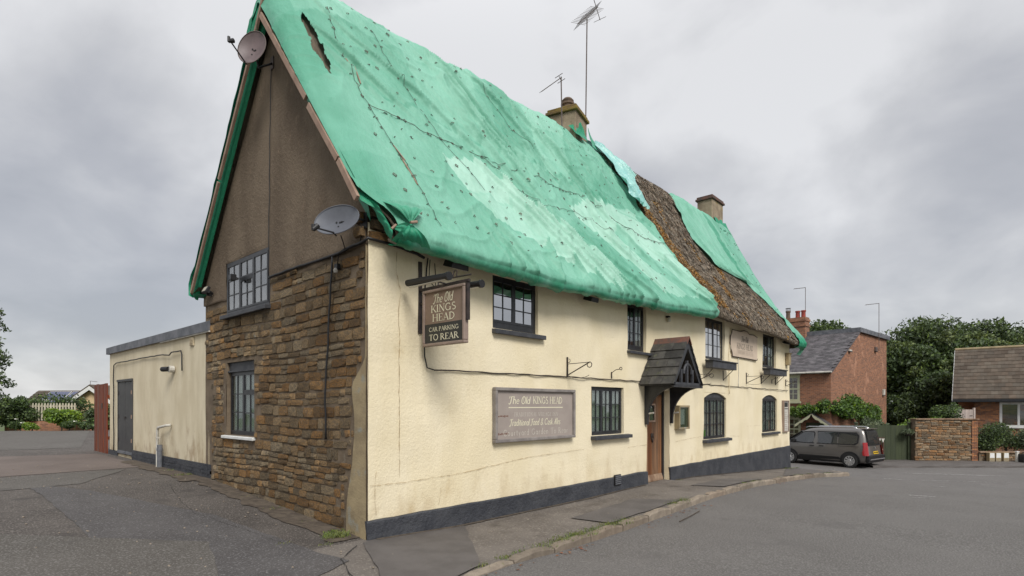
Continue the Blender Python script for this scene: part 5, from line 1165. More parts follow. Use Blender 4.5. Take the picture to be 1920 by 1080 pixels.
b = B(); b.box(-.045, -.012, .02, 3.0, 3.195, 3.22); b.done('drip_board', M['offwhite'], wing)
# black brick footing
for k in range(5):
    for i in range(26):
        y0 = .02+i*.235+(.117 if k % 2 else 0); z0 = .27+k*.072
        if y0 > 5.2 or z0+.065 > .565+.0: continue
        b = B(); o = random.uniform(-.004, .004); b.box(-.035+o, 0, y0, min(y0+.225, 5.34), z0, z0+.063)
        link('brick', b.mesh('brick', M['plinth']), wing)
b = B(); b.box(-.025, 0, .02, 5.34, .1, .60); b.box(-.02, 0, 6.8, WL, .2, .5); b.done('footing', M['plinth'], wing)
dr = B(); 
FDm = frame((0, 6.79, .43), (0, -1, 0))
dr.box(0, 1.44, -.03, .02, 1.97, 2.03); dr.box(0, .05, -.01, .05, .0, 1.97); dr.box(1.39, 1.44, -.01, .05, 0, 1.97)
dd = dr.done('double_door', M['dooriron'], wing, FDm)
for k in (0, 1):
    b = B(); x0 = .05+k*.67; b.box(x0+.005, x0+.665, .0+.004*k, .045, .02, 1.96); lf = b.done('leaf', M['dooriron'], dd, bevel=.006); b = B(); b.box(x0, x0+.67, -.03, .0, .03, .10); b.done('weather_bar', M['felt'], lf)
    for z in (.35, .98, 1.62): b = B(); b.box(x0+(.0 if k == 0 else .60), x0+(.06 if k == 0 else .66), -.015, .0, z, z+.10); b.done('hinge', M['batten' if k else 'iron'], lf)
b = B(); b.box(.65, .79, -.02, -.002, .98, 1.03); b.done('handle', M['iron'], dd)
cable('conduit', 'black conduit running up and along the wing wall over the grey doors', [(-.03, 12.45, .5), (-.03, 12.45, 2.88), (-.03, 12.2, 2.93), (-.03, 10, 2.93), (-.03, 8.2, 2.92), (-.03, 7.75, 2.88), (-.03, 7.6, 2.93), (-.03, 7.0, 2.93), (-.03, 6.95, 2.85), (-.03, 6.93, 2.5)], .014, wob=.012, cat='conduit')
t = thing('bulkhead_lamp', 'black and white outside lamp on the wing wall', 'lamp', frame((-.0, 7.55, 2.56), (0, -1, 0))); b = B(); b.tube([(0, 0, 0), (0, -.10, 0)], .075, 12); b.done('base', M['offwhite'], t); b = B(); b.tube([(0, -.10, 0), (-.22, -.16, -.0)], .055, 12); b.done('head', M['plastic'], t)
t = thing('drain_pipe', 'cream plastic waste pipe with elbow at the foot of the wing wall', 'pipe', frame((0, 8.3, 0), (0, -1, 0))); b = B(); b.tube([(.62, -.02, 1.32), (.55, -.09, 1.31), (.02, -.10, 1.25), (-.03, -.10, 1.18), (-.03, -.10, .36), (-.05, -.14, .30), (-.16, -.20, .29)], .030, 10); b.done('pipe', M['offwhite'], t, smooth=True); b = B(); b.box(-.06, 0, -.13, -.06, 1.0, 1.03); b.box(-.07, .01, -.13, -.06, .74, .78); b.done('clip', M['offwhite'], t)
b = B(); b.tube([(.10, -.09, .27), (.10, -.09, .86)], .055, 12); b.tube([(.10, -.09, .72), (.10, -.09, .78)], .062, 12); b.done('stack', M['felt'], t)
t = thing('air_vent', 'cream louvred vent at the top of the wing wall near the gable', 'vent', frame((-.0, 6.5, 3.0), (0, -1, 0))); b = B(); b.box(0, .2, -.02, 0, 0, .17); b.done('plate', M['wing'], t)
for k in range(5): b = B(); b.box(.02, .18, -.03, -.02, .02+.03*k, .03+.03*k); b.done('louvre', M['wing'], t)
t = thing('timber_fence', 'red-brown close-boarded fence end at the far corner of the wing', 'fence', T(0, 13.08, G(0, 13.1)))
for i in range(7):
    y = .03+i*.215; b = B(); b.box(-.05+.012*(i % 2), -.02+.012*(i % 2), 0, .206, -.02, 2.02+random.uniform(-.015, .015)); b.done('board', M['redboard'], t, Matrix.Translation((0, y, 0)))
for z in (.4, 1.6): b = B(); b.box(-.01, .05, .02, 1.5, z, z+.09); b.done('rail', M['redboard'], t)
b = B(); b.box(-.06, -.04, .50, .62, 1.30, 1.45); b.done('latch', M['iron'], t)

# ---------------------------------------------------------------- foliage
def leaves(name, blobs, n, size, m, parent=None, seed=0, kind=None, shell=.45, flat=0, clump=1.0):
    """many small leaf-sized faces spread through lumpy volumes; blobs = (x, y, z, rx, ry, rz)"""
    r = np.random.default_rng(seed); wts = np.array([b[3]*b[4]*b[5] for b in blobs])**.67; wts /= wts.sum(); V_ = []; 
    cnt = r.multinomial(n, wts); C = []
    for bl, c in zip(blobs, cnt):
        bl = np.array(bl, float); d = r.normal(size=(c, 3)); d /= np.linalg.norm(d, axis=1)[:, None]; rad = 1-shell*r.random(c)**1.6
        k = np.array([1+.30*clump*noise.noise(Vector((a*2.6+bl[0], b*2.6+bl[1], e*2.6+bl[2])))+.16*clump*noise.noise(Vector((a*7, b*7+bl[0], e*7))) for a, b, e in d])
        rad = rad*k+r.normal(0, .025, c); C.append(bl[:3]+d*bl[3:6]*rad[:, None])
    C = np.concatenate(C); N_ = len(C); u = r.normal(size=(N_, 3)); u /= np.linalg.norm(u, axis=1)[:, None]; w = r.normal(size=(N_, 3)); w -= (w*u).sum(1)[:, None]*u; w /= np.linalg.norm(w, axis=1)[:, None]
    s = size*r.uniform(.55, 1.35, N_)[:, None]; nn = np.cross(u, w)*s*.18
    v = np.stack([C-u*s, C-w*s*.5+nn, C+u*s, C+w*s*.5+nn], 1).reshape(-1, 3); f = np.arange(N_*4).reshape(-1, 4)
    o = npmesh(name, v, f, M[m], smooth=False, parent=parent)
    if kind: o['kind'] = kind
    return o
def lumps(c, R_, k, seed, squash=.85, lo=.28, hi=.5):
    r = random.Random(seed); c = Vector(c); out = [(c.x, c.y, c.z, R_*.62, R_*.62, R_*.62*squash)]
    for _ in range(k):
        d = Vector((r.gauss(0, 1), r.gauss(0, 1), r.gauss(0, .8))).normalized(); q = R_*r.uniform(lo, hi); p = c+Vector((d.x, d.y, d.z*squash))*(R_-q*.8)
        out.append((p.x, p.y, p.z, q, q, q*.85))
    return out
def tree(label, base, height, R_, m, seed, n=16000, size=.13, k=22, cz=None, group=None, name='broadleaf_tree', cat='tree', trunk=.16, core=True):
    t = thing(name, label, cat, Matrix.Translation(base), group); c = Vector((0, 0, cz or height-R_*.85)); bl = lumps(c, R_, k, seed); hi = lumps(c, R_*1.04, 9, seed+100, lo=.16, hi=.26)[1:]
    b = B(); r = random.Random(seed); top = c+Vector((.1, .1, R_*.2)); b.tube([(0, 0, -.3), (.05, .03, c.z*.4), (0, -.04, c.z*.8), top], [trunk, trunk*.8, trunk*.6, trunk*.25], 8)
    for q in bl[1:14]: h = c.z*r.uniform(.45, .95); b.tube([(0, 0, h), Vector((q[0]*.5, q[1]*.5, (h+q[2])/2+.1)), Vector(q[:3])], [trunk*.4, trunk*.25, trunk*.08], 5)
    b.done('trunk', M['bark'], t); leaves('crown', bl, n, size, m, t, seed, shell=.6); leaves('olive_clumps', hi, n//7, size*.9, 'leafy', t, seed+1, shell=.9); return t  # olive leaf clumps, paler than the crown, scattered at random round it
def bush(label, p, rs, m, n, size, seed, k=10, name='shrub', group=None):
    t = thing(name, label, 'shrub', Matrix.Translation(p), group); R_ = max(rs); bl = lumps((0, 0, 0), 1, k, seed); bl = [(a*rs[0], b_*rs[1], rs[2]*(1+c*.95), d*rs[0], e*rs[1], f*rs[2]) for a, b_, c, d, e, f in bl]
    leaves('foliage', bl, n, size, m, t, seed, shell=.6); b = B(); b.tube([(0, 0, -.2), (.03, 0, rs[2])], [.04, .02], 5); b.done('stem', M['bark'], t); return t
# big garden trees behind the houses on the right
tr = [((30.6, 43, -1), 7.6, 2.7, 'leafm'), ((33.6, 45, -1), 9.8, 3.8, 'leafd'), ((38.4, 46, -1), 9.7, 3.8, 'leafd'), ((43.5, 47, -1), 9.9, 3.8, 'leafm'), ((31.6, 40.5, -1), 6.2, 2.6, 'leafd'), ((35.2, 42.5, -1), 8.2, 3.0, 'leafm'), ((48.5, 46, -1), 9.6, 4.0, 'leafd'), ((33.0, 40.8, -1), 4.3, 2.4, 'leafd'), ((29.4, 47, -1), 7.4, 3.0, 'leafd')]
lb = ['mid-green tree just right of the brick house gable', 'tallest dark tree above the gap between brick house and bungalow', 'tall dark tree rising behind the left end of the bungalow roof', 'broad mid-green tree behind the bungalow roof', 'low dark tree filling the shade beside the brick house', 'olive-green tree leaning in front of the tall dark trees', 'dark tree at the far right behind the bungalow', 'dark undergrowth tree low behind the stone garden wall', 'dark tree mostly hidden behind the brick house']
for i, (p, h, R_, m) in enumerate(tr): tree(lb[i], cam_pt(*p), h, R_, m, 20+i, n=17000 if h > 7 else 9000, size=.15, group='garden trees on the right')
for i, (e, nn, h, R_) in enumerate(((29.2, 41.5, 4.0, 2.3), (31.5, 38.8, 3.4, 2.0), (34.6, 39.6, 3.8, 2.2), (28.0, 45, 4.5, 2.4))): bush(['dark laurel mass low beside the brick house', 'dark laurel mass behind the silvery bush', 'dark laurel mass behind the pale garden gate', 'dark shrub mass in the deep shade behind the brick house'][i], cam_pt(e, nn, -1.2), (R_, R_*.8, h*.55), 'leafd', 8000, .12, 90+i, 16)
tree('distant tree crown showing above the slate roof of the brick house', cam_pt(33.2, 60, -1.5), 12.3, 3.2, 'leafm', 40, 9000, .2)
tree('distant tree crown showing above the slate roof of the brick house, right end', cam_pt(36.6, 60, -1.5), 11.7, 2.4, 'leafm', 41, 6000, .2)
bpy.data.objects.remove(bpy.data.objects['broadleaf_tree.010'].children[0]) if False else None
# tree at the left edge
t = thing('birch_tree', 'loose-leaved tree with drooping branches at the left edge of the yard', 'tree', cam_pt(-30.7, 31.5, .2)); r = random.Random(5); b = B(); bl = []
b.tube([(0, 0, -.4), (.1, 0, 2.5), (0, .1, 5.2), (-.1, 0, 8)], [.22, .17, .1, .03], 8)
rt = CAM_RIGHT; fwd = cam_vec(0, 1)
for i in range(90):
    z = 1.9+6.1*r.random(); a = r.uniform(0, 6.28); l = (2.9-.30*max(0, z-2.0))*r.uniform(.55, 1.12); d = rt*math.cos(a)+fwd*math.sin(a); p1 = Vector((0, 0, z))+d*l*.55+Vector((0, 0, .25)); p2 = Vector((0, 0, z-.15))+d*l-Vector((0, 0, .2))
    b.tube([(0, 0, z-.4), p1, p2], [.035, .02, .006], 4)
    for q, s in ((p1, .42), (p1.lerp(p2, .6), .34), (p2, .22)): bl.append((q.x, q.y, q.z, s*1.2, s*1.2, s*.6))
b.done('trunk', M['bark'], t); leaves('crown', bl, 20000, .085, 'leafm', t, 6, shell=.95)
GL = .40
bush('large dark green shrub left of the picket fence', cam_pt(-29.2, 30.6, GL-.1), (1.6, 1.4, 1.15), 'leafd', 12000, .075, 50, 16)
bush('second dark green shrub at the left edge of the yard', cam_pt(-27.9, 31.6, GL-.1), (1.1, 1.1, 1.1), 'leafm', 7000, .075, 51, 12)
bush('bright yellow-green shrub in front of the picket fence', cam_pt(-24.75, 30.6, GL), (.85, .7, .72), 'leafb', 5000, .075, 52)
bush('small shrub between picket fence and red-brown boards', cam_pt(-22.9, 30.4, GL-.1), (.75, .6, .42), 'leafm', 3000, .07, 53)
bush('low dark shrub behind the right end of the picket fence', cam_pt(-23.9, 32.6, GL), (.9, .8, .75), 'leafd', 3000, .08, 54)
bush('wispy green bush behind the picket fence under the solar roof', cam_pt(-27.2, 33.5, GL-.4), (2.2, 1, 1.35), 'leafm', 6000, .08, 55)
for i, (e, rr_, m, lab) in enumerate(((-26.6, .35, 'leafm', 'low flowering plant at the foot of the picket fence'), (-25.7, .30, 'leafb', 'pale low plant just left of the bright shrub'), (-23.7, .36, 'leafm', 'low plant right of the bright shrub'), (-28.1, .33, 'leafb', 'tiny light plant in front of the large dark shrub'))):
    bush(lab, cam_pt(e, 29.8, GL-.05), (rr_*1.3, rr_, rr_), m, 900, .06, 60+i, 5)
for i, (e, z) in enumerate(((-26.2, .62), (-25.9, .42), (-23.1, .5))):
    t = thing('garden_flower', ['tall pale yellow flower spike by the picket fence', 'small white flower left of the bright shrub', 'white flower near the red-brown boards'][i], 'flower', cam_pt(e, 29.4, GL)); b = B(); b.tube([(0, 0, 0), (.03, 0, z)], .008, 4); b.done('stem', M['leafd'], t); b = B()
    for k in range(7): a_ = k*.9; b.add([(.03, 0, z), (.03+.07*math.cos(a_), .07*math.sin(a_), z+.05), (.03+.09*math.cos(a_+.4), .09*math.sin(a_+.4), z+.01)], [(0, 1, 2)])
    b.done('petals', M['flower'], t)
# picket fence on a low brick wall
t = thing('picket_fence', 'cream picket fence on a low red brick wall at the back of the yard', 'fence', frame(cam_pt(-28.2, 31.6, GL), CAM_RIGHT))
b = B(); b.box(-.6, 5.0, 0, .22, -.3, .46); b.done('brick_base', M['brick'], t)
for z in (.62, 1.28): b = B(); b.box(-.1, 3.42, .06, .10, z, z+.07); b.done('rail', M['picket'], t)
for i in range(21):
    x = -.08+i*.170; b = B(); b.prism([(x, .02, .50), (x+.085, .02, .50), (x+.085, .02, 1.42), (x+.0425, .02, 1.50), (x, .02, 1.42)], (0, .03, 0)); b.done('picket', M['picket'], t)
# house with solar panels
FH = frame(cam_pt(-40.6, 45, -2.2), CAM_RIGHT); t = thing('solar_house', 'low house with blue solar panels on its brown tiled roof', 'house', FH)
b = B(); b.box(0, 9.2, 0, 6, 0, 3.0); b.done('wall', M['brick'], t); b = B(); b.prism([(-.2, -.4, 2.9), (-.2, 3, 5.20), (-.2, 6.4, 2.9)], (9.5, 0, 0)); rf = b.done('roof', M['bungtile'], t)
b = B()
for k in range(12): s = k/12; y = -.42+3.4*s; z = 2.93+2.28*s; b.prism([(-.2, y, z), (-.2, y+.30, z+.205), (-.2, y+.30, z+.22), (-.2, y-.02, z+.05)], (9.5, 0, 0))
b.done('tile_courses', M['bungtile'], rf, kind='stuff')
for (x, s0) in ((1.05, .62), (3.00, .62), (1.45, .27), (3.35, .27)):
    q = lambda x_, s, o: (x_, -.4+3.4*s-o*.56, 2.9+2.30*s+o*.83); b = B(); b.add([q(x, s0, .1), q(x+1.85, s0, .1), q(x+1.85, s0+.32, .1), q(x, s0+.32, .1)], [(0, 1, 2, 3)]); pv = b.done('solar_panel', M['white'], t)
    for i in range(6):
        for j in range(2): b = B(); x0 = x+.05+i*.293; s1 = s0+.013+j*.149; b.add([q(x0, s1, .12), q(x0+.285, s1, .12), q(x0+.285, s1+.145, .12), q(x0, s1+.145, .12)], [(0, 1, 2, 3)]); b.done('cell', M['pv'], pv)
def thin_aerial(label, base, h, bl, dirv=-1):
    t = thing('tv_aerial', label, 'tv aerial', frame(base, CAM_RIGHT)); b = B(); b.tube([(0, 0, 0), (0, 0, h)], .019, 5); b.done('mast', M['rustiron'], t); b = B(); b.tube([(0, 0, h), (dirv*bl, -.1, h-.12*bl)], .018, 5); b.done('boom', M['rustiron'], t); b = B()
    for k in range(8): x = dirv*bl*(k+.5)/8; b.tube([(x, -.15, h-.12*abs(x)), (x, .10, h-.12*abs(x))], .008, 4)
    b.done('elements', M['rustiron'], t)
thin_aerial('tiny aerial on the solar panel roof', cam_pt(-36.2, 47.8, 2.9), .95, .65, 1)
# cream gable house with white barge boards
FG = frame(cam_pt(-33.2, 40, -2), CAM_RIGHT); t = thing('cream_house', 'cream gabled house with white barge boards and small brick chimney', 'house', FG)
b = B(); b.prism([(0.3, 0, 0), (6, 0, 0), (6, 0, 3.0), (3.1, 0, 5.0), (0.3, 0, 3.0)], (0, 5, 0)); b.done('wall', mat('warm_cream_wall', (.62, .46, .27)), t)
b = B()
for s in (1, -1): b.prism([(3.1, -.35, 5.25), (3.1+s*3.3, -.35, 3.0), (3.1+s*3.3, -.35, 2.85), (3.1, -.35, 5.08)], (0, 5.5, 0))
b.done('roof', M['bungtile'], t); b = B()
for s in (1, -1): b.prism([(3.1, -.38, 5.13), (3.1+s*3.3, -.38, 2.88), (3.1+s*3.3, -.38, 2.62), (3.1, -.38, 4.86)], (0, .03, 0))
b.done('barge_board', M['white'], t); b = B(); b.box(2.95, 3.45, 2, 2.5, 4.4, 5.5); b.box(2.9, 3.5, 1.95, 2.55, 5.5, 5.58); ch = b.done('chimney', M['brick'], t); b = B(); b.tube([(3.1, 2.25, 5.58), (3.1, 2.25, 5.75)], .09, 8); b.tube([(3.32, 2.25, 5.58), (3.32, 2.25, 5.72)], .08, 8); b.done('pot', M['batten'], ch)
thin_aerial('tiny aerial beside the chimney of the cream gabled house', cam_pt(-29.9, 42.3, 3.5), 1.0, .35, 1)
t = thing('lean_to', 'low red-brown lean-to roof behind the yard edge', 'shed', frame(cam_pt(-26.6, 34, -.4), CAM_RIGHT)); b = B(); b.prism([(1.5, 0, .6), (5.2, 0, .6), (5.2, 0, 2.35)], (0, 2, 0)); b.done('wall', M['brick'], t); b = B(); b.prism([(1.3, -.15, .62), (5.3, -.15, 2.5), (5.3, -.15, 2.38), (1.3, -.15, .50)], (0, 2.3, 0)); b.done('roof', M['ridge'], t)

# ---------------------------------------------------------------- brick house on the right
GD = cam_vec(.736, .677); FD_ = cam_vec(-.677, .736); hc = cam_pt(18.04, 31.5)
ZB, ZE, ZR = -1.3, 3.74, 6.36
house = thing('brick_house', 'two-storey red brick house with slate roof and climbing plant', 'house', Matrix.Translation((hc.x, hc.y, 0)))
def hp(g, f, z): p = GD*g+FD_*f; return (p.x, p.y, z)   # g along the gable, f along the front, from the near corner
FL, GLn, GR = 9.0, 11.2, 4.9
b = B(); b.add([hp(0, 0, ZB), hp(GLn, 0, ZB), hp(GLn, 0, ZR-.05), hp(GR, 0, ZR-.05), hp(0, 0, ZE), hp(0, FL, ZB), hp(GLn, FL, ZB), hp(GLn, FL, ZR-.05), hp(GR, FL, ZR-.05), hp(0, FL, ZE)], [(0, 1, 2, 3, 4), (5, 9, 8, 7, 6), (1, 6, 7, 2), (0, 4, 9, 5)]); b.done('wall', M['brick'], house)
b = B(); nk = 26
for k in range(nk):   # slate courses, each a row of separate slates
    s0, s1 = k/nk, (k+1.15)/nk; g0, g1 = -.22+(GR+.22)*s0, -.22+(GR+.22)*min(1.0, s1); z0 = ZE-.06+(ZR-ZE+.08)*s0; z1 = ZE-.06+(ZR-ZE+.08)*min(1.0, s1); f = -.14+(.14 if k % 2 else 0); 
    while f < FL: l = random.uniform(0, .008); b.add([hp(g0, f, z0+.035+l), hp(g0, min(f+.272, FL), z0+.035+l), hp(g1, min(f+.272, FL), z1+.018+l*.5), hp(g1, f, z1+.018+l*.5), hp(g0, f, z0+.015), hp(g0, min(f+.272, FL), z0+.015)], [(3, 2, 1, 0), (0, 1, 5, 4)]); f += .28
rf = b.done('slates', M['housetile'], house, kind='stuff')
b = B(); b.add([hp(-.25, -.12, ZE-.10), hp(-.25, FL, ZE-.10), hp(GR, FL, ZR), hp(GR, -.12, ZR), hp(-.22, -.12, ZE-.17), hp(-.22, FL, ZE-.17), hp(GR, FL, ZR-.09), hp(GR, -.12, ZR-.09)], [(0, 3, 2, 1), (4, 5, 6, 7), (0, 4, 7, 3)]); b.done('roof', M['housetile'], house)
b = B(); b.tube([hp(GR, -.13, ZR+.05), hp(GR, FL, ZR+.05)], .09, 8); b.done('ridge', M['housetile'], house)
b = B(); b.tube([hp(-.30, -.14, ZE-.10), hp(-.30, FL, ZE-.10)], .055, 8); b.done('gutter', M['offwhite'], house)
b = B(); b.add([hp(GR-.1, -.16, ZR-.02), hp(GLn+.25, -.16, ZR-.02), hp(GLn+.25, -.16, ZR+.26), hp(GR-.1, -.16, ZR+.26), hp(GR-.1, FL, ZR-.02), hp(GLn+.25, FL, ZR-.02), hp(GLn+.25, FL, ZR+.30), hp(GR-.1, FL, ZR+.30)], [(0, 1, 2, 3), (1, 5, 6, 2), (3, 2, 6, 7), (0, 4, 5, 1), (0, 3, 7, 4)]); b.done('flat_roof_edge', M['felt'], house)
def hwin(f0, f1, z0, z1, px, pz, split, label=None):
    F = frame(tuple(Vector(hp(-.03, f1, z0))), tuple(-FD_)); w = window(house, F, f1-f0, z1-z0, 1, px, pz, fr=.07, bar=.03, m='palegreen', curtains=False, d=.06, seed=3); b = B(); b.box(-.08, f1-f0+.08, -.10, .0, -.12, 0); b.done('sill', M['palegreen'], w); b = B(); b.box(0, f1-f0, -.015, .02, (z1-z0)*split-.03, (z1-z0)*split+.03); b.done('meeting_rail', M['palegreen'], w)
    b = B(); b.box(-.05, f1-f0+.05, -.03, .02, z1-z0, z1-z0+.09); b.done('head', M['palegreen'], w)
hwin(1.66, 2.9, 2.0, 3.5, 4, 4, .48); hwin(1.60, 2.85, -.32, 1.05, 4, 4, .5)
# porch hood
b = B(); 
for s in (1, -1): b.prism([hp(-.60, .82, 1.30), hp(-.60, .82+s*.90, .68), hp(-.60, .82+s*.90, .63), hp(-.60, .82, 1.24)], tuple(GD*.6))
ph = b.done('porch_hood', M['housetile'], house); b = B()
for s in (1, -1):
    P = [hp(-.63, .82, 1.27)]+[hp(-.63, .82+s*.9, .65), hp(-.63, .82+s*.9, .52)]+[hp(-.63, .82+s*(.9-.9*t), .52+.58*t+(.04 if k % 2 else -.02)) for k, t in enumerate((.15, .3, .45, .6, .75, .9))]; b.prism(P, tuple(GD*.03))
b.done('barge_board', M['palegreen'], ph); b = B(); b.prism([hp(-.02, .35, ZB), hp(-.02, 1.3, ZB), hp(-.02, 1.3, .75), hp(-.02, .35, .75)], tuple(GD*-.03)); b.done('front_door', M['gate'], ph)
# chimney
q0 = GD*GR+FD_*3.7; b = B(); Mx = Matrix.Translation((q0.x, q0.y, 0)) @ Matrix.Rotation(math.atan2(GD.y, GD.x), 4, 'Z'); b.box(-.38, .38, -.72, .72, 5.9, 7.35); b.box(-.43, .43, -.77, .77, 7.0, 7.12); b.box(-.43, .43, -.77, .77, 7.35, 7.5); b.box(-.38, .38, -.72, .72, 7.5, 7.62); ch = b.done('chimney', M['brick'], house, Mx)
for y, m, h in ((.50, 'pot', .55), (-.12, 'redpot', .48), (-.48, 'redpot', .48)): b = B(); b.lathe([(.14, 0), (.13, h*.8), (.16, h*.82), (.16, h), (.11, h)], 12); b.done('pot', M[m], ch, Matrix.Translation((0, y, 7.62)))
b = B()
for k in range(4): b.tube([(.13*math.cos(k*1.57), .50+.13*math.sin(k*1.57), 8.1), (.13*math.cos(k*1.57), .50+.13*math.sin(k*1.57), 8.35)], .02, 4)
b.lathe([(0, 8.38), (.18, 8.36)], 10, Matrix.Translation((0, .5, 0))); b.done('cowl', M['rustiron'], ch)
p = Vector((hc.x, hc.y, 0))+GD*GR+FD_*3.1; thin_aerial('aerial on the brick house chimney', (p.x, p.y, 7.5), 2.1, .8)
p = Vector((hc.x, hc.y, 0))+GD*8.5-FD_*.22; thin_aerial('tall aerial mast on the gable of the brick house', (p.x, p.y, 5.4), 3.15, .95)
def gfix(name, label, g, z, w, h, m, cat): 
    p = Vector((hc.x, hc.y, 0))+GD*g; t = thing(name, label, cat, frame((p.x, p.y, z), tuple(GD))); b = B(); b.box(-w/2, w/2, -.12, 0, 0, h); b.done('casing', M[m], t, bevel=.02); b = B(); b.box(-w/2-.01, w/2+.01, -.13, 0, -.02, .02); b.done('base', M['plastic'], t)
gfix('alarm_box', 'white alarm box on the brick house gable', 10.3, 2.45, .3, .42, 'offwhite', 'alarm box'); gfix('aerial_bracket_box', 'rusty bracket box holding the aerial on the brick gable', 8.45, 5.35, .35, .3, 'rustiron', 'bracket'); gfix('security_light', 'small white security light high on the brick gable near the roof slope', 3.15, 5.0, .4, .12, 'offwhite', 'light')
# climbing plant
t = thing('climbing_plant', 'green climbing plant spreading over the corner of the brick house', 'climbing plant', Matrix.Translation((hc.x, hc.y, 0))); bl = []; r = random.Random(4)
for i in range(46):
    g = r.uniform(0, 7.2); zz = 1.75-.05*g+r.uniform(-.42, .42)-(.5 if g > 5.4 else 0)*r.random()*1.6; p = GD*g-FD_*(.28+.15*r.random()); bl.append((p.x, p.y, zz, .42, .42, .33))
for i in range(12): g = r.uniform(5.6, 7.3); p = GD*g-FD_*.3; bl.append((p.x, p.y, r.uniform(.5, 1.5), .4, .4, .35))
for i in range(24): f = r.uniform(-.1, 3.6); p = FD_*f-GD*(.25+.1*r.random()); bl.append((p.x, p.y, 1.68-.18*f+r.uniform(-.22, .28)*(1-f*.2), .34, .34, .26))
leaves('foliage', bl, 15000, .085, 'leafv', t, 8, shell=.8); b = B(); b.tube([tuple(GD*6.4-FD_*.08)[:2]+(-1.2,), tuple(GD*6.2-FD_*.1)[:2]+(.6,), tuple(GD*4-FD_*.12)[:2]+(1.6,), tuple(-FD_*.1)[:2]+(1.8,)], .04, 6); b.done('stem', M['bark'], t)
# ---------------------------------------------------------------- garden gate, walls, bungalow
ZG = -1.04
t = thing('board_gate', 'dark green boarded gate and fence beside the stone garden wall', 'gate', frame(cam_pt(15.9, 28.5, ZG), CAM_RIGHT)); n = 34
for i in range(n): x = i*.134; h = 1.78 if x > .9 else 1.70; b = B(); b.box(x, x+.130, -.0+.004*(i % 2), .025, .02, h); b.done('board', M['gate'], t)
b = B(); b.box(-.05, n*.134, .03, .08, .3, .42); b.box(-.05, n*.134, .03, .08, 1.4, 1.52); b.done('rail', M['gate'], t)
for x in (1.62, 4.32): b = B(); b.box(x, x+.14, -.07, -.008, -.02, 1.88); b.lathe([(.10, 1.88), (.09, 1.93), (.0, 1.97)], 10, Matrix.Translation((x+.07, -.03, 0))); b.done('post', M['gate'], t)
t = thing('hanging_basket', 'hanging plant basket on the post of the dark green gate', 'hanging basket', cam_pt(20.05, 28.2, ZG+1.42)); b = B(); b.lathe([(0, -.18), (.14, -.12), (.2, 0)], 10); b.done('bowl', M['iron'], t); b = B(); b.tube([(0, 0, .35), (.18, 0, 0)], .006, 4); b.tube([(0, 0, .35), (-.18, 0, 0)], .006, 4); b.done('chains', M['iron'], t); leaves('foliage', [(0, 0, .04, .28, .28, .14)], 260, .06, 'leafs', t, 3)
# wayside stall with bunting
F = frame(cam_pt(17.72, 27.9, ZG), CAM_RIGHT); t = thing('wayside_stall', 'dark wooden stall with triangle bunting in front of the green gate', 'stall', F)
for x in (0, .86):
    for y in (0, .4): b = B(); b.box(x, x+.06, y, y+.05, 0, 1.18-.06*(y > 0)); b.done('leg', M['stallwood'], t)
for z, d in ((1.14, .5), (.50, .45), (.14, .45)): b = B(); b.box(-.03, .95, -.02, d, z, z+.04); b.done('shelf', M['stallwood'], t)
b = B(); b.box(0, .92, .44, .46, .5, 1.14); b.done('back', M['plastic'], t)
b = B()
for k in range(5): x = .02+k*.185; b.prism([(x, -.05, 1.14), (x+.16, -.05, 1.14), (x+.08, -.05, .93)], (0, .004, 0))
b.done('bunting', M['offwhite'], t)
o = thing('red_white_bag', 'red and white bag standing on the stall shelf', 'bag', F @ Matrix.Translation((.17, .1, .54))); b = B(); b.prism([(0, 0, 0), (.26, 0, 0), (.22, 0, .36), (.08, 0, .40)], (0, .15, 0)); b.done('body', M['red'], o); b = B(); b.prism([(-.02, -.01, 0), (.10, -.01, 0), (.03, -.01, .3)], (0, .01, 0)); b.done('stripe', M['white'], o)
for k in range(5):
    o = thing('produce_parcel', ['pale parcel at the left on the stall shelf', 'crumpled tan parcel in the middle of the stall', 'white parcel at the back of the stall', 'grey parcel at the right on the stall', 'tan parcel hanging over the stall front'][k], 'parcel', F @ Matrix.Translation((.12+.16*k, .04+.05*(k % 2), .54))); b = B(); b.lathe([(0, 0), (.10, .01), (.12, .05), (.07, .10), (0, .12)], 7, Matrix.Rotation(k, 4, 'Z') @ Matrix.Scale(1.1, 4)); b.done('wrap', M[('offwhite', 'doorpale', 'white', 'felt', 'doorpale')[k]], o)
    b = B(); b.tube([(-.03, -.13, .05), (.03, -.13, .06)], .015, 5); b.done('tie', M['offwhite'], o)
o = thing('white_tub', 'white tub hanging under the stall shelf', 'tub', F @ Matrix.Translation((.42, .0, .2))); b = B(); b.lathe([(0, 0), (.08, .0), (.10, .22)], 10); b.done('tub', M['white'], o); b = B(); b.lathe([(.108, .21), (.108, .24), (0, .245)], 10); b.done('lid', M['offwhite'], o)
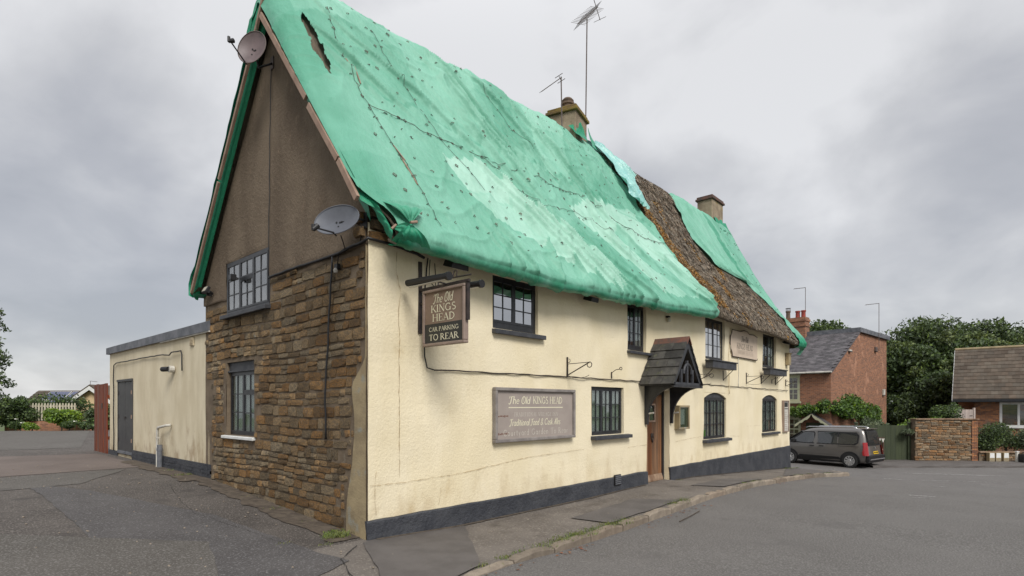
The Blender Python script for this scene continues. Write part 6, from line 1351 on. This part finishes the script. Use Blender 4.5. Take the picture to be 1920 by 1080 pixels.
# stone garden wall
F = frame(cam_pt(20.38, 28.1, ZG), CAM_RIGHT); t = thing('stone_garden_wall', 'rough ochre stone garden wall with brick end pier', 'wall', F); WW, WH = 3.12, 2.08
b = B(); b.box(0, WW, .03, .4, -.2, WH); b.done('core', M['mortar'], t)
r = random.Random(9); S2 = lay_stones(F, (0, WH, 0, WW-.3), lambda a, c, z0, z1: a > -.09 and c < WW-.30+.1 and z1 < WH+.05, .07, .15, .15, .42, r, gap=.012)
for k, (u, z, w, h) in enumerate(S2): link('stone', stone_var[k % 8] if False else (globals().setdefault('gsm', [stone_mesh('stone', M['gstoneo'], 100+q) for q in range(10)]))[k % 10], t, Matrix.Translation((u, .035, z)) @ Matrix.Diagonal((w, r.uniform(.03, .06), h, 1))) if k < 290 else None
b = B()
for k in range(26):
    x = WW-.30+(.0 if k % 2 else .0); z = k*.078; w1 = .14 if k % 2 else .22; b.box(x, x+w1-.006, -.012, .03, z, z+.068); b.box(x+w1+.004, WW, -.012, .03, z, z+.068)
b.done('pier_bricks', M['brickb'], t, kind='stuff')
for i in range(6): b = B(); x = -.04+i*.535; b.box(x, x+.53, -.06, .46, WH, WH+.045+random.uniform(0, .01)); b.done('coping_stone', M['felt'] if False else M['doorpale'], t)
# low wall, meter boxes, container
F = frame(cam_pt(23.52, 28.0, ZG), CAM_RIGHT); t = thing('low_stone_wall', 'low stone wall with coping below the clipped hedge', 'wall', F); b = B(); b.box(0, 7, .03, .3, -.2, .42); b.done('core', M['mortar'], t)
S3 = lay_stones(F, (0, .42, 0, 7), lambda a, c, z0, z1: a > 0 and c < 7 and z1 < .46, .07, .12, .15, .36, r)
for k, (u, z, w, h) in enumerate(S3[:200]): link('stone', gsm[k % 10], t, Matrix.Translation((u, .035, z)) @ Matrix.Diagonal((w, .04, h, 1)))
for i in range(12): b = B(); x = i*.585; b.box(x, x+.575, -.05, .33, .42, .475); b.done('coping_stone', M['doorpale'], t)
for i, x in enumerate((.28, .60, .99)):
    o = thing('meter_box', ['leftmost of the three ground meter boxes by the low wall', 'middle ground meter box by the low wall', 'rightmost of the three ground meter boxes by the low wall'][i], 'meter box', frame(cam_pt(23.52+x, 27.85, ZG), CAM_RIGHT), 'meter boxes by the low wall'); b = B(); b.box(0, .27, -.1, .1, 0, .44); b.done('casing', M['tan'], o, bevel=.01); b = B(); b.prism([(.02, -.105, .18), (.25, -.105, .18), (.24, -.105, .42), (.03, -.105, .42)], (0, .01, 0)); b.done('lid', M['white'], o)
o = thing('black_container', 'black plastic container with white label by the low wall', 'container', frame(cam_pt(25.0, 27.2, ZG-.06), CAM_RIGHT)); b = B(); b.box(0, .42, 0, .30, 0, .46); b.tube([(.05, .15, .46), (.10, .15, .56), (.32, .15, .56), (.36, .15, .46)], .02, 6); b.done('body', M['plastic'], o, bevel=.03); b = B(); b.box(.14, .40, -.006, -.001, .12, .36); b.done('label', M['offwhite'], o)
o = thing('white_post', 'short white post beside the black container', 'post', frame(cam_pt(24.93, 27.5, ZG), CAM_RIGHT)); b = B(); b.box(0, .13, 0, .1, 0, .50); b.done('shaft', M['offwhite'], o, bevel=.01); b = B(); b.box(-.01, .14, -.01, .11, .5, .53); b.done('cap', M['white'], o)
# hedges and bushes
def hedge(label, e, n, z, rs, m, cnt, size, seed): 
    t = thing('clipped_hedge', label, 'hedge', frame(cam_pt(e, n, z), CAM_RIGHT)); r = np.random.default_rng(seed); bl = []
    for i in range(16): bl.append((r.uniform(-1, 1)*rs[0]*.7, r.uniform(-1, 1)*rs[1]*.5, rs[2]*r.uniform(.35, 1.45), rs[0]*.42, rs[1]*.6, rs[2]*.55))
    leaves('foliage', bl, cnt, size, m, t, seed, shell=.5); b = B(); b.tube([(0, 0, -.3), (0, 0, rs[2])], .05, 5); b.done('stem', M['bark'], t)
hedge('dark clipped hedge between stone wall and bungalow window', 24.9, 28.8, -.65, (1.1, .7, .80), 'leafd', 9000, .05, 70)
hedge('pale green clipped bush at the right edge below the bungalow window', 27.0, 28.8, -.62, (.85, .7, .62), 'leafs', 6000, .05, 71)
hedge('brownish twiggy shrub between the dark hedge and the pale bush', 26.0, 29.3, -.6, (.5, .5, .6), 'leafd', 1800, .05, 72)
bush('bright yellow-green bush behind the green gate', cam_pt(21.9, 30.6, -.6), (1.35, .9, 1.0), 'leafb', 6000, .07, 73, 12)
bush('second bright green bush behind the stone wall', cam_pt(23.6, 31.0, -.4), (.9, .7, .85), 'leafb', 3000, .07, 74)
bush('mid-green bush behind the right half of the stone wall', cam_pt(24.5, 31.6, -.4), (1.3, 1, 1.2), 'leafm', 6000, .07, 75, 12)
bush('green bush before the bungalow end wall', cam_pt(26.5, 33.2, -.6), (1.3, .8, 1.35), 'leafm', 5000, .07, 76)
bush('silvery green bush between the brick house and the bright bush', cam_pt(21.3, 32.8, -.6), (1.1, .8, 1.0), 'leafs', 4000, .07, 77)
F = frame(cam_pt(25.35, 32.0, -1), CAM_RIGHT); t = thing('pale_board_gate', 'pale boarded garden gate behind the stone wall', 'gate', F)
for i in range(11): b = B(); b.box(i*.105, i*.105+.100, 0, .02, .2, 2.52); b.done('board', M['palegate'], t)
b = B(); b.box(1.16, 1.26, -.03, .06, 0, 2.62); b.done('post', M['palegate'], t); b = B(); b.box(.95, 1.1, -.02, -.002, 2.15, 2.18); b.done('latch', M['iron'], t)
# bungalow
BD = cam_vec(.757, -.653); BI = cam_vec(.653, .757); bo = cam_pt(27.55, 34.8)
F = frame((bo.x, bo.y, 0), tuple(BD)); t = thing('bungalow', 'brick bungalow with brown tiled roof and white framed window', 'house', F); BL = 11
b = B(); b.box(1.03, BL, .45, 7.2, -1.3, 2.16); b.box(.2, 1.03, 1.5, 7.2, -1.3, 2.16); b.done('wall', M['brickb'], t)
b = B(); b.prism([(0.2, .45, 2.1), (.2, 3.6, 5.2), (.2, 7.2, 2.1)], (.2, 0, 0)); b.done('gable', M['brickb'], t)
rf = B(); rf.prism([(0, -.02, 2.12), (0, 3.6, 5.46), (0, 7.3, 2.12), (0, 7.2, 2.05), (0, 3.6, 5.30), (0, .06, 2.02)], (BL, 0, 0)); rf = rf.done('roof', M['bungtile'], t)
b = B(); nk = 14
for k in range(nk):
    y0 = -.06+3.66*k/nk; z0 = 2.15+3.34*k/nk; x = -.02-(.15 if k % 2 else 0)
    while x < BL: a_ = max(x, -.02); e = min(x+.325, BL); o = random.uniform(0, .008); b.add([(a_, y0-.01, z0+.045+o), (e, y0-.01, z0+.045+o), (e, y0+.30, z0+.285+o*.5), (a_, y0+.30, z0+.285+o*.5), (a_, y0-.01, z0-.02), (e, y0-.01, z0-.02)], [(0, 1, 2, 3), (5, 1, 0, 4)]); x += .33
b.done('roof_tiles', M['bungtile'], rf, kind='stuff'); b = B(); b.tube([(-.03, 3.6, 5.5), (BL, 3.6, 5.5)], .10, 8); b.done('ridge', M['mossy'] if False else M['tan'], rf)
b = B(); b.prism([(-.05, -.08, 2.14), (-.05, 3.6, 5.50), (-.05, 3.6, 5.36), (-.05, -.08, 2.0)], (.04, 0, 0)); b.done('verge_strip', M['white'], rf)
b = B(); b.box(0, BL, -.12, -.04, 1.98, 2.14); b.box(0, BL, -.04, .44, 1.96, 1.99); b.done('fascia', M['black'], t)
w = window(t, Matrix.Translation((2.2, .44, .46)), 3.3, 1.48, 4, 1, 1, fr=.07, m='white', d=.04, curtains=False, seed=12); b = B(); b.box(-.05, 3.35, -.10, 0, -.06, 0); b.done('sill', M['white'], w)
b = B()
for c in range(4):
    for k in range(1, 4): x = .07+c*.79+.05+.17*k; b.box(x, x+.008, .016, .02, .1, 1.38)
    for k in range(1, 5): z = .1+.26*k; b.box(.12+c*.79, .81+c*.79, .016, .02, z, z+.008)
b.done('leading', M['felt'], w)

# ---------------------------------------------------------------- the van
vp = cam_pt(15.84, 26.0); vf = cam_vec(-.60, .80); vl = Vector((-vf.y, vf.x, 0)); vo = vp+vf*1.39-vl*.76; ZV = -1.148
Fv = Matrix(((vf.x, vl.x, 0, vo.x), (vf.y, vl.y, 0, vo.y), (0, 0, 1, ZV), (0, 0, 0, 1)))
van = thing('people_carrier', 'dark grey people carrier van parked beyond the inn, seen from its rear left', 'van', Fv)
ZL = [.24, .32, .45, .62, .80, .92, 1.00, 1.08, 1.14, 1.25, 1.40, 1.55, 1.66, 1.74, 1.80, 1.84]
XR = [-2.05, -2.12, -2.15, -2.14, -2.11, -2.10, -2.09, -2.08, -2.07, -2.05, -2.02, -1.98, -1.94, -1.90, -1.84, -1.70]
XF = [2.20, 2.28, 2.32, 2.31, 2.26, 2.18, 2.05, 1.86, 1.62, 1.44, 1.22, 1.00, .83, .66, .42, .05]
HWL = [.84, .90, .925, .93, .93, .925, .92, .91, .90, .875, .84, .805, .775, .745, .69, .58]
def hwz(z): return float(np.interp(z, ZL, HWL))
b = B(); nn = 64
for z, xr, xf, hw in zip(ZL, XR, XF, HWL):
    for k in range(nn):
        a_ = 2*math.pi*k/nn; c, s = math.cos(a_), math.sin(a_); e = .24
        b.v.append(((xr+xf)/2+(xf-xr)/2*math.copysign(abs(c)**e, c), hw*math.copysign(abs(s)**(e*1.1), s), z))
for i in range(len(ZL)-1):
    for k in range(nn): b.f.append((i*nn+k, i*nn+(k+1) % nn, (i+1)*nn+(k+1) % nn, (i+1)*nn+k))
b.f += [tuple(range(nn))[::-1], tuple(range((len(ZL)-1)*nn, len(ZL)*nn))]
body = b.done('body', M['van'], van, smooth=True)
def side(name, P, m, off=.012, parent=van, both=True, t=.01, **kw):
    for s in ((1, -1) if both else (1,)):
        bb = B(); q = [(x, s*(hwz(z)+off), z) for x, z in P]; q = q if s < 0 else q[::-1]; bb.prism(q, (0, -s*t, 0)); bb.done(name, M[m], parent, **kw)
side('front_side_window', [(1.30, 1.12), (.60, 1.09), (.34, 1.09), (.26, 1.14), (.24, 1.52), (.30, 1.60), (.66, 1.60), (.82, 1.52), (1.26, 1.2)], 'carglass'); side('quarter_window', [(1.62, 1.10), (1.34, 1.10), (1.30, 1.22)], 'carglass')
side('rear_side_window', [(.04, 1.14), (-.06, 1.09), (-.82, 1.09), (-.82, 1.62), (.06, 1.62), (.08, 1.55)], 'carglass'); side('load_window', [(-.88, 1.09), (-1.55, 1.10), (-1.68, 1.18), (-1.70, 1.48), (-1.58, 1.60), (-.88, 1.62)], 'carglass')
side('window_surround', [(.10, 1.05), (-1.60, 1.06), (-1.74, 1.16), (-1.76, 1.52), (-1.62, 1.65), (.10, 1.66)], 'plastic', .004); side('window_surround', [(1.72, 1.07), (.22, 1.05), (.19, 1.55), (.26, 1.64), (.70, 1.64), (.86, 1.56), (1.36, 1.22)], 'plastic', .004)
side('sill_cladding', [(1.0, .22), (-1.0, .22), (-1.0, .40), (-.9, .48), (.9, .50), (1.0, .42)], 'plastic', .02)
for x in (-.84, .16, 1.02): side('door_seam', [(x, .42), (x-.012, .42), (x-.012, 1.62 if x < .9 else 1.02), (x, 1.62 if x < .9 else 1.02)], 'plastic', .003, t=.006)
side('slide_rail', [(-1.75, .985), (-.86, .985), (-.86, 1.005), (-1.75, 1.005)], 'plastic', .006); side('body_crease', [(-.8, .60), (1.0, .60), (1.0, .612), (-.8, .612)], 'van', .016)
side('door_handle', [(-.02, .94), (-.22, .94), (-.22, .98), (-.02, .98)], 'plastic', .03, t=.03); side('door_handle', [(.42, .93), (.22, .93), (.22, .97), (.42, .97)], 'plastic', .03, t=.03)
for x in (-1.39, 1.39):
    P = [(x+.43*math.cos(a_), max(.22, .33+.43*math.sin(a_))) for a_ in np.linspace(-.25, math.pi+.25, 18)]; side('wheel_arch', P, 'plastic', .022, t=.03)
    for s in (1, -1):
        Wm = Matrix.Translation((x, s*.83, .33)) @ Matrix.Rotation(-s*math.pi/2, 4, 'X'); q = B(); q.lathe([(.22, -.10), (.31, -.10), (.33, -.06), (.33, .10), (.31, .125), (.22, .125)], 28); wh = q.done('wheel', M['tyre'], van, Wm, smooth=False)
        q = B(); q.lathe([(.225, .10), (.225, .128), (.20, .130)], 28); q.lathe([(0, .125), (.055, .125), (.07, .105)], 20); q.lathe([(0.0, .07), (.21, .075)], 20)
        for k in range(9): a_ = k*2*math.pi/9; q.prism([(.05*math.cos(a_)-.022*math.sin(a_), .05*math.sin(a_)+.022*math.cos(a_), .10), (.21*math.cos(a_)-.034*math.sin(a_), .21*math.sin(a_)+.034*math.cos(a_), .115), (.21*math.cos(a_)+.034*math.sin(a_), .21*math.sin(a_)-.034*math.cos(a_), .115), (.05*math.cos(a_)+.022*math.sin(a_), .05*math.sin(a_)-.022*math.cos(a_), .10)], (0, 0, .012))
        q.done('hub_cap', M['alloy'], wh)
for s in (1, -1):
    q = B(); q.tube([(.75, s*.60, 1.80), (.60, s*.62, 1.865), (-1.4, s*.64, 1.885), (-1.62, s*.64, 1.83)], .020, 6); q.done('roof_rail', M['chrome'], van, smooth=True)
    q = B(); q.prism([(1.12, s*.90, 1.08), (1.30, s*.90, 1.08), (1.32, s*.90, 1.24), (1.14, s*.90, 1.26)], (0, s*.16, 0)); q.done('wing_mirror', M['plastic'], van, bevel=.03)
def xr(z): return float(np.interp(z, ZL, XR))
def rear(name, P, m, off=.012, t=.012, parent=van, **kw): bb = B(); bb.prism([(xr(z)-off, y, z) for y, z in P], (t, 0, 0)); return bb.done(name, M[m], parent, **kw)
rear('rear_window', [(-.62, 1.10), (.62, 1.10), (.66, 1.16), (.60, 1.62), (.52, 1.68), (-.52, 1.68), (-.60, 1.62), (-.66, 1.16)], 'carglass', .02, .02); rear('window_surround', [(-.68, 1.04), (.68, 1.04), (.72, 1.12), (.64, 1.66), (.54, 1.74), (-.54, 1.74), (-.64, 1.66), (-.72, 1.12)], 'plastic', .010, .012)
rear('bumper', [(-.86, .26), (.86, .26), (.90, .42), (.88, .60), (-.88, .60), (-.90, .42)], 'plastic', .07, .10, bevel=.02); rear('trim_strip', [(-.80, .40), (.80, .40), (.78, .45), (-.78, .45)], 'chrome', .085, .02); pl = rear('number_plate', [(-.26, .66), (.26, .66), (.26, .78), (-.26, .78)], 'plate', .022, .01)
bb = B()
for k in range(7): y = -.22+k*.063+(.02 if k > 3 else 0); bb.box(xr(.7)-.0265, xr(.7)-.0235, y, y+.034, .685, .76)
bb.done('plate_characters', M['plastic'], pl)
rear('badge', [(-.04, .90), (.04, .90), (.045, .97), (0, 1.01), (-.045, .97)], 'chrome', .016, .008); rear('tailgate_seam', [(-.74, .60), (.74, .60), (.74, .612), (-.74, .612)], 'plastic', .004)
for s in (1, -1):
    q = B(); zz = [.60, .75, .95, 1.10, 1.20]
    for z in zz: q.v += [(xr(z)+.20-.06*(z > .9), s*(hwz(z)+.008), z), (xr(z)+.10, s*(hwz(z)+.004), z), (xr(z)-.006, s*(hwz(z)-.09), z), (xr(z)-.012, s*(hwz(z)-.15+.03*(z > 1.0)), z)]
    for i in range(len(zz)-1):
        for k in range(3): a_ = 4*i+k; q.f.append((a_, a_+1, a_+5, a_+4))
    q.done('tail_light', M['redlens'], van, smooth=True)
q = B(); q.prism([(1.66, -.80, 1.14), (1.66, .80, 1.14), (.92, .66, 1.63), (.92, -.66, 1.63)], (.012, 0, .018)); q.done('windscreen', M['carglass'], van)
q = B(); q.box(-1.98, -1.70, -.62, .62, 1.79, 1.83); q.done('spoiler', M['van'], van, bevel=.015); side('headlight', [(2.24, .66), (1.92, .74), (1.86, .84), (2.20, .82)], 'chrome', .006)

# ---------------------------------------------------------------- small growth and litter
def tufts(name, pts, label):
    v = []; f = []; r = random.Random(hash(name) % 99+len(pts))
    for (x, y, n, s, h) in pts:
        for _ in range(n):
            a, d = r.gauss(x, s), r.gauss(y, s*.5); z = G(a, d)-.01; l = h*r.uniform(.4, 1.2); an = r.uniform(0, 6.28); w = .004; lean = Vector((math.cos(an), math.sin(an), 0))*l*.5; p = Vector((a, d, z)); s_ = Vector((-math.sin(an), math.cos(an), 0))*w; i = len(v)
            v += [p-s_, p+s_, p+lean*.4+Vector((0, 0, l*.7))+s_*.8, p+lean+Vector((0, 0, l))]; f.append((i, i+1, i+2, i+3))
    o = npmesh(name, np.array([tuple(q) for q in v]), np.array(f), M['grass'], smooth=False); tagd(o, label, 'grass'); o['kind'] = 'stuff'
tufts('grass_tufts', [(-.22, .35, 520, .09, .07), (-.18, .55, 220, .07, .05), (-.5, .15, 60, .06, .03), (-.2, 1.3, 40, .1, .03), (-.15, 2.3, 40, .1, .04), (-.14, 3.4, 30, .1, .03), (-.12, 6.3, 160, .12, .05), (-.1, 7.4, 80, .1, .04), (-.9, .5, 40, .06, .03)], 'green grass tufts along the foot of the gable')
M['mossk'] = M['grass']
kt = []
for x, n in ((.2, 60), (.65, 90), (1.0, 40), (1.5, 120), (1.9, 260), (2.3, 380), (2.75, 200), (3.3, 340), (3.7, 200), (5.6, 160), (6.0, 200), (9.6, 60), (10.3, 120), (14.2, 160), (15.2, 100), (16.6, 180), (12.4, 40)):
    y = float(np.interp(x, [k[0] for k in K[:15]], [k[1] for k in K[:15]])); kt.append((x, y+.09, n, .13 if n > 100 else .07, .03))
    if n > 300: kt.append((x+.2, y-.09, 30, .06, .04))
tufts('kerb_grass', kt, 'low grass and moss growing along the back of the kerb')
tufts('corner_grass', [(17.8, -.12, 200, .2, .05), (18.6, -.2, 80, .1, .05), (8.9, -.1, 30, .1, .03)], 'grass at the foot of the far inn corner')
lm = []
for k in range(3): b = B(); b.v = [(-.03, 0, 0), (0, -.018, .006), (.035, 0, .002), (0, .02, .008)]; b.f = [(0, 1, 2, 3)]; lm.append(b.mesh('leaf', M['leafdead']))
r = random.Random(8)
for k in range(70):
    x = r.choice((r.uniform(3.6, 6.4), r.uniform(8, 14), r.uniform(-.4, 2.5))); y = float(np.interp(x, [q[0] for q in K[:15]], [q[1] for q in K[:15]]))-.12-abs(r.gauss(0, .10)); o = link('fallen_leaf', lm[k % 3], None, T(x, y, G(x, y)+float(rz(x))+.008, r.uniform(0, 6)) @ Matrix.Scale(r.uniform(.5, 1.1), 4)); o['label'] = 'small brown dead leaf lying in the gutter by the kerb'; o['category'] = 'leaf'; o['group'] = 'dead leaves in the gutter'
t = tagd((lambda b: (b.tube([(4.6, -2.15, G(4.6, -2.15)-.10), (5.1, -2.12, G(5.1, -2.12)-.085), (5.7, -2.02, G(5.7, -2)-.10)], .008, 5), b.done('twig', M['bark']))[1])(B()), 'thin dry twig lying in the road beside the kerb', 'twig')
pm = []
b = B(); b.lathe([(0, -.01), (.02, 0), (.014, .012), (0, .016)], 6); pmesh = b.mesh('pebble', M['kerb'])
b = B(); bv = b
for k in range(260):
    x, y = r.uniform(-5.5, -.1), r.uniform(-1.2, 11); s = r.uniform(.25, .9); b.lathe([(0, -.01), (.02, 0), (.014, .012), (0, .016)], 5, T(x, y, G(x, y)+.006) @ Matrix.Scale(s, 4))
for k in range(120):
    x = r.uniform(.2, 17); y = r.uniform(-1.4, -.1); b.lathe([(0, -.01), (.02, 0), (.014, .012), (0, .016)], 5, T(x, y, G(x, y)+.004) @ Matrix.Scale(r.uniform(.2, .6), 4))
o = b.done('grit', M['kerb'], kind='stuff'); tagd(o, 'loose grit and pebbles scattered over the tarmac', 'grit')
